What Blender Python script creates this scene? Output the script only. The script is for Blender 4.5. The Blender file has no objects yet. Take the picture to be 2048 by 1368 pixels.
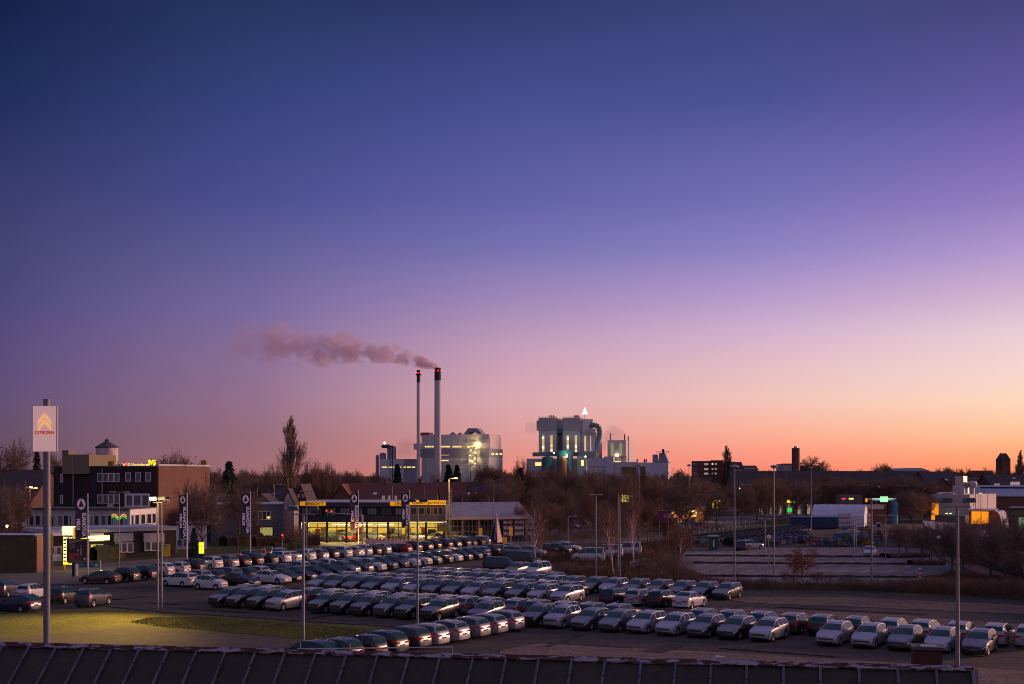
import bpy, math, random, bmesh
from mathutils import Vector, Matrix
R = math.radians
scene = bpy.context.scene
C = scene.collection

# ------------------------------------------------------------------ camera
F, H, YH, CX = 2400.0, 13.0, 948.0, 1024.0      # focal length in photo pixels, eye height, horizon row, centre column
cam_d = bpy.data.cameras.new('camera'); cam = bpy.data.objects.new('camera', cam_d); C.objects.link(cam)
cam.location = (0, 0, H); cam.rotation_euler = (R(90), 0, 0)
cam_d.sensor_width = 36; cam_d.lens = F / 2048 * 36
cam_d.shift_y = (YH - 684) / 2048
cam_d.clip_start = 0.5; cam_d.clip_end = 9000
scene.camera = cam
scene.view_settings.view_transform = 'Standard'; scene.view_settings.look = 'None'
scene.view_settings.exposure = 0.0; scene.view_settings.gamma = 1.0
scene.cycles.max_bounces = 5; scene.cycles.diffuse_bounces = 2; scene.cycles.glossy_bounces = 3
scene.cycles.volume_bounces = 3; scene.cycles.transparent_max_bounces = 8
scene.cycles.sample_clamp_indirect = 2.0; scene.cycles.filter_width = .95

def lin(c):
    return tuple(((v / 255) / 12.92 if v / 255 <= .04045 else ((v / 255 + .055) / 1.055) ** 2.4) for v in c) + (1.0,)

# ------------------------------------------------------------------ dusk sky: elevation ramps blended round the compass
world = bpy.data.worlds.new('World'); scene.world = world; world.use_nodes = True
nt = world.node_tree; nt.nodes.clear()
def N(t, **k):
    n = nt.nodes.new(t)
    for a, b in k.items(): setattr(n, a, b)
    return n
def L(a, b): nt.links.new(a, b)
tc = N('ShaderNodeTexCoord'); sx = N('ShaderNodeSeparateXYZ'); L(tc.outputs['Generated'], sx.inputs[0])
el = N('ShaderNodeMath', operation='ARCSINE'); L(sx.outputs[2], el.inputs[0])
eln = N('ShaderNodeMapRange'); L(el.outputs[0], eln.inputs[0])
eln.inputs[1].default_value = 0; eln.inputs[2].default_value = R(40); eln.inputs[3].default_value = 0; eln.inputs[4].default_value = 1
az = N('ShaderNodeMath', operation='ARCTAN2'); L(sx.outputs[0], az.inputs[0]); L(sx.outputs[1], az.inputs[1])
def ey(y, a): return max(0, math.degrees(math.atan((948 - y) / 2400 * math.cos(R(a if abs(a) < 30 else 0)))) / 40)
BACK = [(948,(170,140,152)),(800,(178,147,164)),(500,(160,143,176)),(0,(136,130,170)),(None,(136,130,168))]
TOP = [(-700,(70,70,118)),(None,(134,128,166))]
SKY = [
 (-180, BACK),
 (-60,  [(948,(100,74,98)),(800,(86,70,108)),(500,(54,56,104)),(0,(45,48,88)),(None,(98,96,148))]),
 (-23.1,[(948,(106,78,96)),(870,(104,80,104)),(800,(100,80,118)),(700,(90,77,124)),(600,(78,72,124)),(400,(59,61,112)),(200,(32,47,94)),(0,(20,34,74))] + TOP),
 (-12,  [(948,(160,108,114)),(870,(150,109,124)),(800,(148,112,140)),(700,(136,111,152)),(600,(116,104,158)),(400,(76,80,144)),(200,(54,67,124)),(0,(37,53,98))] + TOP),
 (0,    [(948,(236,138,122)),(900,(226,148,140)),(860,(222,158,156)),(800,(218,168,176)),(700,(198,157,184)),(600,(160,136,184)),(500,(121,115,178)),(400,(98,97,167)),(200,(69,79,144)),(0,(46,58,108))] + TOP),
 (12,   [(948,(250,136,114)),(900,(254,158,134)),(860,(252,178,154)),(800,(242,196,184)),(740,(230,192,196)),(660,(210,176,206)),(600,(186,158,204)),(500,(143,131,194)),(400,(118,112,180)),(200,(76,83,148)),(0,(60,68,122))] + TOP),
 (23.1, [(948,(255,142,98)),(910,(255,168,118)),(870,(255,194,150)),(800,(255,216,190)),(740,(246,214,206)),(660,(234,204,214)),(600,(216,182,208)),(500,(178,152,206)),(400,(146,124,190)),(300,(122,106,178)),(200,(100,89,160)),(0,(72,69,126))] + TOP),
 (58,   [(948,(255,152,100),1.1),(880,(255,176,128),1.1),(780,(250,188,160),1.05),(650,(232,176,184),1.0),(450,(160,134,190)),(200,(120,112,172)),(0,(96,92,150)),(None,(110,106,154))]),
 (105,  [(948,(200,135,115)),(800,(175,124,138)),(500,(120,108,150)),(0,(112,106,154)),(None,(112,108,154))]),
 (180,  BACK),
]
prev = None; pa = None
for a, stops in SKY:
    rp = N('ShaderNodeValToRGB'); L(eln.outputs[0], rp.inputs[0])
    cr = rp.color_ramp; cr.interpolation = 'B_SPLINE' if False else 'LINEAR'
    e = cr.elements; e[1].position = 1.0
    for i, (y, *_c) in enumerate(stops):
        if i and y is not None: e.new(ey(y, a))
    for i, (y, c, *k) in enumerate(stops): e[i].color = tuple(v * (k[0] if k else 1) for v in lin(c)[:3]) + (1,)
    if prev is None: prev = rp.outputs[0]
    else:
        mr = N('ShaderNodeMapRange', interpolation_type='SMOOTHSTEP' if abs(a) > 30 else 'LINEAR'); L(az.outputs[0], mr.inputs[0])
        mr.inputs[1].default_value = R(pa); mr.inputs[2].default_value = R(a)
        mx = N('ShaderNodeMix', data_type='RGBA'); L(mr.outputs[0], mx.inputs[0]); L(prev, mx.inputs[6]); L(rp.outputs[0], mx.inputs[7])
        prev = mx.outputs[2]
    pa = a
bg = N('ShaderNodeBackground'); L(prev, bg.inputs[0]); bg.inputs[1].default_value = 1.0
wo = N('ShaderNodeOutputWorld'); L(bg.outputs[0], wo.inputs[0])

# last afterglow, low from the right
sl = bpy.data.lights.new('sun', 'SUN'); sl.energy = 3.4; sl.angle = R(16); sl.specular_factor = .02; sl.color = (1.0, .55, .38)
so = bpy.data.objects.new('sun', sl); C.objects.link(so)
SAZ, SEL = R(68), R(8)
so.rotation_euler = Vector((math.sin(SAZ) * math.cos(SEL), math.cos(SAZ) * math.cos(SEL), math.sin(SEL))).to_track_quat('Z', 'Y').to_euler()

# ------------------------------------------------------------------ materials
MATS = {}
def mat(name, col, rough=.7, metal=0, noise=.18, nscale=1.5, emit=None, estr=1.0, col2=None, coat=0, bump=0, spec=.5):
    if name in MATS: return MATS[name]
    m = bpy.data.materials.new(name); m.use_nodes = True; t = m.node_tree
    b = t.nodes['Principled BSDF']; b.inputs['Roughness'].default_value = rough; b.inputs['Metallic'].default_value = metal
    b.inputs['Specular IOR Level'].default_value = spec
    if coat: b.inputs['Coat Weight'].default_value = coat; b.inputs['Coat Roughness'].default_value = .06
    c = tuple(col) + (1,)
    tcn = t.nodes.new('ShaderNodeTexCoord')
    nz = t.nodes.new('ShaderNodeTexNoise'); nz.inputs['Scale'].default_value = nscale; nz.inputs['Detail'].default_value = 5
    t.links.new(tcn.outputs['Object'], nz.inputs['Vector'])
    rp = t.nodes.new('ShaderNodeValToRGB'); t.links.new(nz.outputs[0], rp.inputs[0])
    c2 = tuple(col2) + (1,) if col2 else tuple(v * (1 + noise) for v in col) + (1,)
    rp.color_ramp.elements[0].position = .3; rp.color_ramp.elements[1].position = .7
    rp.color_ramp.elements[0].color = c if col2 else tuple(v * (1 - noise) for v in col) + (1,); rp.color_ramp.elements[1].color = c2
    t.links.new(rp.outputs[0], b.inputs['Base Color'])
    if bump:
        bp = t.nodes.new('ShaderNodeBump'); bp.inputs['Strength'].default_value = bump; t.links.new(nz.outputs[0], bp.inputs['Height']); t.links.new(bp.outputs[0], b.inputs['Normal'])
    if emit:
        b.inputs['Emission Color'].default_value = tuple(emit) + (1,); b.inputs['Emission Strength'].default_value = estr
    MATS[name] = m; return m

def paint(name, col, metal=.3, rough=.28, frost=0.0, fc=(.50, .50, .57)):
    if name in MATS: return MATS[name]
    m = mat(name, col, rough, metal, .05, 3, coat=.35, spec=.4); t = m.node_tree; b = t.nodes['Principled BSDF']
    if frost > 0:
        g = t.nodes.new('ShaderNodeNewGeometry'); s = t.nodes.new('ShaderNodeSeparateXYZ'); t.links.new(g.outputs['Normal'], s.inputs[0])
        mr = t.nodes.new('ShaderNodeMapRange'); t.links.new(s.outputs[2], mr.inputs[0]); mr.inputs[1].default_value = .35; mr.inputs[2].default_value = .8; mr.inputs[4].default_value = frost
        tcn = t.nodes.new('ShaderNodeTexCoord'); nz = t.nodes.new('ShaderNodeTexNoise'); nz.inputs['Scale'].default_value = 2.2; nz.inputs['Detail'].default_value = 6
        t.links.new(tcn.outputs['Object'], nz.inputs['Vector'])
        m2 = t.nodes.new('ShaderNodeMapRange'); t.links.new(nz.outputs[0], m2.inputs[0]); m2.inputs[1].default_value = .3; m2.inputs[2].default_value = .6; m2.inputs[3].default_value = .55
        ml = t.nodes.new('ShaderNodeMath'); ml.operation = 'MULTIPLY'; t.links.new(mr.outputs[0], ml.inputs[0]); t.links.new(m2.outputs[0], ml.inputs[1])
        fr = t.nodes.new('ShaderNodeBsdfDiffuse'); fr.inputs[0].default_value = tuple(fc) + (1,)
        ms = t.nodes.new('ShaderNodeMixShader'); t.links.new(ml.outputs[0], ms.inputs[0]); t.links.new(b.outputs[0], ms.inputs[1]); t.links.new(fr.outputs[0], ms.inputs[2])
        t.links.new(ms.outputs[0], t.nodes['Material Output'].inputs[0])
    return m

def emis(name, col, s):
    return mat(name, tuple(min(.8, v) for v in col), .5, 0, .04, 2, emit=col, estr=s)

# ------------------------------------------------------------------ mesh helpers
class MB:
    def __init__(s): s.v = []; s.f = []; s.m = []
    def quad(s, pts, mi=0):
        n = len(s.v); s.v += [tuple(p) for p in pts]; s.f.append(tuple(range(n, n + len(pts)))); s.m.append(mi); return s
    def box(s, x0, x1, y0, y1, z0, z1, mi=0):
        n = len(s.v); s.v += [(x, y, z) for z in (z0, z1) for x, y in ((x0, y0), (x1, y0), (x1, y1), (x0, y1))]
        for f in ((0, 3, 2, 1), (4, 5, 6, 7), (0, 1, 5, 4), (1, 2, 6, 5), (2, 3, 7, 6), (3, 0, 4, 7)):
            s.f.append(tuple(n + i for i in f)); s.m.append(mi)
        return s
    def tube(s, a, b, r0, r1=None, k=8, mi=0, cap=True):
        r1 = r0 if r1 is None else r1; a = Vector(a); b = Vector(b); d = (b - a)
        if d.length < 1e-6: return s
        d.normalize(); u = d.orthogonal().normalized(); w = d.cross(u); n = len(s.v)
        for c, r in ((a, r0), (b, r1)):
            for i in range(k):
                t = 2 * math.pi * i / k; s.v.append(tuple(c + (u * math.cos(t) + w * math.sin(t)) * r))
        for i in range(k):
            j = (i + 1) % k; s.f.append((n + i, n + j, n + k + j, n + k + i)); s.m.append(mi)
        if cap:
            s.f.append(tuple(n + i for i in range(k))[::-1]); s.m.append(mi); s.f.append(tuple(n + k + i for i in range(k))); s.m.append(mi)
        return s
    def lathe(s, prof, cx=0, cy=0, k=16, mi=0):
        n = len(s.v)
        for r, z in prof:
            for i in range(k):
                t = 2 * math.pi * i / k; s.v.append((cx + r * math.cos(t), cy + r * math.sin(t), z))
        for j in range(len(prof) - 1):
            for i in range(k):
                i2 = (i + 1) % k; s.f.append((n + j * k + i, n + j * k + i2, n + (j + 1) * k + i2, n + (j + 1) * k + i)); s.m.append(mi)
        s.f.append(tuple(n + (len(prof) - 1) * k + i for i in range(k))); s.m.append(mi)
        return s
    def prism(s, pts, y0, y1, mi=0):            # polygon in xz, extruded along y
        n = len(s.v); k = len(pts)
        s.v += [(x, y0, z) for x, z in pts] + [(x, y1, z) for x, z in pts]
        s.f.append(tuple(range(n, n + k))); s.f.append(tuple(range(n + k, n + 2 * k))[::-1]); s.m += [mi, mi]
        for i in range(k):
            j = (i + 1) % k; s.f.append((n + i, n + k + i, n + k + j, n + j)); s.m.append(mi)
        return s
    def prismx(s, pts, x0, x1, mi=0):           # polygon in yz, extruded along x
        n = len(s.v); k = len(pts)
        s.v += [(x0, y, z) for y, z in pts] + [(x1, y, z) for y, z in pts]
        s.f.append(tuple(range(n, n + k))[::-1]); s.f.append(tuple(range(n + k, n + 2 * k))); s.m += [mi, mi]
        for i in range(k):
            j = (i + 1) % k; s.f.append((n + i, n + j, n + k + j, n + k + i)); s.m.append(mi)
        return s
    def mesh(s, name, mats, smooth=False, sharp=None):
        me = bpy.data.meshes.new(name); me.from_pydata(s.v, [], s.f)
        for m in (mats if isinstance(mats, (list, tuple)) else [mats]): me.materials.append(m)
        if len(me.materials) > 1: me.polygons.foreach_set('material_index', s.m)
        if smooth:
            me.polygons.foreach_set('use_smooth', [True] * len(me.polygons))
            me.set_sharp_from_angle(angle=R(sharp or 40))
        me.update(); return me
    def build(s, name, mats, parent=None, smooth=False, sharp=None, loc=None, rz=0):
        o = bpy.data.objects.new(name, s.mesh(name, mats, smooth, sharp)); C.objects.link(o)
        if parent: o.parent = parent
        if loc: o.location = loc
        if rz: o.rotation_euler.z = rz
        return o

def tag(o, label=None, cat=None, group=None, kind=None):
    if label: o['label'] = label
    if cat: o['category'] = cat
    if group: o['group'] = group
    if kind: o['kind'] = kind
    return o
def empty(name, loc, label, cat, group=None, rz=0):
    o = bpy.data.objects.new(name, None); C.objects.link(o); o.location = loc; o.rotation_euler.z = rz; o.empty_display_size = .5
    return tag(o, label, cat, group)
def kids(o): return list(KIDS.get(o.name, ()))
def copy_tree(o, loc, rz=0, label=None, group=None, scale=None):
    r = o.copy(); C.objects.link(r); r.location = loc; r.rotation_euler.z = rz
    if scale: r.scale = scale
    if label: r['label'] = label
    if group: r['group'] = group
    for ch in o.children:
        c = ch.copy(); C.objects.link(c); c.parent = r
        for g in ch.children:
            d = g.copy(); C.objects.link(d); d.parent = c
    return r
def G(px, py, z=0.0):                       # where the sight line through a photo pixel meets height z
    D = F * (H - z) / (py - YH); return Vector(((px - CX) * D / F, D, z))
def P(px, py, D): return Vector(((px - CX) * D / F, D, H + (YH - py) * D / F))
def sheet(name, pts, m, z=0.0, kind='structure', label=None, cat=None):
    mb = MB(); mb.quad([(p[0], p[1], z) for p in pts]); o = mb.build(name, m); o['kind'] = kind
    if label: o['label'] = label
    return o
def text(name, body, size, m, parent, loc, rot=(R(90), 0, 0), extr=.02, sx=1.0, mirror=False, align='LEFT', bold=0):
    c = bpy.data.curves.new(name, 'FONT'); c.body = body; c.size = size; c.extrude = extr; c.align_x = align; c.offset = bold; c.resolution_u = 3
    ob = bpy.data.objects.new('tmp', c); me = bpy.data.meshes.new_from_object(ob); bpy.data.objects.remove(ob)
    if sx != 1 or mirror: me.transform(Matrix.Diagonal((-sx if mirror else sx, 1, 1, 1)))
    me.materials.clear(); me.materials.append(m); me.name = name
    o = bpy.data.objects.new(name, me); C.objects.link(o); o.parent = parent; o.location = loc; o.rotation_euler = rot
    return o
def lamp(kind, loc, energy, col, size=.2, aim=None, spot=None, name='lamp_light', parent=None, blend=.3):
    l = bpy.data.lights.new(name, kind); l.energy = energy; l.color = col
    l.shadow_soft_size = size
    o = bpy.data.objects.new(name, l); C.objects.link(o); o.location = loc
    if spot: l.spot_size = R(spot); l.spot_blend = blend
    if aim is not None: o.rotation_euler = (Vector(loc) - Vector(aim)).to_track_quat('Z', 'Y').to_euler()
    return o
ORD = 'first second third fourth fifth sixth seventh eighth ninth tenth eleventh twelfth thirteenth fourteenth fifteenth sixteenth seventeenth eighteenth nineteenth twentieth'.split()
def ordn(i):
    if i < 20: return ORD[i]
    return {2: 'twenty-', 3: 'thirty-', 4: 'forty-'}[(i + 1) // 10] + ORD[(i + 1) % 10 - 1] if (i + 1) % 10 else {3: 'thirtieth', 4: 'fortieth'}[(i + 1) // 10]
# ------------------------------------------------------------------ ground sheets
def ground_mat(name, c1, c2, c3, s1=.05, s2=1.2, bump=.3, rough=.9, streak=0):
    if name in MATS: return MATS[name]
    m = bpy.data.materials.new(name); m.use_nodes = True; t = m.node_tree; b = t.nodes['Principled BSDF']; b.inputs['Roughness'].default_value = rough
    b.inputs['Specular IOR Level'].default_value = .25
    g = t.nodes.new('ShaderNodeNewGeometry')
    def nz(s, d=6):
        n = t.nodes.new('ShaderNodeTexNoise'); n.inputs['Scale'].default_value = s; n.inputs['Detail'].default_value = d; n.inputs['Roughness'].default_value = .65; t.links.new(g.outputs['Position'], n.inputs['Vector']); return n
    a = nz(s1); f = nz(s2, 8)
    r = t.nodes.new('ShaderNodeValToRGB'); t.links.new(a.outputs[0], r.inputs[0]); e = r.color_ramp.elements
    e[0].position = .38; e[1].position = .62; e[0].color = tuple(c1) + (1,); e[1].color = tuple(c2) + (1,)
    r2 = t.nodes.new('ShaderNodeValToRGB'); t.links.new(f.outputs[0], r2.inputs[0]); e = r2.color_ramp.elements; e[0].position = .35; e[1].position = .7
    e[0].color = (0, 0, 0, 1); e[1].color = (1, 1, 1, 1)
    x = t.nodes.new('ShaderNodeMix'); x.data_type = 'RGBA'; t.links.new(r2.outputs[0], x.inputs[0]); t.links.new(r.outputs[0], x.inputs[6]); x.inputs[7].default_value = tuple(c3) + (1,)
    if streak:
        mp = t.nodes.new('ShaderNodeMapping'); mp.inputs['Rotation'].default_value = (0, 0, R(26.7)); mp.inputs['Scale'].default_value = (.05, 1, 1); t.links.new(g.outputs['Position'], mp.inputs[0])
        n3 = t.nodes.new('ShaderNodeTexNoise'); n3.inputs['Scale'].default_value = .7; n3.inputs['Detail'].default_value = 6; n3.inputs['Roughness'].default_value = .7; n3.inputs['Distortion'].default_value = .3; t.links.new(mp.outputs[0], n3.inputs[0])
        r3 = t.nodes.new('ShaderNodeMapRange'); t.links.new(n3.outputs[0], r3.inputs[0]); r3.inputs[1].default_value = .3; r3.inputs[2].default_value = .7; r3.inputs[3].default_value = 1 - streak; r3.inputs[4].default_value = 1 + streak
        x3 = t.nodes.new('ShaderNodeMix'); x3.data_type = 'RGBA'; x3.blend_type = 'MULTIPLY'; x3.inputs[0].default_value = 1; t.links.new(x.outputs[2], x3.inputs[6]); t.links.new(r3.outputs[0], x3.inputs[7]); x = x3
    t.links.new(x.outputs[2], b.inputs['Base Color'])
    bp = t.nodes.new('ShaderNodeBump'); bp.inputs['Strength'].default_value = bump; bp.inputs['Distance'].default_value = .08; t.links.new(f.outputs[0], bp.inputs['Height']); t.links.new(bp.outputs[0], b.inputs['Normal'])
    MATS[name] = m; return m
m_soil = ground_mat('soil', (.055, .035, .028), (.085, .055, .04), (.05, .035, .025), .03, .5)
m_asph = ground_mat('asphalt', (.064, .047, .040), (.10, .074, .062), (.05, .038, .034), .06, 1.6, .25, .9, .38)
m_asph2 = ground_mat('asphalt_bay', (.15, .12, .13), (.2, .165, .17), (.12, .1, .11), .08, 1.0, .1, .9, .2)
m_grav = ground_mat('gravel', (.17, .11, .08), (.085, .058, .045), (.25, .165, .125), .35, 3.0, .9, .9, .3)
m_grass = ground_mat('grass_ground', (.085, .09, .02), (.14, .125, .035), (.06, .055, .02), .15, 2.2, .8)
m_verge = ground_mat('verge_grass', (.05, .06, .014), (.085, .085, .02), (.04, .038, .015), .15, 1.8, .7)
m_road = ground_mat('road_asphalt', (.13, .10, .095), (.17, .13, .12), (.11, .09, .085), .08, 1.5, .1)
m_dirt = ground_mat('lot_dirt', (.075, .06, .055), (.12, .09, .075), (.055, .043, .04), .12, 1.0, .6)
m_path = ground_mat('path_brick', (.24, .12, .085), (.30, .16, .11), (.2, .1, .08), .1, 2.0, .1)
mb = MB(); mb.quad([(-4000, -60, 0), (4000, -60, 0), (4000, 7000, 0), (-4000, 7000, 0)]); o = mb.build('ground', m_soil); o['kind'] = 'structure'
def gs(name, pix, m, lv): return sheet(name, [G(x, y) for x, y in pix], m, .004 * lv + .0)
gs('car_park_surface', [(-250, 1262), (-250, 1168), (160, 1170), (420, 1140), (640, 1117), (900, 1097), (1180, 1096), (1215, 1150), (1420, 1181), (2250, 1212), (2500, 1420), (1500, 1500), (300, 1420), (-400, 1420)], m_asph, 5)
gs('road', [(-400, 1172), (-400, 1128), (130, 1132), (420, 1110), (640, 1096), (900, 1088), (1300, 1075), (1300, 1083), (940, 1096), (640, 1116), (420, 1139), (160, 1169)], m_road, 7)
gs('verge', [(-400, 1127), (-400, 1098), (230, 1096), (420, 1088), (660, 1084), (640, 1094), (420, 1108), (130, 1131)], m_verge, 9)
gs('lawn', [(-300, 1330), (-300, 1228), (150, 1219), (212, 1214), (330, 1226), (430, 1232), (640, 1246), (845, 1258), (790, 1272), (700, 1290), (640, 1330)], m_grass, 11)
gs('lawn_dirt_patch', [(-300, 1400), (-300, 1288), (60, 1276), (150, 1264), (260, 1254), (330, 1262), (430, 1268), (560, 1276), (640, 1296), (600, 1400)], m_dirt, 13)
# gravel lanes between the rows
for k, pix in enumerate(([(1410, 1193), (1700, 1196), (2200, 1218), (2200, 1236), (1700, 1214), (1500, 1207)], [(1000, 1302), (1080, 1288), (1500, 1309), (2200, 1352), (2200, 1400), (1000, 1400)],
                         [(1300, 1218), (1500, 1216), (1800, 1232), (2200, 1262), (2200, 1290), (1560, 1236)])):
    gs('gravel_strip', pix, m_grav, 13)
gs('dealer_forecourt', [(560, 1095), (560, 1076), (900, 1060), (1180, 1040), (1330, 1050), (1200, 1074), (900, 1087), (640, 1094)], m_asph, 12)
gs('customer_parking', [(1280, 1170), (1345, 1105), (1560, 1094), (1850, 1096), (1880, 1120), (1960, 1152), (1700, 1172)], m_asph2, 14)
gs('yard_surface', [(1385, 1104), (1380, 1070), (1500, 1052), (1640, 1043), (1900, 1045), (1900, 1094), (1560, 1093)], m_asph, 12)
gs('yard_grass_strip', [(1378, 1092), (1362, 1066), (1500, 1046), (1680, 1036), (1640, 1046), (1500, 1070)], m_verge, 15)
gs('footpath', [(1880, 1115), (1930, 1112), (2048, 1138), (2300, 1185), (2300, 1215), (2048, 1163), (1960, 1150)], m_path, 15)
gs('restaurant_forecourt', [(1290, 1060), (1290, 1040), (1600, 1026), (1760, 1030), (1600, 1036), (1400, 1056)], m_asph2, 9)
# painted bay marks on the customer car park
m_mark = mat('bay_paint', (.55, .52, .52), .7, 0, .3, 4)
mb = MB()
for (y, xs, dx, dy) in ((1163, range(1370, 1880, 55), 34, 7), (1147, range(1340, 1850, 47), 30, 7), (1135, range(1390, 1830, 42), 26, 6), (1120, range(1400, 1800, 38), 22, 5), (1108, range(1390, 1740, 36), 20, 4)):
    for x in xs:
        if y + dy > 1172: continue
        a = G(x, y); b = G(x + dx, y - dy); w = .07
        mb.quad([(a.x - w, a.y, .062), (a.x + w, a.y, .062), (b.x + w, b.y, .062), (b.x - w, b.y, .062)])
tag(mb.build('bay_markings', m_mark), kind='structure')
m_hedge_ground = ground_mat('island_scrub', (.03, .018, .012), (.05, .03, .018), (.02, .014, .01), .5, 3, 1)
for x0, x1, y in ((1370, 1830, 1112.5), (1385, 1860, 1127), (1340, 1880, 1153)):
    a = G(x0, y); b = G(x1, y + (x1 - x0) * .006)
    mb = MB(); d = (b - a).normalized(); n = Vector((-d.y, d.x, 0)) * .55
    mb.v = []; k = 40
    for i in range(k + 1):
        p = a.lerp(b, i / k); h = .22 + .13 * random.Random(i * 7 + y).random()
        for q, z in ((-1, .058), (-.6, h), (.6, h * .9), (1, .058)): mb.v.append((p.x + n.x * q, p.y + n.y * q, z))
    for i in range(k):
        for j in range(3):
            s0 = i * 4 + j; mb.f.append((s0, s0 + 4, s0 + 5, s0 + 1)); mb.m.append(0)
    tag(mb.build('low_hedge', m_hedge_ground), 'low dark hedge strip between car park bays, ' + {1112.5: 'farthest of three', 1127: 'middle of three', 1153: 'nearest of three'}[y], 'hedge', 'hedge strips in the empty car park')
# kerb of the lawn
mb = MB(); prevp = None
for x, y in ((212, 1214), (330, 1226), (430, 1232), (640, 1246), (845, 1258)):
    p = G(x, y)
    if prevp:
        d = (p - prevp).normalized(); n = Vector((-d.y, d.x, 0)) * .12
        q = [prevp - n, p - n, p + n, prevp + n]
        mb.quad([(v.x, v.y, .12) for v in q])
        for i in range(4):
            a, b = q[i], q[(i + 1) % 4]; mb.quad([(a.x, a.y, .0), (b.x, b.y, .0), (b.x, b.y, .12), (a.x, a.y, .12)])
    prevp = p
tag(mb.build('kerb', mat('kerb_stone', (.05, .045, .045), .9)), kind='structure')

m_patch = ground_mat('asphalt_repair', (.04, .033, .032), (.055, .045, .042), (.03, .026, .026), .3, 3, .2); prr = random.Random(8)
for i, (px, py, w_, l_) in enumerate(((760, 1262, 1.2, 9), (1180, 1292, 7, .7), (1330, 1298, 1.6, 5), (620, 1238, .6, 14), (330, 1208, 5, .5), (1560, 1306, 9, .5), (1130, 1282, .5, 8), (900, 1282, 2.2, 3), (250, 1196, 2.5, 4), (1700, 1222, 14, .6), (1480, 1214, .5, 5), (430, 1222, 9, .4))):
    p = G(px, py); a_ = R(-26.7 + prr.uniform(-4, 4)); c_, s_ = math.cos(a_), math.sin(a_)
    sheet('asphalt_repair', [(p.x + u * c_ - v * s_, p.y + u * s_ + v * c_) for u, v in ((-w_ / 2, -l_ / 2), (w_ / 2, -l_ / 2 * .9), (w_ / 2 * .95, l_ / 2), (-w_ / 2, l_ / 2 * .92))], m_patch, .066 + i * .0015)
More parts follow.
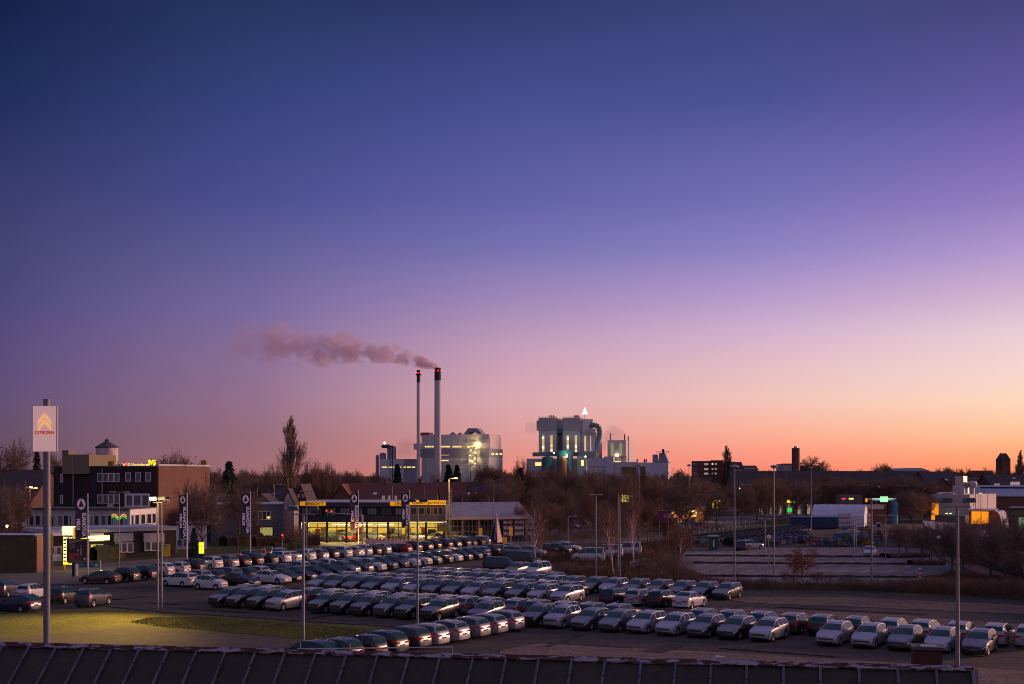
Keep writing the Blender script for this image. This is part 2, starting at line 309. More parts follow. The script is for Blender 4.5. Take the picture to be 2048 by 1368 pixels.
# ------------------------------------------------------------------ cars
def lk(keys, s):
    if s <= keys[0][0]: return keys[0][1]
    for (a, u), (b, v) in zip(keys, keys[1:]):
        if s <= b: return u + (v - u) * (s - a) / (b - a)
    return keys[-1][1]
KIND = {
 'estate': dict(L=4.68, W=1.82, wb=(.93, 3.6), wr=.325,
   zt=[(0, .56), (.03, .66), (.12, .73), (.5, .86), (1.0, .95), (1.28, 1.0), (2.02, 1.38), (2.5, 1.475), (3.2, 1.49), (4.0, 1.44), (4.25, 1.38), (4.5, 1.08), (4.6, .92), (4.66, .7), (4.68, .55)],
   zb=[(0, .55), (.12, .70), (.5, .82), (1.28, .94), (3.4, 1.0), (4.3, 1.04), (4.5, 1.0), (4.6, .88), (4.68, .54)], side=(1.55, 2.42, 3.30, 3.95), sill=(1.42, 4.22), ws=(1.30, 2.0), rw=(4.27, 4.5), roof=(2.1, 4.15)),
 'suv': dict(L=4.28, W=1.80, wb=(.86, 3.42), wr=.36,
   zt=[(0, .66), (.03, .82), (.12, .90), (.5, 1.0), (.95, 1.06), (1.15, 1.10), (1.8, 1.50), (2.2, 1.61), (2.9, 1.63), (3.6, 1.57), (3.85, 1.49), (4.1, 1.14), (4.2, 1.0), (4.27, .8), (4.28, .6)],
   zb=[(0, .65), (.12, .86), (.5, .96), (1.15, 1.03), (2.6, 1.10), (3.9, 1.20), (4.1, 1.06), (4.28, .59)], side=(1.42, 2.2, 3.02, 3.5), sill=(1.3, 3.7), ws=(1.17, 1.78), rw=(3.87, 4.09), roof=(1.9, 3.7)),
 'hatch': dict(L=3.75, W=1.68, wb=(.68, 3.1), wr=.31,
   zt=[(0, .56), (.03, .68), (.10, .78), (.4, .90), (.75, .98), (.9, 1.02), (1.6, 1.40), (1.95, 1.485), (2.6, 1.49), (3.25, 1.42), (3.4, 1.36), (3.6, 1.0), (3.7, .88), (3.74, .7), (3.75, .5)],
   zb=[(0, .55), (.1, .74), (.9, .94), (2.4, .98), (3.4, 1.06), (3.6, .95), (3.75, .49)], side=(1.2, 2.1, 2.75, 2.9), sill=(1.08, 3.2), ws=(.93, 1.58), rw=(3.42, 3.59), roof=(1.7, 3.3)),
 'fastback': dict(L=4.86, W=1.87, wb=(.95, 3.79), wr=.335,
   zt=[(0, .54), (.03, .64), (.12, .71), (.5, .82), (1.1, .93), (1.42, .98), (2.15, 1.34), (2.6, 1.425), (3.1, 1.42), (3.7, 1.28), (4.35, 1.07), (4.7, 1.01), (4.8, .92), (4.85, .7), (4.86, .52)],
   zb=[(0, .53), (.12, .68), (.5, .79), (1.42, .92), (3.6, .99), (4.35, 1.0), (4.7, .97), (4.86, .51)], side=(1.7, 2.55, 3.35, 3.7), sill=(1.58, 4.0), ws=(1.45, 2.13), rw=(3.35, 4.3), roof=(2.3, 3.2)),
 'saloon': dict(L=4.77, W=1.83, wb=(.93, 3.72), wr=.33,
   zt=[(0, .56), (.03, .66), (.12, .73), (.5, .86), (1.05, .94), (1.35, .99), (2.1, 1.36), (2.5, 1.45), (3.1, 1.455), (3.5, 1.38), (4.0, 1.10), (4.1, 1.06), (4.6, 1.05), (4.72, .96), (4.76, .7), (4.77, .54)],
   zb=[(0, .55), (.12, .70), (.5, .83), (1.35, .93), (3.5, 1.0), (4.1, 1.0), (4.6, 1.0), (4.77, .53)], side=(1.65, 2.5, 3.3, 3.6), sill=(1.5, 3.85), ws=(1.38, 2.08), rw=(3.45, 3.98), roof=(2.2, 3.3)),
 'minivan': dict(L=4.41, W=1.79, wb=(.88, 3.56), wr=.33,
   zt=[(0, .6), (.03, .74), (.12, .86), (.5, 1.0), (.95, 1.10), (1.1, 1.15), (1.72, 1.66), (2.1, 1.80), (2.9, 1.82), (3.9, 1.80), (4.2, 1.75), (4.33, 1.2), (4.38, 1.0), (4.4, .8), (4.41, .55)],
   zb=[(0, .59), (.12, .82), (.5, .94), (1.1, 1.06), (4.2, 1.12), (4.33, 1.1), (4.41, .54)], side=(1.42, 2.15, 3.1, 3.2), sill=(1.28, 4.1), ws=(1.13, 1.7), rw=(4.22, 4.32), roof=(1.9, 4.1)),
 'van': dict(L=4.95, W=1.92, wb=(.95, 3.98), wr=.34,
   zt=[(0, .6), (.03, .8), (.12, .95), (.45, 1.08), (.8, 1.18), (.95, 1.24), (1.65, 1.82), (2.05, 1.95), (3.0, 1.97), (4.5, 1.97), (4.78, 1.92), (4.88, 1.3), (4.93, 1.0), (4.94, .8), (4.95, .5)],
   zb=[(0, .59), (.12, .9), (.45, 1.0), (.95, 1.12), (4.7, 1.16), (4.88, 1.14), (4.95, .49)], side=(1.32, 2.1, 3.4, 3.5), sill=(1.1, 4.6), ws=(.98, 1.63), rw=(4.8, 4.87), roof=(2.0, 4.6)),
}
for kd in KIND.values():
    for q in ('zt', 'zb'): kd[q] = [(a, v * (1.06 if v > .75 else 1.0)) for a, v in kd[q]]
    Lk, W2 = kd['L'], kd['W'] / 2
    kd['yw'] = [(0, W2 * .66), (.06, W2 * .80), (.22, W2 * .93), (.5, W2 * .985), (.9, W2), (Lk - .9, W2), (Lk - .4, W2 * .98), (Lk - .15, W2 * .92), (Lk - .04, W2 * .84), (Lk, W2 * .72)]
    st = set([0, Lk])
    for q in ('zt', 'zb', 'yw'): st |= {a for a, _ in kd[q]}
    for w in kd['wb']:
        for i in range(9): st.add(round(w + (kd['wr'] + .05) * math.cos(math.pi * i / 8), 3))
    st |= set(kd['side']) | set(kd['sill']) | set(kd['ws']) | set(kd['rw'])
    st = sorted(st); out = [st[0]]
    for s in st[1:]:
        if s - out[-1] > .018: out.append(s)
    kd['st'] = out
def ring(kd, s):
    zt, zb, yw = lk(kd['zt'], s), lk(kd['zb'], s), lk(kd['yw'], s)
    zb = min(zb, zt - .008); gh = zt - zb
    yb = yw * .955; yr = yb - .05 - .40 * max(0, gh - .02); yr = max(yr, yb * .5)
    ra = kd['wr'] + .05; bot = .2 + (.06 if s < .2 or s > kd['L'] - .2 else 0)
    for w in kd['wb']:
        d = abs(s - w)
        if d < ra: bot = max(bot, .02 + kd['wr'] + math.sqrt(ra * ra - d * d) * .98)
    zm = max(bot + .02, min(zb - .04, bot * .3 + zb * .7)); zl = max(bot + .01, .5 * bot + .5 * min(.42, zm - .01))
    cr = .035 if gh > .15 else .03
    return [(0, zt + cr), (yr * .6, zt + cr * .75), (yr, zt), (yb, zb), (yw, zm), (yw - .005, zl), (yw - .03, bot), (0, bot)]
def make_car(kd, key):
    Lk = kd['L']; st = kd['st']; mb = MB(); rs = [ring(kd, s) for s in st]
    idx = []
    for s, r in zip(st, rs):
        x = Lk / 2 - s; row = []
        for j, (y, z) in enumerate(r):
            mb.v.append((x, y, z)); a = len(mb.v) - 1
            if j in (0, 7): row.append((a, a))
            else: mb.v.append((x, -y, z)); row.append((a, a + 1))
        idx.append(row)
    for i in range(len(st) - 1):
        for j in range(7):
            a, b, c, d = idx[i][j], idx[i][j + 1], idx[i + 1][j + 1], idx[i + 1][j]
            mb.f.append((a[0], b[0], c[0], d[0])); mb.f.append((a[1], d[1], c[1], b[1]))
    for i, fl in ((0, 1), (len(st) - 1, 0)):
        loop = [idx[i][j][0] for j in range(8)] + [idx[i][j][1] for j in range(6, 0, -1)]
        mb.f.append(tuple(loop[::-1] if fl else loop))
    mb.m = [0] * len(mb.f)
    kd['body'] = mb
def spt(kd, s, j, f, off):                      # point on the skin: ring edge j..j+1, fraction f
    r = ring(kd, s); a, b = r[j], r[j + 1]; return (a[0] + (b[0] - a[0]) * f, a[1] + (b[1] - a[1]) * f)
def side_patch(mb, kd, s0, s1, f0, f1, off=.007, j=2, sg=1, slant=0):
    Lk = kd['L']; ss = [s0] + [s for s in kd['st'] if s0 + .005 < s < s1 - .005] + [s1]
    n = len(mb.v)
    for s in ss:
        for f in (f0, f1):
            y, z = spt(kd, s, j, f, 0); mb.v.append((Lk / 2 - s, sg * (y + off), z + off * .3))
    for i in range(len(ss) - 1):
        q = (n + 2 * i, n + 2 * i + 1, n + 2 * i + 3, n + 2 * i + 2); mb.f.append(q if sg < 0 else q[::-1]); mb.m.append(0)
def top_patch(mb, kd, s0, s1, wf, off=.008, dx=0):
    Lk = kd['L']; ss = [s0] + [s for s in kd['st'] if s0 + .005 < s < s1 - .005] + [s1]; n = len(mb.v)
    for s in ss:
        r = ring(kd, s); x = Lk / 2 - s + dx
        y2 = r[2][0] * wf; y1 = r[1][0]; z2 = r[1][1] + (r[2][1] - r[1][1]) * (y2 - y1) / max(.01, (r[2][0] - y1))
        for y, z in ((y2, z2), (y1, r[1][1]), (0, r[0][1]), (-y1, r[1][1]), (-y2, z2)): mb.v.append((x, y, z + off))
    for i in range(len(ss) - 1):
        for j in range(4): mb.f.append((n + 5 * i + j, n + 5 * i + j + 1, n + 5 * i + 6 + j, n + 5 * i + 5 + j)); mb.m.append(0)
m_tyre = mat('tyre', (.012, .012, .013), .85); m_rim = mat('alloy', (.55, .55, .58), .3, .9); m_trim = mat('dark_trim', (.012, .012, .014), .5)
m_chrome = mat('bright_rail', (.8, .78, .76), .22, 1.0); m_tail = mat('tail_red', (.36, .012, .010), .2, 0, emit=(1, .03, .02), estr=.015)
m_head = mat('head_lens', (.30, .30, .34), .12, .6); m_plate = mat('plate', (.07, .065, .06), .6)
m_glass = mat('car_glass', (.010, .03, .034), .06, 0, .1, 2, spec=.6); m_glassd = mat('screen_glass', (.012, .045, .05), .12, 0, .15, 2, spec=.22); m_glassf = mat('screen_glass_frosted', (.018, .06, .066), .35, 0, .45, 1.6, spec=.25)
m_headon = emis('head_on', (1, .85, .55), 6); m_tailon = emis('tail_on', (1, .05, .02), 5)
PAINTS = {'silver': (.27, .26, .285), 'white': (.50, .49, .51), 'black': (.010, .011, .014), 'dark grey': (.05, .052, .06), 'dark blue': (.012, .02, .055), 'red': (.33, .012, .01),
          'grey': (.17, .175, .2), 'blue': (.01, .06, .3), 'maroon': (.12, .012, .02), 'brown': (.07, .045, .03), 'dark': (.022, .024, .03), 'soot': (.008, .008, .009)}
PAINT_SOOT = mat('paint_soot', (.008, .008, .009), .6, spec=.08)
m_gsoot = mat('dark_glass', (.012, .012, .014), .45, spec=.1)
MESH = {}
def shared(key, fn):
    if key not in MESH: MESH[key] = fn()
    return MESH[key]
def part(name, me, parent):
    o = bpy.data.objects.new(name, me); C.objects.link(o); o.parent = parent; return o
def wheel_mesh(r):
    mb = MB(); w = .2
    prof = [(r * .62, -w / 2), (r * .95, -w / 2), (r, -w * .3), (r, w * .3), (r * .95, w / 2), (r * .62, w / 2)]
    k = 20; n = 0
    for (q, y) in prof:
        for i in range(k): t = 2 * math.pi * i / k; mb.v.append((q * math.cos(t), y, q * math.sin(t)))
    for j in range(len(prof) - 1):
        for i in range(k): i2 = (i + 1) % k; mb.f.append((j * k + i, j * k + i2, (j + 1) * k + i2, (j + 1) * k + i)); mb.m.append(0)
    return mb.mesh('wheel', m_tyre, True)
def rim_mesh(r):
    mb = MB(); k = 10
    for sg in (1, -1):
        y = .085 * sg; mb.tube((0, y - .02 * sg, 0), (0, y + .01 * sg, 0), r * .17, k=10)
        n = len(mb.v)
        for q, yy in ((r * .64, y + .01 * sg), (r * .56, y), (r * .52, y - .05 * sg)):
            for i in range(20): t = 2 * math.pi * i / 20; mb.v.append((q * math.cos(t), yy, q * math.sin(t)))
        for j in range(2):
            for i in range(20): i2 = (i + 1) % 20; mb.f.append((n + j * 20 + i, n + j * 20 + i2, n + j * 20 + 20 + i2, n + j * 20 + 20 + i)); mb.m.append(0)
        for i in range(5):
            t = 2 * math.pi * i / 5; c, s_ = math.cos(t), math.sin(t)
            mb.tube((c * r * .1, y, s_ * r * .1), (c * r * .58, y, s_ * r * .58), r * .09, r * .07, k=4)
    mb.tube((0, -.06, 0), (0, .06, 0), r * .5, k=12, mi=0)
    return mb.mesh('rim', m_rim)
PROTO = {}
def car_proto(kind, colour, frost, detail, lights=False):
    key = (kind, colour, frost, detail, lights)
    if key in PROTO: return PROTO[key]
    kd = KIND[kind]; Lk, W = kd['L'], kd['W']
    if 'body' not in kd: make_car(kd, kind)
    root = bpy.data.objects.new({'estate': 'estate_car', 'suv': 'suv', 'hatch': 'hatchback', 'fastback': 'fastback_car', 'saloon': 'saloon_car', 'minivan': 'minivan', 'van': 'van'}[kind], None)
    C.objects.link(root)
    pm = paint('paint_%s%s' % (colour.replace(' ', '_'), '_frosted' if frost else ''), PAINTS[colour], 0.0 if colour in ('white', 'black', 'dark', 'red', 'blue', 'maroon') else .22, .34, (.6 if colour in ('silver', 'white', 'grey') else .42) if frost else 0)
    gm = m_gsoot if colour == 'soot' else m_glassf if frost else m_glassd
    if colour == 'soot': pm = PAINT_SOOT; frost = 0.001
    part('body', shared(('body', kind, colour, frost), lambda: kd['body'].mesh('body', pm, True, 34)), root)
    def top(s0, s1, wf, nm, dx=0):
        mb = MB(); top_patch(mb, kd, s0, s1, wf, dx=dx); return mb.mesh(nm, gm, True)
    part('windscreen', shared(('ws', kind, frost), lambda: top(kd['ws'][0], kd['ws'][1], .93, 'windscreen', .004)), root)
    part('rear_window', shared(('rw', kind, frost), lambda: top(kd['rw'][0], kd['rw'][1], .88, 'rear_window', -.006)), root)
    a0, b0, c0, d0 = kd['side']; s0, s1 = kd['sill']
    for sg in (1, -1):
        segs = [(s0 - .04, b0 - .022), (b0 + .022, c0 - .02), (c0 + .02, s1 + .04)]
        for k, (u, v) in enumerate(segs):
            if (kind == 'hatch' and k == 2 and False) or v - u < .15: continue
            def sp(u=u, v=v, sg=sg):
                mb = MB(); side_patch(mb, kd, u, v, .07, .94, sg=sg); return mb.mesh('side_window', m_gsoot if colour == 'soot' else m_glass, True)
            part('side_window', shared(('sw', kind, sg, k, colour == 'soot'), sp), root)
    for w in kd['wb']:
        for sg in (1, -1):
            o = part('wheel', shared(('wheel', kd['wr']), lambda: wheel_mesh(kd['wr'])), root); o.location = (Lk / 2 - w, sg * (W / 2 - .115), kd['wr'])
            if detail: part('rim', shared(('rim', kd['wr']), lambda: rim_mesh(kd['wr'])), o)
    def lp(u, v, f0, f1, j, sg, nm, m, off=.008):
        def q():
            mb = MB(); side_patch(mb, kd, u, v, f0, f1, sg=sg, j=j, off=off); return mb.mesh(nm, m, True)
        return q
    hz = kd['L']
    for sg in (1, -1):
        part('headlight', shared(('hl', kind, sg, lights), lp(.03, .5, -.04, .72, 3, sg, 'headlight', m_headon if lights else m_head)), root)
        if kind in ('van', 'minivan'):
            def tl(sg=sg):
                mb = MB(); z0 = .95; mb.box(-Lk / 2 + .02, -Lk / 2 + .12, sg * (W / 2 - .16) - .05, sg * (W / 2 - .16) + .05, z0, z0 + .5); return mb.mesh('taillight', m_tailon if lights else m_tail)
        else:
            def tl(sg=sg):
                mb = MB(); side_patch(mb, kd, hz - .38, hz - .03, -.12, .62, sg=sg, j=3, off=.012)
                zz = lk(kd['zb'], hz - .1); y1 = lk(kd['yw'], hz - .02) + .02
                x = -Lk / 2 - .012; n = len(mb.v)
                ya, yb_ = sg * (y1 - .0), sg * (y1 - .42)
                mb.quad([(x - .004, ya, zz - .17), (x - .012, yb_, zz - .15), (x - .012, yb_, zz - .05), (x - .004, ya, zz - .0)][::(1 if sg < 0 else -1)])
                return mb.mesh('taillight', m_tailon if lights else m_tail)
        part('taillight', shared(('tl', kind, sg, lights), tl), root)
    if detail:
        def gr():
            mb = MB(); x = Lk / 2; zg = lk(kd['zb'], .05)
            y0 = lk(kd['yw'], 0)
            mb.box(x - .06, x + .012, -y0 * .95, y0 * .95, zg - .15, zg - .02); mb.box(x + .012, x + .022, -y0 * .95, y0 * .95, zg - .15, zg - .125, 1)
            return mb.mesh('grille', [m_trim, m_chrome])
        part('grille', shared(('gr', kind), gr), root)
        def lowg():
            mb = MB(); x = Lk / 2; y0 = lk(kd['yw'], 0); mb.box(x - .03, x + .014, -y0 * .8, y0 * .8, .25, .36); mb.box(x - .09, x + .004, -y0 * 1.12, -y0 * .88, .27, .35); mb.box(x - .09, x + .004, y0 * .88, y0 * 1.12, .27, .35); return mb.mesh('lower_intake', m_trim)
        part('lower_intake', shared(('lg', kind), lowg), root)
        def lp_():
            mb = MB(); mb.box(-Lk / 2 - .022, -Lk / 2 + .02, -.26, .26, .62 if kind not in ('fastback', 'saloon') else .55, .73 if kind not in ('fastback', 'saloon') else .66); return mb.mesh('number_plate', m_plate)
        part('number_plate', shared(('np', kind), lp_), root)
        for sg in (1, -1):
            def mr(sg=sg):
                mb = MB(); s = kd['ws'][0] + .38; r = ring(kd, s); x = Lk / 2 - s; y = r[3][0]; z = r[3][1]
                for (xx, yy, zz, a, b, c) in ((x, y + .13, z + .09, .07, .1, .075),):
                    n = len(mb.v)
                    for u in (-1, 1):
                        for t in range(8):
                            q = math.pi * 2 * t / 8; mb.v.append((xx + u * a * (.6 if u > 0 else 1), sg * (yy + b * math.cos(q)), zz + c * math.sin(q)))
                    for t in range(8): mb.f.append((n + t, n + (t + 1) % 8, n + 8 + (t + 1) % 8, n + 8 + t)); mb.m.append(0)
                    mb.f.append(tuple(range(n, n + 8))); mb.f.append(tuple(range(n + 8, n + 16))); mb.m += [0, 0]
                mb.tube((x + .03, sg * (y - .02), z), (x, sg * (y + .08), z + .05), .025, k=5)
                return mb.mesh('wing_mirror', pm if colour not in ('x',) else m_trim)
            part('wing_mirror', shared(('mr', kind, sg, colour), mr), root)
    if kind in ('estate', 'suv') and detail:
        for sg in (1, -1):
            def rl(sg=sg):
                mb = MB(); u, v = kd['roof']; pp = None
                for i in range(7):
                    s = u + (v - u) * i / 6; r = ring(kd, s); p = (Lk / 2 - s, sg * (r[2][0] - .05), r[2][1] + (.015 if i in (0, 6) else .055))
                    if pp: mb.tube(pp, p, .018, k=5)
                    pp = p
                return mb.mesh('roof_rail', m_chrome)
            part('roof_rail', shared(('rl', kind, sg), rl), root)
    root['_new'] = 1
    PROTO[key] = root; return root
NCARS = [0]
def place(kind, colour, loc, az, label, group, frost=False, detail=True, lights=False, cat=None):
    """az: heading in degrees, clockwise from away-from-camera (0 = nose away, 90 = nose to the right)"""
    pr = car_proto(kind, colour, frost, detail, lights); rz = R(90 - az)
    if pr.get('_new'):
        del pr['_new']; o = pr; o.location = loc; o.rotation_euler.z = rz
    else: o = copy_tree(pr, loc, rz)
    nm = {'estate': 'estate car', 'suv': 'suv', 'hatch': 'hatchback', 'fastback': 'car', 'saloon': 'car', 'minivan': 'van', 'van': 'van'}[kind]
    tag(o, label, cat or nm, group); NCARS[0] += 1
    return o
def cw(kind): return {'estate': 'estate car', 'suv': 'compact SUV', 'hatch': 'hatchback', 'fastback': 'low fastback', 'saloon': 'saloon', 'minivan': 'high-roof van', 'van': 'van'}[kind]
AZ = 26.7
U = Vector((math.cos(R(AZ)), -math.sin(R(AZ)), 0)); V = Vector((math.sin(R(AZ)), math.cos(R(AZ)), 0))
P0 = G(526, 1222)
def on_line(p0, d, px):
    t = (px - CX) / F; k = (t * p0.y - p0.x) / (d.x - t * d.y); return p0 + d * k
rr = random.Random(5)
Zc = .06
def row(desc, off, items, face, group, frost=True, detail=True):
    """parallel rows; face 'front' = noses to the camera, 'rear' = tails to the camera; items: (corner px, kind, colour)"""
    items = sorted(items)
    for i, (px, kind, col) in enumerate(items):
        kd = KIND[kind]; c = on_line(P0 + V * off, U, px)
        jit = rr.uniform(-.12, .12)
        hz_ = R(32.5); c = c + Vector((math.cos(hz_), -math.sin(hz_), 0)) * (kd['W'] * .5) + Vector((math.sin(hz_), math.cos(hz_), 0)) * (kd['L'] / 2 + jit)
        az = (32.5 + 180 if face == 'front' else 32.5) + rr.uniform(-1.2, 1.2)
        fr = ''
        lab = '%s%s %s, %s from the left in %s' % (fr, col, cw(kind), ordn(i), desc)
        place(kind, col, (c.x, c.y, Zc), az, lab, group, frost, detail)
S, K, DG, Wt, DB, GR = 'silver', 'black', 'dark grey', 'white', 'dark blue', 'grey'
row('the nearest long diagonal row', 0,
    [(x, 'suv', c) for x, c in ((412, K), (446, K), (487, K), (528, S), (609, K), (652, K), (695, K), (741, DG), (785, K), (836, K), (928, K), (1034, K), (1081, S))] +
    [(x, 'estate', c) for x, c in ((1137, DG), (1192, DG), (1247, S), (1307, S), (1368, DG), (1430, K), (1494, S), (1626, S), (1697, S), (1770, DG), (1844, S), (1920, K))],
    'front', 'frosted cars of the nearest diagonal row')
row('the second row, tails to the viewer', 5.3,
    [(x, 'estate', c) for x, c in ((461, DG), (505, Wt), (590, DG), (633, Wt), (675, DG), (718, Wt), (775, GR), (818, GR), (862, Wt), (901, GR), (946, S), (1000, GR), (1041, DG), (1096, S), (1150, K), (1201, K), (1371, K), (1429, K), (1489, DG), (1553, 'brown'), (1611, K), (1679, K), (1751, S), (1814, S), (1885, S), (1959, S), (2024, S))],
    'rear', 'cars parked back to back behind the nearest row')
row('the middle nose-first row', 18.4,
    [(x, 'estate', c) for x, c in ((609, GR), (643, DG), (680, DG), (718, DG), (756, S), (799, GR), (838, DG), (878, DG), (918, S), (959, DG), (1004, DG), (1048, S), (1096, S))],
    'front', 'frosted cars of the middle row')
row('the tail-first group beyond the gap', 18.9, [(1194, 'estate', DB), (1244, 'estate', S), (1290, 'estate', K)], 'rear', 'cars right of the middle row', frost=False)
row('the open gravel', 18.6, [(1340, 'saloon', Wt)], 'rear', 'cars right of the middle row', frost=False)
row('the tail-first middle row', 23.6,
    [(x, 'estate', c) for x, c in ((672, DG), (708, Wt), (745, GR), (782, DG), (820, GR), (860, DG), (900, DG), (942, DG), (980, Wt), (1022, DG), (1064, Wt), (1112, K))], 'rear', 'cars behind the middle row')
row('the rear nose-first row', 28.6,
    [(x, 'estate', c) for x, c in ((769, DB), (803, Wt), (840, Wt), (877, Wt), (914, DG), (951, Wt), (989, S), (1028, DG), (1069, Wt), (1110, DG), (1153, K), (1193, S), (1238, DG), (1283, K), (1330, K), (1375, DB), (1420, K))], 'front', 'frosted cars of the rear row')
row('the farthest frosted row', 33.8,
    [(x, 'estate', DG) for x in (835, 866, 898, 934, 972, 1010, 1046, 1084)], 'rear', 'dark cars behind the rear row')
def one(kind, col, px, py, az, label, group=None, frost=False, detail=True, lights=False, end='c', lx=0):
    """px,py: ground pixel of the body centre ('c'), nose ('n') or tail ('t')"""
    p = G(px, py, Zc); h = Vector((math.sin(R(az)), math.cos(R(az)), 0)); kd = KIND[kind]
    if end == 'n': p = p - h * kd['L'] / 2
    if end == 't': p = p + h * kd['L'] / 2
    return place(kind, col, (p.x, p.y, Zc), az, label, group, frost, detail, lights)
one('estate', DG, 1016, 1152, 214, 'frosted dark estate car squeezed between the black vans and the white high-roof van', None, True, end='n')
one('minivan', Wt, 1056, 1156, 214, 'white high-roof passenger van standing behind the rear frosted row', None, True, end='n')
one('van', K, 1004, 1146, 112, 'black panel van with its bright tail towards the right, nearer of two', 'pair of black vans', end='t' if False else 'c')
one('van', K, 1046, 1132, 112, 'black panel van, farther of two, partly hidden by the nearer one', 'pair of black vans')
# rows on the left lot, noses or tails to the right
def lrow(desc, p, q, items, az, end, group, frost=False, detail=True):
    a, b = G(*p), G(*q); d = (b - a)
    for i, (px, kind, col) in enumerate(sorted(items)):
        c = on_line(a, d, px); h = Vector((math.sin(R(az)), math.cos(R(az)), 0)); kd = KIND[kind]
        c = c + h * (kd['L'] / 2 + rr.uniform(-.15, .15)) * (-1 if end == 'n' else 1)
        place(kind, col, (c.x, c.y, Zc), az + rr.uniform(-1.5, 1.5), '%s %s, %s from the left in %s' % (col, cw(kind), ordn(i), desc), group, frost, detail)
lrow('the nose-right row', (575, 1168), (975, 1119), [(600, 'fastback', K), (630, 'fastback', K), (660, 'fastback', K), (688, 'fastback', K), (716, 'suv', GR), (742, 'suv', DG), (768, 'suv', Wt), (792, 'suv', DG), (815, 'suv', DG), (838, 'suv', Wt), (862, 'suv', Wt), (882, 'suv', K), (903, 'suv', DG), (923, 'suv', Wt), (944, 'suv', K), (963, 'suv', K), (980, 'suv', K)], 118, 'n', 'cars of the nose-right row')
one('hatch', Wt, 450, 1179, 112, 'small white hatchback at the near left end of the nose-right dealer row', end='n')
one('fastback', K, 515, 1174, 116, 'black fastback between the small white hatchback and the white fastback', end='n')
one('fastback', Wt, 577, 1168, 117, 'white fastback with chrome window line in front of the black row', end='n')
lrow('the tail-right middle row', (386, 1175), (1026, 1109), [(388, 'estate', Wt)] + [(x, ('suv', 'estate', 'suv', 'hatch', 'estate', 'suv', 'saloon')[i % 7], c) for i, (x, c) in enumerate(((418, S), (447, K), (478, GR), (507, K), (536, Wt), (566, K), (592, GR), (618, Wt), (645, GR), (672, Wt), (698, DG), (724, Wt), (750, K), (775, Wt), (800, GR), (825, K), (850, Wt), (874, K), (898, DG), (921, Wt), (942, K), (960, K), (979, GR), (998, DG), (1015, S), (1031, K)))], -60, 't', 'cars of the dealer row with tails to the right')
lrow('the row along the road', (436, 1140), (978, 1092), [(x, ('suv', 'suv', 'estate', 'suv', 'hatch', 'suv', 'saloon', 'suv', 'estate')[i % 9], c) for i, (x, c) in enumerate(((440, Wt), (470, GR), (497, K), (523, K), (550, K), (577, Wt), (600, Wt), (627, Wt), (652, GR), (675, K), (700, Wt), (723, Wt), (741, S), (759, K), (780, S), (801, K), (841, K), (862, DG), (881, K), (902, DG), (921, DG), (938, K), (953, K), (969, K), (982, S)))], -58, 't', 'cars of the farthest dealer row')
one('hatch', 'red', 821, 1107, -58, 'red hatchback, the only red car in the farthest dealer row', end='t')
for i, (px, py, kind, col, lb) in enumerate(((238, 1167, 'fastback', 'brown', 'brown coupe-like fastback beside the advertising board'), (275, 1164, 'suv', K, 'black SUV second from the advertising board'), (311, 1160, 'suv', K, 'black SUV just left of the twin lamp posts'), (344, 1153, 'suv', Wt, 'white SUV directly right of the twin lamp posts'), (376, 1149, 'estate', Wt, 'white estate car behind the white estate in front'), (407, 1145, 'suv', K, 'black SUV at the start of the farthest dealer row'))):
    one(kind, col, px, py, -70 if i else -78, lb, 'cars by the advertising board', end='t')
one('estate', GR, 1034, 1112, 110, 'grey estate car behind the single birch at the lot corner', end='c')
one('suv', S, 1066, 1114, 108, 'dusty silver SUV turned nose-right beside the slim birch', end='c')
one('suv', 'brown', 1096, 1108, 115, 'dark brown SUV left of the white vans', end='c')
one('suv', K, 1118, 1108, 118, 'black SUV between the brown one and the white estate', end='c')
one('estate', Wt, 1136, 1103, 118, 'white estate car last before the white vans', end='c')
van_l = [(1177, 1123, 'nearest white minibus with yellow emblem on the rear door'), (1214, 1115, 'middle white minibus half hidden by birch trunks'), (1252, 1110, 'rearmost white minibus standing right of the birches')]
for px, py, lb in van_l: one('van', Wt, px, py, -78, lb, 'white minibuses by the birches')
# left foreground
one('suv', DG, 12, 1192, 4, 'dark SUV at the left edge behind the dark blue estate'); one('hatch', Wt, 64, 1197, 12, 'white hatchback seen from behind left of the tall sign pole')
one('hatch', K, 131, 1205, 14, 'black hatchback seen from behind right of the tall sign pole'); one('suv', DG, 187, 1211, 14, 'dark SUV with silver bumper guard next to the lit lawn')
one('estate', DB, 34, 1222, -68, 'dark blue estate car parked crosswise at the left edge of the lawn')
# foreground estate cars
for i, (px, py, kind, col, lb) in enumerate(((676, 1330, 'estate', K, 'black car roof lowest behind the rusty roof ridge, leftmost'), (724, 1322, 'estate', K, 'black estate with chrome window line behind the roof ridge'), (763, 1314, 'hatch', K, 'black hatchback, third from the left behind the roof ridge'),
      (806, 1306, 'estate', K, 'black estate just left of the first silver one in front'), (852, 1299, 'estate', DG, 'dark grey estate beside the first silver one in front'), (889, 1293, 'estate', S, 'silver estate with red tail lamps, leftmost silver of the foreground'), (930, 1285, 'estate', S, 'silver estate, second silver from the left in the foreground'),
      (972, 1277, 'estate', GR, 'blue-grey estate between the silver ones in the foreground'), (1007, 1270, 'estate', S, 'silver estate, second from the right in the foreground group'), (1041, 1262, 'estate', S, 'silver estate at the right end of the foreground group'))):
    if i < 4: continue
    one(kind, col, px, py, -56, lb, 'foreground estate cars with tails to the right', end='t')
for (px, py, kind, col, lb) in ((806, 1309, 'estate', K, 'black estate just left of the dark grey one in the foreground'), (765, 1318, 'hatch', K, 'black hatchback behind the roof ridge, third from the left'), (716, 1327, 'estate', K, 'black estate with bright window line behind the roof ridge'), (668, 1332, 'estate', K, 'black car roof just showing over the roof ridge, leftmost')):
    one(kind, col, px, py, -56, lb, 'foreground estate cars with tails to the right', end='t')
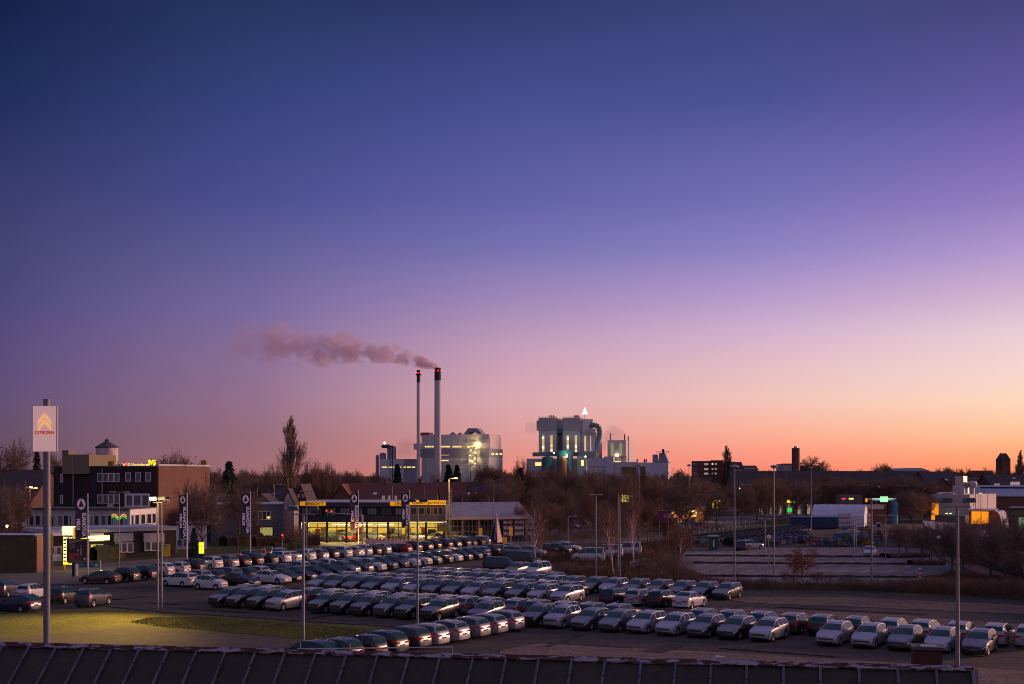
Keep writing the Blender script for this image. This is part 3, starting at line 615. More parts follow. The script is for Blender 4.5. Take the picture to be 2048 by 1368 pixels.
# traffic and far cars (simple copies)
one('estate', 'dark', 510, 1122, 72, 'black car with glowing tail lamps waiting on the road', lights=True); one('suv', Wt, 566, 1119, 74, 'white SUV with bright brake lamps waiting on the road', lights=True)
for i, (px, col) in enumerate(((626, 'maroon'), (645, 'blue'), (664, 'dark blue'), (686, 'white'), (708, 'white'))):
    one('suv' if i > 2 else 'estate', col, px, 1082, 207, '%s car with frosted bonnet, %s from the left before the showroom' % (col, ordn(i)), 'cars before the showroom', True)
for i, (px, lb) in enumerate(((742, 'leftmost'), (772, 'middle'), (801, 'right'))): one('suv', Wt, px, 1077, 181, 'frosted white car seen head-on behind the barrier, %s of three' % lb, 'head-on cars behind the barrier', True)
one('estate', GR, 829, 1077, 185, 'grey car at the right end of the red and white barrier', None, True)
for r_, (y, items) in enumerate(((1081, ((868, S), (892, S), (918, Wt), (940, DB), (958, Wt), (985, K))), (1071, ((935, K), (952, K), (972, DB), (990, GR), (1012, K), (1036, DB))), (1063, ((928, K), (950, K), (970, DG), (996, DG), (1018, DB), (1044, DG), (1066, K))), (1056, ((1062, S), (1084, DG), (1100, S), (1122, DG), (1140, S))), (1048, ((1092, S), (1116, GR), (1136, S), (1160, GR))))):
    for i, (px, col) in enumerate(items):
        one('estate', col, px, y, 116, '%s car, %s from the left in the %s row right of the showroom' % (col, ordn(i), ORD[r_] + ' nearest'), 'cars right of the showroom', False, detail=False)
one('saloon', Wt, 1740, 1112, 200, 'lone white car in the empty bays of the customer car park'); one('fastback', S, 1296, 1140, 85, 'light coupe half hidden by undergrowth below the birches')
one('suv', DB, 1481, 1100, 8, 'dark blue car seen from behind at the edge of the empty car park'); one('estate', S, 1502, 1098, 60, 'silver car beside the dark blue one at the edge of the empty car park')
one('estate', GR, 1382, 1052, 92, 'grey car under the big oak before the lit restaurant', detail=False)
# black cars in two ranks in the yard
for nm_, q0_, q1_, cnt in (('far', (1385, 1089), (1600, 1064), 27), ('near', (1472, 1093), (1602, 1077), 14)):
    a_, b_ = G(*q0_), G(*q1_)
    for i in range(cnt):
        p = a_.lerp(b_, i / (cnt - 1))
        place('estate', 'soot', (p.x, p.y, Zc), 121, 'black car, %s from the left in the %s black rank of the yard' % (ordn(i), nm_), 'black cars in the %s rank' % nm_, False, False)
# ------------------------------------------------------------------ buildings
class B:
    """a building seen at photo column px0, depth D; its facade runs right along local x, yawed by a degrees (right end nearer)"""
    def __init__(s, name, label, cat, px0, D, a=0, group=None):
        s.px0, s.D, s.a = px0, D, R(a); s.X0 = (px0 - CX) * D / F; s.c, s.s = math.cos(s.a), math.sin(s.a)
        s.root = empty(name, (s.X0, D, 0), label, cat, group, -s.a)
    def x(s, px, y=0):
        X0 = s.X0 + y * s.s; D0 = s.D + y * s.c; t = (px - CX) / F
        return (t * D0 - X0) / (s.c + t * s.s)
    def z(s, px, py, y=0):
        x = s.x(px, y); return H + (YH - py) * (s.D + y * s.c - x * s.s) / F
    def yd(s, px, px1):                      # depth along the right side wall at px, the corner being at px1
        x1 = s.x(px1); X1 = s.X0 + x1 * s.c; D1 = s.D - x1 * s.s; t = (px - CX) / F
        return (t * D1 - X1) / (s.s - t * s.c)
    def box(s, nm, m, p0, p1, yt, yb, y0=0, y1=10, par=None, mats=None):
        """box between photo columns p0,p1 and rows yt..yb (yb None = ground), local depth y0..y1"""
        x0, x1 = s.x(p0, y0), s.x(p1, y0); zt = s.z((p0 + p1) / 2, yt, y0); zb = 0 if yb is None else s.z((p0 + p1) / 2, yb, y0)
        mb = MB(); mb.box(x0, x1, y0, y1, zb, zt); return mb.build(nm, m, par or s.root)
    def win(s, p0, p1, yt, yb, m, fm, n=1, y=0, fw=.12, name='window', lab=None):
        x0, x1 = s.x(p0, y), s.x(p1, y); zt, zb = s.z((p0 + p1) / 2, yt, y), s.z((p0 + p1) / 2, yb, y)
        mb = MB(); w = fw
        mb.box(x0, x1, y - .08, y + .02, zt - w, zt); mb.box(x0, x1, y - .09, y + .02, zb, zb + w)
        mb.box(x0, x0 + w, y - .075, y + .02, zb + w, zt - w); mb.box(x1 - w, x1, y - .075, y + .02, zb + w, zt - w)
        for i in range(1, n):
            xc = x0 + (x1 - x0) * i / n; mb.box(xc - w / 2, xc + w / 2, y - .07, y + .02, zb + w, zt - w)
        o = mb.build(name, fm, s.root)
        pm = MB(); pm.box(x0 + w, x1 - w, y - .03, y + .01, zb + w, zt - w); pm.build('pane', m, o)
        if lab: o['label'] = lab
        return o
    def swin(s, q0, q1, yt, yb, px1, m, fm, name='window'):   # window on the right side wall (columns q0..q1)
        ya, yb_ = s.yd(q0, px1), s.yd(q1, px1); x1 = s.x(px1)
        def zz(py, yy): return H + (YH - py) * (s.D - x1 * s.s + yy * s.c) / F
        zt, zb = zz(yt, (ya + yb_) / 2), zz(yb, (ya + yb_) / 2)
        mb = MB(); mb.box(x1 - .02, x1 + .08, ya, yb_, zt - .12, zt); mb.box(x1 - .02, x1 + .08, ya, yb_, zb, zb + .12); mb.box(x1 - .02, x1 + .07, ya, ya + .12, zb, zt); mb.box(x1 - .02, x1 + .07, yb_ - .12, yb_, zb, zt)
        o = mb.build(name, fm, s.root); mb = MB(); mb.box(x1 - .01, x1 + .04, ya + .12, yb_ - .12, zb + .12, zt - .12); mb.build('pane', m, o); return o
def bmat(name, c, nz=.12, sc=.4, rough=.8, **k): return mat(name, c, rough, 0, nz, sc, **k)
def brickm(name, c1, c2, mort, scale=1.0):
    if name in MATS: return MATS[name]
    m = bpy.data.materials.new(name); m.use_nodes = True; t = m.node_tree; b = t.nodes['Principled BSDF']; b.inputs['Roughness'].default_value = .85
    tcn = t.nodes.new('ShaderNodeTexCoord'); mp = t.nodes.new('ShaderNodeMapping'); t.links.new(tcn.outputs['Object'], mp.inputs[0]); mp.inputs['Rotation'].default_value = (R(90), 0, 0)
    br = t.nodes.new('ShaderNodeTexBrick'); br.inputs['Scale'].default_value = scale; br.inputs['Brick Width'].default_value = .26; br.inputs['Row Height'].default_value = .083; br.inputs['Mortar Size'].default_value = .012
    br.inputs[1].default_value = tuple(c1) + (1,); br.inputs[2].default_value = tuple(c2) + (1,); br.inputs[3].default_value = tuple(mort) + (1,)
    t.links.new(mp.outputs[0], br.inputs[0]); nz = t.nodes.new('ShaderNodeTexNoise'); nz.inputs['Scale'].default_value = .35; nz.inputs['Detail'].default_value = 6; t.links.new(tcn.outputs['Object'], nz.inputs[0])
    mr = t.nodes.new('ShaderNodeMapRange'); t.links.new(nz.outputs[0], mr.inputs[0]); mr.inputs[3].default_value = .65; mr.inputs[4].default_value = 1.35
    mx = t.nodes.new('ShaderNodeMix'); mx.data_type = 'RGBA'; mx.blend_type = 'MULTIPLY'; mx.inputs[0].default_value = 1; t.links.new(br.outputs[0], mx.inputs[6]); t.links.new(mr.outputs[0], mx.inputs[7])
    t.links.new(mx.outputs[2], b.inputs['Base Color']); MATS[name] = m; return m
m_dkbrick = brickm('dark_brick', (.030, .014, .012), (.02, .010, .010), (.025, .018, .016)); m_rbrick = brickm('red_brick', (.125, .038, .025), (.10, .03, .02), (.14, .075, .055))
m_rbrick2 = brickm('brown_brick', (.16, .055, .038), (.12, .04, .03), (.13, .08, .06)); m_concrete = bmat('pale_panel', (.42, .38, .38)); m_white = bmat('white_wall', (.72, .66, .66), .05)
m_frame = bmat('window_frame', (.62, .58, .58), .05); m_pane = mat('dark_pane', (.03, .035, .04), .08, 0, .3, .6); m_blind = mat('blind_pane', (.10, .095, .10), .25, 0, .3, .9)
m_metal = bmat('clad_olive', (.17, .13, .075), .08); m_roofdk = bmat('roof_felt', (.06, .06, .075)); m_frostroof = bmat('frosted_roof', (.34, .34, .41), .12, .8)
m_tile = bmat('red_tile', (.15, .040, .026), .3, 1.2); m_tiledk = bmat('dark_tile', (.05, .028, .028), .3, 1.0); m_grey = bmat('grey_clad', (.09, .095, .115), .08); m_navy = bmat('navy_clad', (.018, .022, .04), .1)
m_yell = emis('lit_yellow', (1, .82, .04), 1.25); m_yellw = emis('lit_window_warm', (1, .70, .16), 1.1); m_yellp = emis('lit_pale', (1, .98, .42), 1.6); m_green = emis('lit_green', (.05, .8, .12), .8)
m_red = emis('lit_red', (1, .03, .02), 4); m_orange = emis('lit_orange', (1, .42, .05), 6); m_lampw = emis('lamp_warm', (1, .72, .32), 14); m_whitee = emis('lit_white', (1, .9, .85), .9)
m_black = mat('black_paint', (.01, .01, .012), .6); m_galv = mat('galvanised', (.38, .36, .38), .45, .5, .12, 2)
def gable(nm, m, par, x0, x1, y0, y1, z0, z1, over=.4, axis='x'):
    mb = MB()
    if axis == 'x':   # ridge runs along x
        ym = (y0 + y1) / 2; mb.prismx([(y0 - over, z0 - over * .5), (ym, z1), (y1 + over, z0 - over * .5), (y1 + over, z0 - over * .5 - .2), (ym, z1 - .28), (y0 - over, z0 - over * .5 - .2)], x0 - over, x1 + over)
    else:
        xm = (x0 + x1) / 2; mb.prism([(x0 - over, z0 - over * .5), (xm, z1), (x1 + over, z0 - over * .5), (x1 + over, z0 - over * .5 - .2), (xm, z1 - .28), (x0 - over, z0 - over * .5 - .2)], y0 - over, y1 + over)
    return mb.build(nm, m, par)
def house(label, px0, px1, D, yeave, yridge, depth, wm, rm, axis='x', a=0, wins=(), chim=(), group='brick houses beyond the road', sky=(), cat='house'):
    b = B('house', label, cat, px0, D, a, group); x1 = b.x(px1); ze = b.z((px0 + px1) / 2, yeave)
    zr = H + (YH - yridge) * (D + (depth / 2 if axis == 'x' else 0)) / F
    mb = MB()
    if axis == 'x': mb.prismx([(0, 0), (depth, 0), (depth, ze), (depth / 2, zr - .3), (0, ze)], 0, x1)
    else: mb.prism([(0, 0), (x1, 0), (x1, ze), (x1 / 2, zr - .3), (0, ze)], 0, depth)
    mb.build('wall', wm, b.root); rf = gable('roof', rm, b.root, 0, x1, 0, depth, ze, zr, axis=axis)
    for w in wins:
        b.win(w[0], w[1], w[2], w[3], w[4] if len(w) > 4 else m_pane, m_frame, 2)
    for cx_, top in chim:
        x = b.x(cx_, depth / 2); zt = H + (YH - top) * (D + depth / 2) / F; mb = MB(); mb.box(x - .4, x + .4, depth / 2 - .35, depth / 2 + .35, zr - 1.2, zt); mb.box(x - .5, x + .5, depth / 2 - .45, depth / 2 + .45, zt, zt + .15); mb.build('chimney', m_rbrick, rf)
    for cx_, cy_ in sky:
        t = max(.05, min(.9, (cy_ - yridge) / max(1, (yeave - yridge)))); y = depth / 2 * (1 - t); z = zr + (ze - zr) * t
        x = b.x(cx_, y); mb = MB(); n = Vector((0, ze - zr, 0)); s_ = (zr - ze) / (depth / 2)
        mb.quad([(x - .5, y - .5, z - .5 * s_ + .12), (x + .5, y - .5, z - .5 * s_ + .12), (x + .5, y + .5, z + .5 * s_ + .12), (x - .5, y + .5, z + .5 * s_ + .12)]); mb.build('skylight', m_frame, b.root)
    return b

# --- office block on the left
D = 222
b = B('office_block', 'dark brick office block with red brick end wall and flat roof on the left', 'building', 107, D, 8)
YD = b.yd(416, 313.5); b.box('dark_wall', m_dkbrick, 107, 313.5, 935, None, 0, YD); xr = b.x(313.5)
mb = MB(); mb.box(xr + .01, xr + .35, 0.02, YD + .05, 0, b.z(313.5, 934)); mb.build('end_wall', m_rbrick, b.root)
mb = MB(); z_ = b.z(313, 935); mb.box(xr - .1, xr + .45, -.1, YD + .2, z_ + .31, z_ + .62); mb.build('coping', m_concrete, b.root)
mb = MB(); z_ = b.z(210, 935); mb.box(-.15, xr + .25, -.12, YD, z_, z_ + .3); mb.build('coping', m_roofdk, b.root)
b.box('stair_tower', m_metal, 124.5, 178, 909, 948, -.5, b.yd(229, 178)); b.box('lift_head', m_metal, 124, 137, 900.5, 909, -.4, b.yd(147, 137))
for p in (146, 204): b.box('downpipe', m_galv, p - .6, p + .6, 937 if p == 204 else 912, 1010, -.65, -.52)
b.box('stair_glazing', m_navy, 183, 193, 948, 1014, -.06, .02)
for i in range(4): b.win(195 + i * 11, 206 + i * 11, 946, 964, m_blind if i else m_pane, m_frame)
for i in range(4): b.win(195 + i * 11, 206 + i * 11, 989, 1007, m_blind, m_frame)
for p in (251, 271, 291): b.win(p, p + 11, 945, 963, m_blind, m_frame)
b.win(249.5, 300, 987, 1015, m_blind, m_frame, 3, y=-.5, fw=.35, lab='large framed office window with a blue poster')
for y_ in (948, 990): b.win(121, 126, y_, y_ + 17, m_pane, m_frame)
b.box('air_unit', m_frame, 214, 224, 1009, 1017, -1.2, -.3)
# low white storey and ground-floor pavilion
b = B('office_annexe', 'two-storey annexe with pale panels and ribbon windows below the dark office block', 'building', 51, 208, 8)
ya_ = b.yd(310, 257)
b.box('upper_wall', m_concrete, 51, 257, 1020, None, 0, ya_); x_ = b.x(257); mb = MB(); mb.box(x_ + .01, x_ + .3, .02, ya_, 0, b.z(257, 1019.5)); mb.build('upper_side_sunlit', m_white, b.root)  # right-facing side wall in a paler material, its sunset light painted in
b.box('roof_edge', m_roofdk, 50, 258.5, 1016.5, 1020, -.3, ya_ + .2)
k = 0
for p in (53, 58, 70.5, 84, 97, 103, 114.5, 127, 139, 152, 180.5, 188, 202, 214.5, 223, 237.5, 250):
    w = 4.5 if k in (0, 3, 5, 8, 10, 14, 16) else 10.5
    b.win(p, p + w, 1030, 1051, m_pane if k % 3 else m_blind, m_frame, fw=.1); k += 1
x_ = b.x(257); b_x = b.x
for q0, q1 in ((259, 263.5), (266, 275), (278, 287), (290, 299), (301, 308)):
    ya, yb_ = b.yd(q0, 257), b.yd(q1, 257); zt_, zb_ = b.z(257, 1030), b.z(257, 1051); mb = MB()
    for (u0, u1, v0, v1) in ((ya, yb_, zt_ - .1, zt_), (ya, yb_, zb_, zb_ + .1), (ya, ya + .1, zb_, zt_), (yb_ - .1, yb_, zb_, zt_)): mb.box(x_ + .28, x_ + .38, u0, u1, v0, v1)
    o = mb.build('window', m_frame, b.root); mb = MB(); mb.box(x_ + .29, x_ + .33, ya + .1, yb_ - .1, zb_ + .1, zt_ - .1); mb.build('pane', m_pane, o)
mb = MB(); pr = None
for nm, m_, dz in (('green_neon', m_green, 0), ('orange_neon', emis('neon_orange', (1, .35, .03), 1.4), .35)):
    mb = MB(); pr = None
    for i in range(15):
        x = b.x(224 + i * 2.1); p = (x, -.12, b.z(238, 1036) + dz + .28 * math.sin(i * .7))
        if pr: mb.tube(pr, p, .07, k=5)
        pr = p
    mb.build(nm, m_, b.root)
for p in range(60, 250, 13): b.box('panel_joint', m_black, p - .25, p + .25, 1020.5, 1029.5, -.012, .02)
b = B('office_pavilion', 'single-storey pavilion with dark brick piers and yellow lit sign fascia', 'building', 100, 178, -40)
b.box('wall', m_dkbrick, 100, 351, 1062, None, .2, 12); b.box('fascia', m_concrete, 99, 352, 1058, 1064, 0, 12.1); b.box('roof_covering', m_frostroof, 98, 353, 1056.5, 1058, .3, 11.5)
for p0, p1 in ((99, 124), (180, 208), (229.5, 267), (288, 329)): b.box('panel_bay', m_white if p0 == 99 else m_concrete, p0, p1, 1066, 1083 if p0 != 99 else 1072, -.15, .25)
b.box('panel_bay', m_white, 100, 123.5, 1110, None, -.16, .25)
for p0, p1, m_ in ((99.5, 110, m_pane), (111, 123, m_blind)): b.win(p0, p1, 1093, 1110, m_, m_frame)
for p0, p1, m_ in ((181, 193, emis('lit_office', (.85, .8, .02), .75)), (193.5, 206.5, emis('lit_office2', (.8, .8, .03), .85))): b.win(p0, p1, 1088, 1103, m_, m_frame)
for p0 in (230.5, 242.5, 254.5): b.win(p0, p0 + 12, 1085, 1105, m_blind, m_frame)
for p0 in (289, 302, 315): b.win(p0, p0 + 13, 1083, 1102, m_blind, m_frame)
b.box('lit_sign', m_yellp, 177, 219.5, 1071.5, 1081, -.7, -.2); b.box('lit_sign_end', m_yell, 151, 176.5, 1074, 1078, -.7, -.2)
b = B('annexe_wall', 'pale rear annexe behind the big tree beside the red brick wing', 'building', 352, 206, -15); b.box('wall', m_white, 352, 414, 1050, None, 0, 10); b.box('roof', m_roofdk, 351, 415, 1047, 1050, -.2, 10.2)
for p in (354, 367): b.win(p, p + 11, 1078, 1093, m_blind, m_frame)
b = B('boundary_building', 'long low brown brick building with frosted flat roof at the left edge', 'building', -60, 158, 2)
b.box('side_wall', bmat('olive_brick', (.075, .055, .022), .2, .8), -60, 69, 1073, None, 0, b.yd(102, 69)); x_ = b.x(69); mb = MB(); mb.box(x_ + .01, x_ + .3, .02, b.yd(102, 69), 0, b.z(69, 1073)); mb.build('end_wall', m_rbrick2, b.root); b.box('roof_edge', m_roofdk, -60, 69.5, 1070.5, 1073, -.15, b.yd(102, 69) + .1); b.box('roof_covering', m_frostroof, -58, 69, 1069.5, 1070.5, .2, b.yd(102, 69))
house('big brick building with a dark pitched roof left of the office block', -80, 62, 260, 1000, 940, 22, m_rbrick2, m_tiledk, wins=((20, 27, 1040, 1052), (4, 11, 1040, 1052), (44, 50, 1045, 1053)), chim=((12, 938),), group=None)
b = B('water_tower', 'round pink plastered water tower with dark conical roof behind the office', 'water tower', 214, 330)
mb = MB(); s = 330 / F; r = 21.5 * s; zb = 13 + (948 - 895) * s
mb.lathe([(r * .9, 0), (r * .9, 13 + (948 - 924) * s), (r, 13 + (948 - 922) * s), (r, zb)], k=28); mb.build('drum', bmat('pink_plaster', (.55, .40, .36), .12, .8), b.root, True)
mb = MB(); mb.lathe([(r * 1.06, zb - .1), (r * 1.06, zb + .15), (r * .25, zb + 11.5 * s), (r * .2, zb + 12 * s)], k=28); mb.build('roof', m_roofdk, b.root)
mb = MB(); mb.lathe([(r * .18, zb + 11.5 * s), (r * .18, zb + 14 * s), (r * .25, zb + 14 * s), (.05, zb + 18.5 * s)], k=10); mb.build('lantern', m_roofdk, b.root)
b = B('roof_sign', 'illuminated yellow and red company lettering on the office roof edge', 'sign', 222, 220.5)
b.px = 222
mb = MB(); mb.tube((b.x(229), 0, b.z(230, 934.5)), (b.x(315), 0, b.z(315, 932.5)), .04, k=5); mb.build('rail', m_black, b.root)
def rtext(px, py, body, size, m_, sx=1): return text('letters', body, size, m_, b.root, (b.x(px), -.05, b.z(px, py)), sx=sx, bold=.01)
rtext(231, 933.5, 'KRA', .74, m_black, 1.0); rtext(245, 932.5, 'V', .9, m_yellw); rtext(250, 932, 'A', .9, m_red); rtext(255.5, 932, 'G-Versicherungen', .74, m_yellw, .92)
mb = MB(); mb.prism([(b.x(245), b.z(248, 929)), (b.x(248), b.z(248, 921.5)), (b.x(251), b.z(248, 929)), (b.x(248), b.z(248, 933))], .05, .12); mb.build('diamond_emblem', mat('emblem_red', (.2, .01, .02), .5), b.root)
b = B('svg_sign', 'round yellow lettered emblem sign glowing on the office roof', 'sign', 296.5, 220); mb = MB(); zc = b.z(304, 925)
text('letters', 'SVG', 1.25, m_yell, b.root, (0, -.1, zc - .4), sx=.62, bold=.05)
mb.tube((.55, .1, zc), (.55, .18, zc), .62, k=20); mb.build('disc', mat('sign_back', (.25, .18, .01), .6), b.root)
b = B('svg_sign', 'unlit emblem sign in front of the stair tower on the office roof', 'sign', 216, 217); mb = MB(); zc = b.z(222, 927); text('letters', 'SVG', 1.05, mat('dim_yellow', (.3, .24, .02), .6), b.root, (0, -.1, zc - .35), sx=.6, bold=.04); mb.tube((.45, .1, zc), (.45, .18, zc), .5, k=20); mb.build('disc', mat('sign_back', (.1, .08, .01), .6), b.root)
b = B('svg_sign', 'unlit emblem sign at the far right end of the brick wing roof', 'sign', 402, 232); mb = MB(); zc = b.z(407, 925); text('letters', 'SVG', 1.05, MATS['dim_yellow'], b.root, (0, -.1, zc - .35), sx=.6, bold=.04); mb.tube((.45, .1, zc), (.45, .18, zc), .5, k=20); mb.build('disc', MATS['sign_back'], b.root)

# --- incinerator plant with the two chimneys
DP = 900; s = DP / F
m_pw = bmat('plant_white', (.50, .47, .50), .04, .05); m_pg = bmat('plant_grey', (.24, .24, .30), .04, .05); m_pl = bmat('plant_lower', (.38, .38, .43), .05, .05); m_pd = bmat('plant_dark', (.03, .035, .05)); m_glz = emis('plant_light', (1, .75, .2), 1.1)
b = B('power_plant', 'large pale plant hall with banded walls behind the two tall chimneys', 'power plant', 837, DP, 16)
yd = lambda q: b.yd(q, 977.5)
b.box('upper_wall', m_pw, 843, 977.5, 869, 897, 0, 28); b.box('middle_wall', m_pg, 838, 977.5, 897, 915, -.1, 36); b.box('lower_wall', m_pl, 843, 977.5, 915, None, 0, 36)
mb = MB(); x1 = b.x(977.5); mb.box(x1 - 6, x1 + .4, 1, 30, b.z(977, 897), b.z(977, 871)); mb.build('side_upper', bmat('plant_side_sunlit', (.62, .5, .5), .03, .05), b.root)  # side wall painted paler and pinker, low evening light put into its colour
b.box('left_bay', m_pw, 827, 843, 887, 899, -2, 14)
for p in (849, 882, 904.5, 934): b.win(p, p + (19 if p != 934 else 18), 891, 895.5, m_glz, m_frame, 4, fw=.3)
b.win(882, 898, 909, 912, emis('plant_dim', (.7, .5, .12), .35), m_frame, fw=.3, y=-.1); b.win(882, 898, 919, 923, m_glz, m_frame, fw=.3)
for i in range(3): b.swin(983 + i * 8, 988 + i * 8, 906, 910, 977.5, m_glz, m_frame)
for i in range(12):
    x = b.x(846 + i * 11); mb = MB(); mb.box(x - .1, x + .1, -.08, .02, 2, b.z(846 + i * 11, 916)); mb.build('wall_rib', m_frame, b.root)
for i in range(9): b.box('cladding_joint', m_frame, 844, 977, 919 + i * 3.4, 919.5 + i * 3.4, -.06, .02)
for i in range(8): b.box('cladding_joint', m_pg, 852 + i * 16, 852.6 + i * 16, 870, 896.5, -.06, .02)
b.box('roof_block', bmat('plant_red', (.22, .03, .02)), 841, 858, 865, 872, 5, 14)
for p, r_ in ((899, 6.5), (913, 5.5)):
    mb = MB(); x = b.x(p); zc = b.z(p, 870)
    for k_ in range(1): mb.lathe([(r_ * s, zc - .5), (r_ * s * .85, zc + r_ * s * .5), (r_ * s * .45, zc + r_ * s * .85), (.1, zc + r_ * s)], x, 8, 14)
    mb.build('roof_dome', m_pg, b.root, True)
mb = MB(); Z = lambda py: b.z(945, py)
mb.prism([(b.x(921), Z(871)), (b.x(933), Z(856)), (b.x(951), Z(856)), (b.x(963), Z(871)), (b.x(954), Z(871)), (b.x(948), Z(864)), (b.x(937), Z(864)), (b.x(930), Z(871))], 4, 14); mb.build('roof_duct', m_pg, b.root)
mb = MB()
for i in range(6):
    x0, x1_ = (b.x(945), b.x(952.5)); z0 = b.z(948, 932 - i * 7.5); z1 = b.z(948, 924.5 - i * 7.5)
    if i % 2: x0, x1_ = x1_, x0
    mb.tube((x0, -2.5, z0), (x1_, -2.5, z1), .25, k=5); mb.tube((b.x(943), -2.5, z1), (b.x(955), -2.5, z1), .25, k=5)
mb.tube((b.x(956), -2.5, 2), (b.x(956), -2.5, b.z(956, 892)), .3, k=5); mb.tube((b.x(943), -2.5, 2), (b.x(943), -2.5, b.z(943, 905)), .25, k=5); mb.build('stair_tower', m_pd, b.root)
for i, (px, py) in enumerate(((956.5, 887), (955, 897), (944, 901), (953, 906), (943, 911), (952, 917), (943, 922), (952, 927))):
    mb = MB(); r_ = .9 if i == 0 else .35; c = (b.x(px), -3, b.z(px, py)); mb.lathe([(.1, c[2] - r_), (r_, c[2]), (.1, c[2] + r_)], c[0], c[1], 8); mb.build('stair_lamp', m_lampw, b.root)
w = b.root.matrix_basis
for px, py, e_ in ((953, 890, 2600), (950, 905, 2000), (948, 921, 2200)):
    c = Matrix.Translation(b.root.location) @ Matrix.Rotation(-b.a, 4, 'Z') @ Vector((b.x(px), -4, b.z(px, py))); lamp('POINT', c, e_, (1, .68, .25), .5)
def chimney(label, px, D, wpx, ytop, yband, gallery):
    s_ = D / F; X = (px - CX) * s_; root = empty('chimney_stack', (X, D, 0), label, 'chimney', 'plant chimneys'); r_ = wpx / 2 * s_; zt = 13 + (948 - ytop) * s_; zb_ = 13 + (948 - yband) * s_
    mb = MB(); mb.lathe([(r_ * 1.08, 0), (r_, zb_)], k=24); mb.build('shaft', bmat('chimney_shell', (.56, .47, .48), .05, .06), root, True)
    mb = MB(); mb.lathe([(r_ * 1.02, zb_), (r_ * 1.02, zt - 1), (r_ * .9, zt), (r_ * .6, zt), (r_ * .55, zt - 1)], k=24); mb.build('dark_top', m_pd, root, True)
    if gallery: mb = MB(); zg = 13 + (948 - gallery) * s_; mb.lathe([(r_, zg - 1.2), (r_ * 1.7, zg - .3), (r_ * 1.7, zg), (r_, zg + .01)], k=20); mb.build('gallery', m_pd, root)
    for t in (-2.6, -1.5, -.5):
        z_ = zt - 2.2 if not gallery else 13 + (948 - gallery + 1.5) * s_; rr_ = r_ * 1.12 if not gallery else r_ * 1.5
        mb = MB(); mb.lathe([(.1, z_ - .5), (.45, z_), (.1, z_ + .5)], rr_ * math.cos(t), rr_ * math.sin(t), 8); mb.build('warning_light', m_red, root)
    return root
chimney('thin left chimney with a red lit gallery near its dark top', 837, 880, 7.2, 740, 765, 748)
chimney('thick right chimney with a dark top and small warning lights', 875.5, 860, 13.2, 735.5, 761, None)
# silo group left of the plant
b = B('silo_plant', 'grey silos with a rooftop gantry beside a low hall left of the chimneys', 'silo', 747, 900, 10)
for p, r_, yt in ((750, 3.2, 911), (761, 6.5, 907), (779, 9, 893)):
    mb = MB(); mb.lathe([(r_ * s, 0), (r_ * s, b.z(p, yt)), (r_ * s * .3, b.z(p, yt - 2))], b.x(p), 6, 20); mb.build('silo', m_pg, b.root, True)
b.box('head_house', m_pd, 764, 776, 889, 896, 2, 8)
mb = MB()
for p in (783, 788): mb.tube((b.x(p), -4, 0), (b.x(p), -4, b.z(p, 893)), .3, k=5)
for i in range(6): mb.tube((b.x(783), -4, b.z(783, 935 - i * 8)), (b.x(788), -4, b.z(788, 930 - i * 8)), .2, k=4)
mb.tube((b.x(764), -3, b.z(764, 893)), (b.x(789), -4, b.z(789, 893)), .4, k=5); mb.build('gantry', m_pd, b.root)
mb = MB(); mb.lathe([(.2, 0), (1.0, .8), (.2, 1.6)], b.x(768), 2, 8); o = mb.build('lamp', m_lampw, b.root); o.location.z = b.z(768, 888)
b.box('low_hall', m_pw, 760, 806, 918, None, -4, 12); b.box('low_hall_wing', m_pg, 806.3, 831, 918, None, -2, 12)
for p, w_ in ((763, 12), (776.5, 12), (790, 13)): b.win(p, p + w_, 932.5, 936, m_glz, m_frame, y=-4, fw=.25)
for p, w_ in ((807, 5), (813, 9), (823, 8)): b.win(p, p + w_, 932.5, 936, m_glz, m_frame, y=-2, fw=.25)

# --- boiler houses on the right of the centre
D2 = 950; s2 = D2 / F
m_teal = bmat('teal_clad', (.03, .13, .16), .12, .06); m_tealg = bmat('teal_grey', (.13, .20, .20), .1, .06); m_pt = bmat('boiler_top', (.36, .32, .33), .04, .05); m_pk = bmat('boiler_white', (.50, .47, .52), .04, .05)
b = B('boiler_house', 'twin-towered boiler house with tall lit window slots and teal tanks', 'boiler house', 1073, D2, 14)
for p0, p1 in ((1077, 1113.5), (1125, 1161)):
    b.box('tower_top', m_pt, p0, p1, 835, 862, 0, 30); b.box('tower_shaft', m_pk, p0 + .3, p1 - .2, 862, 905, .4, 30)
    b.box('roof_rail', m_galv, p0, p1, 833.3, 833.8, 0, .2)
for p_ in (1089, 1101, 1137, 1149): b.box('cladding_joint', m_pg, p_ - .25, p_ + .25, 836, 861, -.06, .02)
for y_ in (843, 852): b.box('cladding_joint', m_pg, 1077.5, 1113, y_, y_ + .5, -.05, .02); b.box('cladding_joint', m_pg, 1125.5, 1160.5, y_, y_ + .5, -.05, .02)
b.box('link_top', m_pt, 1113, 1126, 840, 862, 3, 28); b.box('link_recess', bmat('recess', (.12, .12, .13)), 1113, 1126, 869, 905, 4, 28); b.box('link_duct', m_teal, 1114.5, 1126.5, 857, 866, 0, 4)
b.box('left_shoulder', m_pt, 1073, 1077, 841, 861, 1, 20)
xr = b.x(1161); x2 = xr + 9
mb = MB(); mb.box(xr - .01, x2, 4, 30, b.z(1161, 866), b.z(1161, 838)); mb.build('side_top', bmat('boiler_side_sunlit', (.66, .55, .53), .03, .05), b.root); mb = MB(); mb.box(xr - .01, x2 + 3, 3, 30, 10, b.z(1161, 866)); mb.build('side_shaft', m_pk, b.root)  # side top paler and warmer than the front, afterglow painted into the colour
for p in (1083.5, 1100, 1132.5, 1149): b.win(p, p + 6, 870, 904, emis('slot_light', (.85, .62, .16), .6), m_frame, fw=.3, y=.4)
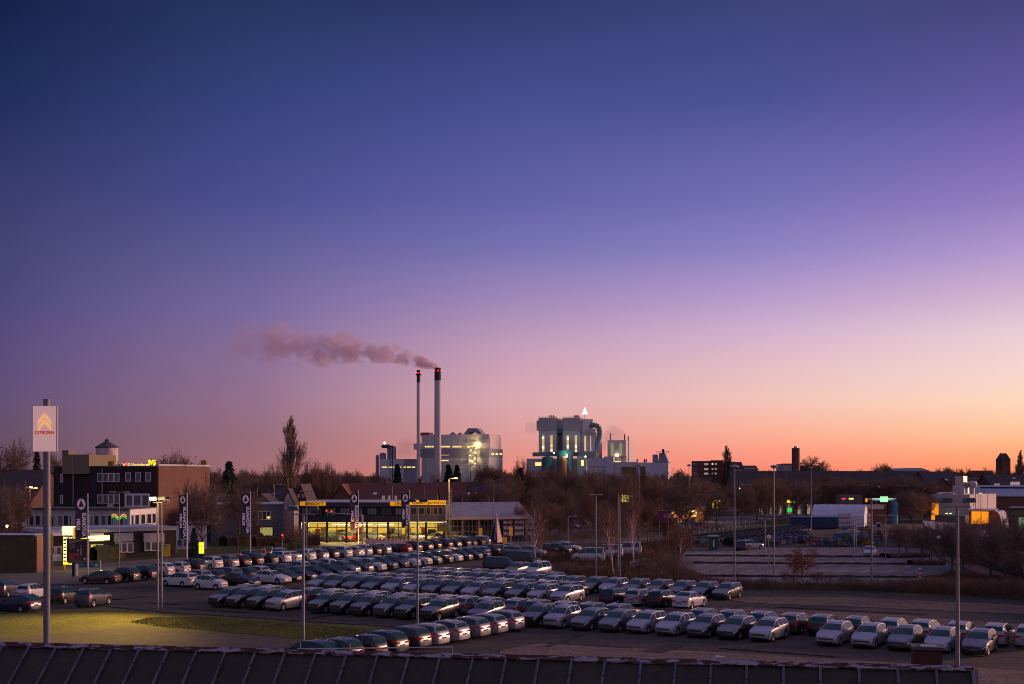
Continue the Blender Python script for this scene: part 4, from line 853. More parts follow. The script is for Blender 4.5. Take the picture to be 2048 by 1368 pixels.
for k_, (px, py, hh) in enumerate(((1086, 874, 3), (1086.5, 892, 5), (1103, 899, 4), (1103, 890, 2), (1135.5, 875, 4), (1135.5, 890, 5), (1152, 890, 6), (1152, 901, 3))):
    o = b.box('slot_lamp', emis('slot_bright', (1, .85, .4), 1.6), px - 1.8, px + 1.8, py, py + hh, .28, .34)
for p0, p1, q in ((1168, 1173, 3), (1180, 1183, 3)): b.win(p0, p1, 871, 903, emis('side_slot', (1, .55, .25), .7), m_frame, y=2.9, fw=.3)
b.box('duct_box', m_pt, 1171, 1190, 857, 865.5, -3, 3)
mb = MB(); pts = [(1178, 850), (1189, 850), (1195, 853), (1197.5, 860), (1197.5, 873), (1193, 884), (1192, 905)]; pv = None
for px, py in pts:
    p = Vector((b.x(px), 4, b.z(px, py)))
    if pv is not None: mb.tube(pv, p, 5 * s2, k=14)
    pv = p
mb.build('flue_duct', m_tealg, b.root, True)
b.box('duct_bridge', m_tealg, 1065, 1192, 904.5, 912.5, -5, 0)
for p, r_, yt, mm in ((1137, 16, 902, m_teal), (1103, 11, 915, m_teal)):
    mb = MB(); mb.lathe([(r_ * s2, 0), (r_ * s2, b.z(p, yt)), (r_ * s2 * .2, b.z(p, yt - 2))], b.x(p), -14, 24); mb.build('tank', mm, b.root, True)
mb = MB(); mb.lathe([(5.5 * s2, 0), (5.5 * s2, b.z(1140, 918)), (4 * s2, b.z(1140, 914))], b.x(1139.5), -24, 16); mb.build('orange_silo', bmat('orange_silo', (.42, .13, .045)), b.root, True)
for px, py in ((1119.5, 907), (1144.5, 911), (1181, 914), (1144.5, 914)):
    mb = MB(); r_ = .7; mb.lathe([(.1, -r_), (r_, 0), (.1, r_)], 0, 0, 8); o = mb.build('yard_lamp', m_lampw, b.root); o.location = (b.x(px), -22, b.z(px, py))
c = Matrix.Translation(b.root.location) @ Matrix.Rotation(-b.a, 4, 'Z') @ Vector((b.x(1144), -26, b.z(1144, 908))); lamp('POINT', c, 2600, (.7, 1, .75), .5)
b.box('low_hall', m_pw, 1053, 1170, 917, None, -8, 10); b.box('hall_block', m_pg, 1154, 1172, 912, None, -10, 0); b.win(1070, 1083, 924, 932, m_glz, m_frame, y=-8)
b.win(1162, 1168, 920, 932, m_glz, m_frame, 3, y=-10)
for p0 in (1080, 1130):
    for q in range(3): b.box('vent', bmat('vent_yellow', (.5, .28, .03)), p0 + 18 + q * 4 if p0 == 1080 else p0 + 18 + q * 3.5, p0 + 20 + q * 4 if p0 == 1080 else p0 + 20.5 + q * 3.5, 830.5, 834.5, 5, 7)
mb = MB()
tx, tz = b.x(1165), b.z(1165, 833)
for q in (-1, -.33, .33, 1):
    mb.tube((tx + q * 5.6 * s2, 10, b.z(1165, 828)), (tx, 10, b.z(1165, 814)), .16, k=5)
mb.build('light_pyramid', emis('tree_lights', (1, .85, .6), 7), b.root)
mb = MB(); mb.tube((tx, 10, tz - 1), (tx, 10, b.z(1165, 814)), .2, k=5); mb.build('light_mast', m_pd, b.root)
b = B('stair_block', 'pale tower block with lit slots and two short flues right of the boiler house', 'building', 1215, D2, 20)
b.box('wall', m_pk, 1215, 1250.5, 880, 913, 0, 30); b.box('base', m_pk, 1208, 1243, 913, None, 2, 30)
xr = b.x(1250.5); mb = MB(); mb.box(xr + .01, xr + .4, .5, 30, b.z(1250, 913), b.z(1250, 880.4)); mb.build('side_wall', MATS['boiler_side_sunlit'], b.root); mb = MB(); mb.box(xr - 12, xr + .2, 3, 30, 0, b.z(1250, 913) - .02); mb.build('side_base', MATS['boiler_side_sunlit'], b.root)  # right side takes the sunlit copy of the wall colour
for p in (1221, 1238.5): b.win(p, p + 6.5, 886, 911, emis('slot_green', (.30, .36, .12), .5), m_frame)
for q in (1253, 1262): b.swin(q, q + 2.5, 885, 911, 1250.5, MATS['side_slot'], m_frame)
for p, t in ((1221, 866), (1249, 868), (1256.5, 872)):
    mb = MB(); mb.lathe([(1.1 * s2 * 1.3, 0), (1.1 * s2 * 1.3, 20)], 0, 0, 10); o = mb.build('flue', m_pd if p != 1256.5 else m_pt, b.root); o.location = (b.x(p, 8), 8, b.z(p, t) - 20)
mb = MB(); mb.lathe([(.1, -1), (1.2, 0), (.1, 1)], 0, 0, 8); o = mb.build('wall_lamp', m_lampw, b.root); o.location = (b.x(1234), -.8, b.z(1234, 911))
b.win(1230, 1242, 922, 928, m_glz, m_frame, 3, y=2)
b = B('factory_hall', 'long low pale factory halls in front of the tower block', 'factory', 1170, 900, 8)
b.box('wall', m_pw, 1175, 1212, 916, None, 0, 20); b.box('pier', m_pk, 1210.5, 1227, 913, None, -1, 20); b.box('hall', m_pw, 1227.3, 1275, 924, None, 2, 20); b.box('hall_right', m_pk, 1275.3, 1340, 925, None, 0, 22)
for p_ in (1186, 1198, 1240, 1253, 1266, 1290, 1306): b.box('cladding_joint', m_pg, p_, p_ + .5, 930, None, -.08 if p_ < 1212 else 1.9 if p_ < 1275 else -.08, .01 if p_ < 1212 or p_ > 1275 else 2.01)
b.box('pipe_run', m_galv, 1176, 1211, 932, 933, -.6, -.2); b.box('green_panel', bmat('moss_panel', (.12, .13, .05)), 1243, 1272, 934, 948, 1.8, 2.05); b.box('green_door', bmat('door_teal', (.06, .12, .11)), 1280, 1291, 933, 947, -.1, .05)
for p in (1274, 1288.5, 1292): mb = MB(); mb.lathe([(.5, 0), (.5, 2.6)], 0, 0, 8); o = mb.build('vent_pipe', m_pd, b.root); o.location = (b.x(p), 4, b.z(p, 925))
b = B('mill_silo', 'square pale silo block with a tapering dark roof structure and railing', 'silo', 1294, 860, 12)
b.box('wall', m_pk, 1300, 1335.5, 926, None, 0, 16); xr = b.x(1335.5); mb = MB(); mb.box(xr + .01, xr + .4, .3, 16, 0, b.z(1335, 927)); mb.build('side_wall', MATS['boiler_side_sunlit'], b.root)  # side wall in the same colour with warm light painted in
b.box('roof_bin', m_pg, 1305, 1314, 909, 926, 2, 9); mb = MB(); mb.prism([(b.x(1315), b.z(1325, 926)), (b.x(1318), b.z(1325, 906)), (b.x(1329), b.z(1325, 906)), (b.x(1337), b.z(1325, 926))], 2, 10); mb.build('roof_hopper', m_pg, b.root); b.box('roof_vent', m_pd, 1324, 1328, 898, 906, 4, 7)
mb = MB()
for p in range(1313, 1340, 4): mb.tube((b.x(p), 1, b.z(p, 907)), (b.x(p), 1, b.z(p, 903)), .12, k=4)
mb.tube((b.x(1313), 1, b.z(1313, 903)), (b.x(1339), 1, b.z(1339, 903)), .14, k=4); mb.build('railing', m_pd, b.root)

# --- houses in the middle
W = lambda a_, b_, c_, d_: (a_, b_, c_, d_)
house('long red-roofed brick terrace with dormers behind the showroom', 690, 870, 300, 1004, 966, 16, m_rbrick2, m_tile, wins=((764, 770, 991, 1001, emis('dim_win', (.7, .5, .45), .35)), (776, 781, 991, 1001, MATS['dim_win']), (789, 794, 991, 1001, MATS['dim_win'])), chim=((840, 958), (770, 960)), sky=((750, 988),))
house('steep dark brick gable end left of the long red roof', 660, 706, 296, 1002, 968, 14, m_rbrick2, m_tile, axis='y')
house('red-roofed brick house right of the long terrace', 868, 930, 320, 1000, 964, 14, m_rbrick2, m_tile, chim=((876, 960),), wins=((895, 899, 1004, 1010), (908, 912, 1004, 1010)))
house('red-roofed house behind the two conifers', 930, 1010, 330, 1000, 964, 14, m_rbrick2, m_tiledk, chim=((962, 961),), wins=((923 + 12, 940, 984, 990, MATS['dim_win']), (950, 954, 984, 990, MATS['dim_win'])))
house('distant wide red roof left of the poplar', 400, 530, 380, 1000, 966, 16, m_rbrick2, m_tile, chim=((430, 962), (520, 964)))
house('distant red roof behind the pale gables', 520, 680, 420, 985, 962, 16, m_rbrick2, m_tile, chim=((560, 958), (640, 958)))
house('dark-roofed house with a chimney and a skylight', 528, 578, 262, 1004, 976, 12, bmat('render_grey', (.12, .10, .10)), m_tiledk, chim=((544, 970),), sky=((543, 990),), wins=((548, 554, 1007, 1014),))
house('white half-timbered gable house with ornate front', 564, 588, 250, 1007, 977, 12, bmat('half_timber', (.34, .29, .28), .5, 3), m_tiledk, axis='y', wins=((573, 578, 990, 998), (569, 573, 1009, 1018), (579, 583, 1009, 1018)))
house('brick gable house with two small white windows', 591, 612, 256, 1002, 968, 12, m_rbrick, m_tiledk, axis='y', wins=((595, 600, 988, 995), (604, 609, 988, 995), (588 + 5, 602, 1008, 1018)))
house('grey flat-gabled building with pale wall behind the first flags', 420, 470, 250, 1006, 990, 12, bmat('render_dark', (.12, .10, .10)), m_tiledk, wins=((445, 449, 991, 1000), (425, 430, 1012, 1022)))
house('pale rendered house with dark roof slope behind the bare pole', 500, 545, 240, 1009, 987, 10, bmat('render_pale', (.17, .14, .14)), m_tiledk, axis='y')
# dark two-storey building left of the showroom
b = B('workshop_building', 'dark grey two-storey building with one lit lamp window left of the showroom', 'building', 422, 226, -11)
b.box('wall', m_grey, 422, 565, 1009, None, 0, 14); b.box('fascia', m_frostroof, 421, 566, 1007.3, 1009, -.2, 14.2); b.box('entrance_recess', m_navy, 500, 548, 1052, None, -.05, .1)
b.box('lit_entrance', emis('entrance_glow', (.5, .45, .12), .5), 520, 545, 1055, 1078, -.12, -.02); b.win(516, 541, 1022, 1040, m_pane, m_frame, 3); b.win(427, 440, 1022, 1036, m_pane, m_frame, 2)
b.box('lit_lamp', emis('small_amber', (1, .6, .1), 3), 535, 539, 1033.5, 1036.5, -.3, -.12)
# --- car showroom
b = B('car_showroom', 'two-storey car showroom with glowing glass ground floor and yellow sign bands', 'showroom', 600, 226, 0)
zs = b.z(700, 1003)
b.box('upper_wall', m_navy, 600, 818, 1005, 1014.5, 0, 18); b.box('upper_wall_lower', m_navy, 600, 818, 1031, 1044.5, 0, 18); b.box('window_band_back', m_navy, 600, 818, 1014.5, 1031, .5, 17.9)
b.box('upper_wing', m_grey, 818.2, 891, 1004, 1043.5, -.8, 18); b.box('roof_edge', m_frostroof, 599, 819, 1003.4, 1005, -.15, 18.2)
for p in (604, 624, 652, 680, 706, 734, 762, 790): b.win(p, p + 20, 1015.5, 1030.5, m_blind if p % 3 else m_pane, m_navy, 3)
for p in (821, 836, 852, 866, 876): b.win(p, p + (13 if p < 850 else 9.5), 1014, 1029.5, m_pane, bmat('wood_frame', (.3, .18, .14)), 1, y=-.8)
# ground floor: real glazing in front of a lit room
m_int = mat('showroom_wall_glow', (.55, .42, .16), .8, 0, .25, .5, emit=(1, .64, .10), estr=.75); m_ceil = mat('showroom_ceiling_glow', (.7, .65, .5), .8, emit=(1, .74, .22), estr=1.1)  # wall and ceiling emit themselves, room light painted into the material
b.box('back_wall', m_int, 602, 890, 1044.6, None, 7, 7.3); b.box('ceiling', m_ceil, 602, 890, 1044.6, 1045.6, .3, 7); b.box('side_wall', m_navy, 599, 602, 1044.5, None, 0, 18)
mg = bpy.data.materials.new('shop_glass'); mg.use_nodes = True; t = mg.node_tree; t.nodes.clear(); oo = t.nodes.new('ShaderNodeOutputMaterial'); ms = t.nodes.new('ShaderNodeMixShader'); tr = t.nodes.new('ShaderNodeBsdfTransparent'); tr.inputs[0].default_value = (.85, .85, .8, 1); gl = t.nodes.new('ShaderNodeBsdfGlossy'); gl.inputs['Roughness'].default_value = .03
ms.inputs[0].default_value = .1; t.links.new(tr.outputs[0], ms.inputs[1]); t.links.new(gl.outputs[0], ms.inputs[2]); t.links.new(ms.outputs[0], oo.inputs[0])
ps = [615, 654, 693, 734, 776, 817, 852, 888]
for i, p in enumerate(ps): b.box('pier', m_navy, p - 1.5, p + 1.5, 1044.5, None, -.2, .4)
for p0, p1 in zip([602] + ps, ps):
    if p1 - p0 < 15: continue
    x0, x1 = b.x(p0 + 1.6), b.x(p1 - 1.6); zt = b.z(p0, 1045.5); mb = MB(); mb.box(x0, x1, .1, .2, zt - .12, zt); mb.box(x0, x1, .1, .2, zt - .95, zt - .85)
    for k_ in range(3): xx = x0 + (x1 - x0) * k_ / 2; mb.box(xx - .06, xx + .06, .09, .21, 0, zt - .12)
    o = mb.build('shop_window', m_black, b.root); pm = MB(); pm.box(x0, x1, .13, .16, 0.05, zt - .1); pm.build('pane', mg, o)
for p in (680, 726, 768): mb = MB(); x = b.x(p); z_ = b.z(p, 1048); mb.box(x - 1.6, x + 1.6, 1.2, 1.5, z_ - .25, z_ - .05); mb.build('strip_light', m_whitee if False else emis('strip', (1, .9, .6), 5), b.root)
rnd = random.Random(3)
for i in range(26):
    p = 606 + i * 10.6 + rnd.uniform(-3, 3); x = b.x(p); h_ = rnd.uniform(1.0, 2.6); c_ = [m_navy, m_frame, bmat('kiosk_red', (.3, .05, .03)), bmat('kiosk_wood', (.3, .2, .08))][i % 4]
    mb = MB(); w_ = rnd.uniform(.3, .8); mb.box(x - w_, x + w_, 6.2, 6.6, 0.05 + (.7 if i % 2 else 0), h_ + .05); mb.box(x - w_ * .9, x + w_ * .9, 6.15, 6.2, h_ * .6, h_ * .9); mb.build('display_stand', c_, b.root)
for cx_, w_, al, body in ((600, 44, .42, 'LENSCH'), (780, 42, .40, 'LENSCH')):
    pass
m_sy = emis('sign_yellow', (1, .42, .004), .42); m_sy2 = emis('sign_yellow_lit', (1, .42, .004), .75)
b.box('yellow_sign', m_sy, 600, 651, 1003.2, 1011.4, -.25, -.02); b.box('yellow_sign', m_sy, 780, 818, 1003.2, 1011.4, -.25, -.02); b.box('yellow_sign', m_sy2, 819.5, 891.5, 1001, 1009.5, -1.15, -.85)
tx = lambda px, py, body, sz, y=-.3: text('letters', body, sz, m_black, b.root, (b.x(px, y), y, b.z(px, py, y)), sx=1.05, bold=.015)
tx(610, 1010, 'LENSCH T', .72); tx(789, 1010, 'LEN', .72); tx(824, 1008, 'GEBRAUCHT-', .58, -1.2); tx(857, 1007.6, 'JAHRESWAGEN', .62, -1.2)
for i, (p, pw) in enumerate(((705, 1800), (660, 1500), (760, 1800), (835, 1500), (625, 1200))): lamp('AREA', (b.root.location.x + b.x(p), 226 + 3, b.z(p, 1048)), pw * .9, (1, .74, .3), 4, aim=(b.root.location.x + b.x(p), 222, 0))
b = B('service_shed', 'long shed with frosted roof and glazed front right of the showroom', 'building', 889, 232, -14)
x0, x1 = b.x(890), b.x(1060)
mb = MB(); zf = b.z(900, 1034.5); zk = zf + 2.7; mb.prismx([(-1.2, zf), (9, zk), (18, zf + .4), (18, zf), (9, zk - .4), (-1.2, zf - .35)], x0 - .4, x1); mb.build('roof', bmat('shed_roof', (.26, .24, .29), .12, .6), b.root)
mb = MB(); mb.box(x0, x1 - .5, 3, 3.2, 0, zf - .2); mb.build('back_wall', m_roofdk, b.root)
mb = MB(); mb.box(x0 - .4, x1, -1.25, -1.1, zf - .45, zf + .05); mb.build('eaves_board', bmat('eaves', (.55, .38, .32)), b.root)
for i in range(6): xx = x0 + (x1 - x0 - 1) * i / 5; mb = MB(); mb.box(xx, xx + .3, -.8, -.5, 0, zf - .1); mb.build('post', bmat('shed_post', (.3, .22, .2)), b.root)
mb = MB()
for k_ in range(4): z_ = .8 + k_ * (zf - 1.2) / 3.4; mb.box(x0, x1 - 1, -.4, -.3, z_, z_ + .12)
for i in range(22): xx = x0 + (x1 - x0 - 1) * i / 21; mb.box(xx, xx + .1, -.42, -.32, 0, zf - .3)
mb.build('glazing_bars', bmat('bars', (.2, .16, .17)), b.root)
for i in range(9):
    xx = x0 + 11.5 + (i % 3) * 2.3; mb = MB(); z_ = 1 + (i // 3) * 1.15; mb.box(xx, xx + 1.9, -.28, -.2, z_, z_ + .7); mb.build('bright_panel', mat('panel_pink', (.62, .5, .55), .5), b.root)
b.box('roof_light', m_white, 891, 948, 1015, 1019, 6, 10)
# pyramid advertising tower
b = B('advert_pyramid', 'slim pyramid advertising tower with blue and picture sides on a brick plinth', 'sign', 981, 196)
zb_ = b.z(994, 1085); zt = b.z(993, 1026); w_ = 1.0
b.box('plinth', m_rbrick2, 982, 1006.5, 1085, None, -1.0, 1.0)
xl, xm, xr = b.x(981), b.x(995), b.x(1005.5); xt = b.x(993)
mb = MB(); mb.quad([(xl, .3, zb_), (xm, -1, zb_), (xt, 0, zt)]); mb.quad([(xr, .4, zb_), (xl, .3, zb_), (xt, 0, zt)]); mb.build('blue_face', m_navy, b.root)
mb = MB(); mb.quad([(xm, -1, zb_), (xr, .4, zb_), (xt, 0, zt)]); mb.build('picture_face', mat('salmon_print', (.5, .2, .14), .6, 0, .5, 2.5), b.root)
mb = MB()
for a_, c_ in (((xm, -1, zb_), (xt, 0, zt)), ((xr, .4, zb_), (xt, 0, zt)), ((xm, -1, zb_), (xr, .4, zb_))): mb.tube(a_, c_, .07, k=5)
mb.build('edge_trim', m_white, b.root)
d_ = Vector((xt - (xl + xm) / 2, .3, zt - zb_)); ang = math.atan2(d_.z, d_.x)
text('letters', 'AUTOHAUS KLEIN', .5, bmat('letter_lilac', (.6, .5, .6)), b.root, ((xl + xm) / 2 + .35, -.55, zb_ + .4), rot=(R(90), -ang, 0), bold=.01)
# --- right side town
house('restaurant with blue slate roof and an orange lit entrance', 1296, 1412, 330, 1012, 986, 24, m_rbrick2, bmat('slate', (.07, .07, .10)), a=0, group=None, cat='restaurant',
      wins=((1334, 1353, 1016, 1036, emis('entrance_amber', (1, .5, .12), .9)), (1382, 1394, 1020, 1034, MATS['entrance_amber'])))
house('low dark roofed hall behind the birches', 1208, 1290, 330, 1014, 990, 18, m_rbrick2, MATS['slate'], group=None, cat='building')
lamp('POINT', P(1345, 1013, 326), 2200, (1, .6, .2), .4); lamp('POINT', P(1385, 1018, 326), 1500, (1, .6, .2), .4)
b = B('apartment_block', 'four-storey brick apartment block on the skyline right of the pale silo', 'building', 1383, 620, 12)
b.box('wall', m_rbrick2, 1383, 1420.5, 922, None, 0, 16); b.box('stair_wall', m_rbrick, 1420.7, 1447, 920.5, None, -1.5, 14)
for yy in (926, 936, 945): b.win(1387, 1394, yy, yy + 4.5, m_blind, m_frame); b.win(1408, 1417, yy, yy + 4.5, MATS['dim_win'], m_frame)
for yy in (926, 936, 945): b.win(1423, 1427, yy, yy + 4, m_yellw if yy == 926 else MATS['dim_win'], m_frame, y=-1.5); b.win(1429.5, 1434, yy, yy + 4, MATS['dim_win'], m_frame, y=-1.5)
house('pale gabled house on the skyline behind the thin poplar', 1455, 1486, 610, 936, 924, 12, bmat('render_rose', (.4, .28, .27)), m_tiledk, group='skyline houses'); house('lower dark-roofed house right of the thin poplar', 1487, 1515, 610, 938, 931, 12, MATS['render_rose'], m_tiledk, group='skyline houses')
b = B('brick_tower', 'round dark red brick tower with a cap on the skyline', 'tower', 1591.5, 560)
s_ = 560 / F; mb = MB(); zt = 13 + (948 - 896) * s_; mb.lathe([(8 * s_, 0), (7.8 * s_, zt)], k=24); mb.build('shaft', m_rbrick2, b.root, True); mb = MB(); mb.lathe([(3.5 * s_, zt), (3.5 * s_, zt + 3.4 * s_)], k=12); mb.build('cap', m_galv, b.root)
b = B('flat_block', 'pale flat-roofed building behind the round brick tower', 'building', 1563, 600, 0); b.box('wall', bmat('flat_pale', (.34, .27, .3)), 1563, 1584, 928, None, 0, 12); b.box('wing', m_rbrick2, 1600, 1640, 931, None, 1, 12); b.box('parapet', m_roofdk, 1563, 1640, 927, 928.6, -.2, .8)
b = B('warehouse', 'very long dark roofed warehouse forming the skyline on the right', 'warehouse', 1470, 480, 0); x1 = b.x(1868)
mb = MB(); zr = 13 + (948 - 942.5) * 490 / F; mb.prismx([(0, 0), (24, 0), (24, 7), (12, zr), (0, 7)], 0, x1); mb.build('wall', m_rbrick2, b.root); gable('roof', m_tiledk, b.root, 0, x1, 0, 24, 7.1, zr + .1)
for p in (1500, 1520, 1650, 1790, 1830): b.win(p, p + 5, 972, 980, m_blind, m_frame)
b = B('long_hall', 'low brick hall with pale roof edge behind the yard trees', 'building', 1480, 400, 12); b.box('wall', m_rbrick2, 1480, 1860, 972, None, 0, 20); b.box('roof_edge', m_frostroof, 1479, 1861, 970.5, 972, -.3, 20)
for i in range(14): b.win(1500 + i * 26, 1508 + i * 26, 977, 984, m_blind, m_frame)
house('brick gable house with a small white window left of the metal vents', 1862, 1906, 380, 975, 955, 14, m_rbrick2, m_tiledk, axis='y', group='houses on the right', wins=((1869, 1876, 972, 979),)); house('brown-roofed house with skylights on the right skyline', 1855, 1925, 420, 966, 943, 16, m_rbrick2, m_tiledk, group='houses on the right', chim=((1907, 956),), sky=((1893, 960),))
house('long dark-roofed row with pale dormers at the right edge', 1985, 2110, 430, 972, 949, 16, m_rbrick2, m_tiledk, group='houses on the right', wins=((2020, 2040, 963, 971, MATS['dim_win']), (1976 + 12, 2000, 967, 973, MATS['dim_win'])), chim=((2030, 946),), sky=((2028, 957),)); house('dark-roofed row behind the factory with a line of tiles', 1905, 1990, 440, 970, 954, 16, m_rbrick2, m_tiledk, group='houses on the right', sky=((1970, 962),))
b = B('low_dome_hall', 'wide pale hall with a shallow curved roof on the far right skyline', 'building', 1798, 900); mb = MB(); x1 = b.x(1858); mb.prism([(0, 0), (x1, 0), (x1, b.z(1830, 941)), (x1 * .75, b.z(1830, 936)), (x1 * .25, b.z(1830, 936)), (0, b.z(1830, 941))], 0, 30); mb.build('wall', m_frostroof, b.root)
b = B('church_tower', 'squat dark brick tower with a hipped roof on the right skyline', 'tower', 2000, 700); s_ = 700 / F; x1 = b.x(2021)
b.box('shaft', m_rbrick2, 2000, 2021, 920, None, 0, 6); mb = MB(); z0, z1 = b.z(2010, 920), b.z(2010, 906.5); mb.v = [(-.2, -.2, z0), (x1 + .2, -.2, z0), (x1 + .2, 6.2, z0), (-.2, 6.2, z0), (x1 * .3, 1.5, z1), (x1 * .7, 1.5, z1), (x1 * .7, 4.5, z1), (x1 * .3, 4.5, z1)]; mb.f = [(0, 1, 5, 4), (1, 2, 6, 5), (2, 3, 7, 6), (3, 0, 4, 7), (4, 5, 6, 7)]; mb.m = [0] * 5; mb.build('roof', m_tiledk, b.root)
b = B('flat_tower', 'dark flat-topped building on the skyline left of the squat tower', 'building', 1951, 700); b.box('wall', m_rbrick2, 1951, 1985, 941, None, 0, 10)
# factory on the right
b = B('factory', 'pale factory hall with rooftop vents and an amber lit doorway', 'factory', 1862, 330, 40)
b.box('front_wall', bmat('factory_beige', (.36, .31, .32), .05, .2), 1862, 1938, 989, None, 0, 20); m_fs = bmat('factory_side_sunlit', (.62, .52, .50), .04, .2)  # side wall colour is a pink copy of the front, evening light painted in
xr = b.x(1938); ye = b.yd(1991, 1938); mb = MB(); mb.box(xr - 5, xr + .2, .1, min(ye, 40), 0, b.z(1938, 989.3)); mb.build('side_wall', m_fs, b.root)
for i in (1, 2): mb = MB(); yy = min(ye, 40) * i / 3; mb.box(xr + .18, xr + .26, yy - .08, yy + .08, 3.2, b.z(1938, 990)); mb.build('wall_joint', m_black, b.root)
b.box('amber_door', emis('amber_wall_glow', (1, .30, .01), .95), 1862.5, 1876.5, 1006, 1040, -.15, -.02)  # amber lamplight painted as emission, the panel itself glows
b.box('dock_annexe', m_grey, 1870, 1930, 1031, None, -8, -.3)
for p in (1891, 1899): b.box('dock_lamp', m_yellp, p, p + 4, 1026, 1028, -2, -1.7)
for p, yt, w_ in ((1919, 951, 12), (1904, 968, 7)):
    pass
mb = MB(); x = b.x(1922, 6); mb.box(x - 1.3, x + 1.0, 5, 8, b.z(1922, 990), b.z(1922, 952)); mb.box(x - 1.8, x + 1.4, 4.6, 8.4, b.z(1922, 988), b.z(1922, 972)); mb.build('roof_vent_tower', m_galv, b.root)
mb = MB(); x = b.x(1945, 8); z_ = b.z(1945, 968); mb.lathe([(.6, b.z(1945, 990)), (.6, z_ - 1.2), (1.2, z_ - .8), (1.35, z_), (1.05, z_ + .6), (.3, z_ + .8)], x, 8, 12); mb.build('round_vent', m_galv, b.root)
for i in range(4): mb = MB(); x = b.x(1866 + i * 10.5); z_ = b.z(1880, 989); mb.prism([(x, z_), (x + .9, z_ + .55), (x + .95, z_)], 1, 14); mb.build('shed_roof', m_frostroof, b.root)
b = B('brick_vent_stack', 'short square brick stack standing left of the factory vents', 'chimney', 1904, 345); b.box('shaft', m_rbrick, 1904, 1910.5, 956, None, 0, .8)
b = B('rear_hall', 'wide low hall with frosted lilac roof behind the factory', 'building', 1935, 372, 23); x1 = b.x(2110); mb = MB(); z0 = b.z(2000, 991); z1 = b.z(2000, 979); mb.box(0, x1, 0, 24, 0, z0); mb.build('wall', m_rbrick2, b.root)
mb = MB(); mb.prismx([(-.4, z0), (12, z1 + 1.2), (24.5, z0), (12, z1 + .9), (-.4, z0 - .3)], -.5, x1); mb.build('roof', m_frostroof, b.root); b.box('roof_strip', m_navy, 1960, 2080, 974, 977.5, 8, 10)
b = B('amber_workshop', 'open workshop bay glowing amber beside the factory', 'building', 1937, 278, 25); b.box('wall', emis('amber_wall_glow', (1, .30, .01), .95), 1943, 1977, 1023, 1048, 0, .3); b.box('roof', m_frostroof, 1936, 1992, 1019, 1021.5, -4, 5); b.box('back_wall', m_rbrick2, 1938, 1990, 1022, None, .5, 5)  # orange light on the facade painted as a self-glowing wall
lamp('POINT', P(1960, 1026, 262), 1200, (1, .45, .08), .4); lamp('POINT', P(1869, 1004, 300), 1200, (1, .45, .06), .3)
b = B('hangar_tent', 'red-ended round-roofed tent hall with frosted cover beside the workshop', 'tent', 1978, 272, 30); mb = MB(); x1 = b.x(2003)
arc = [(x1 / 2 - x1 / 2 * math.cos(math.pi * i / 8), 1.6 + 3.0 * math.sin(math.pi * i / 8)) for i in range(9)]
mb.prism([(0, 0)] + arc + [(x1, 0)], 0, 11); mb.build('cover', m_frostroof, b.root); mb = MB(); mb.prism([(0.1, 0)] + [(x * .98 + .02, z * .99) for x, z in arc] + [(x1 - .1, 0)], -.05, -.02); mb.build('end_wall', mat('red_sheet', (.14, .012, .012), .6), b.root); b.z0 = 0
b = B('glazed_workshop', 'dark brick workshop with a green-lit grid window at the right edge', 'building', 2018, 245, 26); b.box('wall', m_rbrick2, 2018, 2120, 1019, None, 0, 12); b.box('roof_edge', m_roofdk, 2016, 2121, 1016, 1019, -.3, 12)
b.box('green_fascia', bmat('moss_green', (.11, .12, .035)), 2024, 2120, 1020, 1031, -.12, -.01); b.win(2036, 2110, 1034, 1068, emis('green_glass', (.35, .48, .30), .38), m_black, 9, fw=.08)
# tent, trailer, stacks
b = B('storage_tent', 'white storage tent with ribbed frosted roof behind the blue trailer', 'tent', 1624, 292, 24)
xa, xb = b.x(1624), b.x(1728); ze, zr = b.z(1680, 1031), b.z(1680, 1010)
prf = [(0, 0), (0, ze), (1.2, ze + (zr - ze) * .6), (3.2, zr), (5.2, ze + (zr - ze) * .6), (6.4, ze), (6.4, 0)]
mb = MB(); mb.prismx([(y, z) for y, z in prf], xa, xb); mb.build('cover', mat('tent_cover', (.52, .52, .62), .55, 0, .08, .8), b.root, False)
for i in range(7):
    x = xa + (xb - xa) * i / 6; mb = MB()
    for (ya, za), (yb2, zb2) in zip(prf[:-1], prf[1:]): mb.tube((x, ya, za + .03), (x, yb2, zb2 + .03), .06, k=5)
    mb.build('tent_rib', m_frame, b.root)
mb = MB(); mb.prismx([(y, z * .99) for y, z in prf], xb + .02, xb + .06); mb.build('end_wall', m_white, b.root)
b = B('flat_store', 'flat-roofed brick store with pale fascia behind the white tent', 'building', 1640, 318, 19); b.box('wall', m_rbrick2, 1640, 1768, 1011, None, 0, 12); b.box('fascia', m_concrete, 1640, 1768, 1008.5, 1018, -.2, 0); xr = b.x(1768); mb = MB(); mb.box(xr + .01, xr + .3, 0, 10, 0, b.z(1768, 1009)); mb.build('side_wall', m_rbrick, b.root)
b = B('curtain_trailer', 'long dark blue curtain-side trailer parked in front of the tent', 'trailer', 1581, 283, 14); b.box('body', mat('trailer_blue', (.006, .025, .085), .45, 0, .1, .5), 1581, 1676, 1034.5, 1055, 0, 2.6); b.box('roof', bmat('trailer_roof', (.1, .2, .42)), 1581, 1676, 1033.3, 1034.5, 0, 2.62); b.box('chassis', m_black, 1583, 1672, 1055.3, 1058, .3, 2.3)
for p in (1590, 1598, 1606, 1655, 1664): mb = MB(); mb.tube((b.x(p), .1, .5), (b.x(p), .4, .5), .5, k=16); mb.build('wheel', m_tyre, b.root)
rnd = random.Random(11)
m_ibc = mat('ibc_white', (.55, .48, .52), .5)
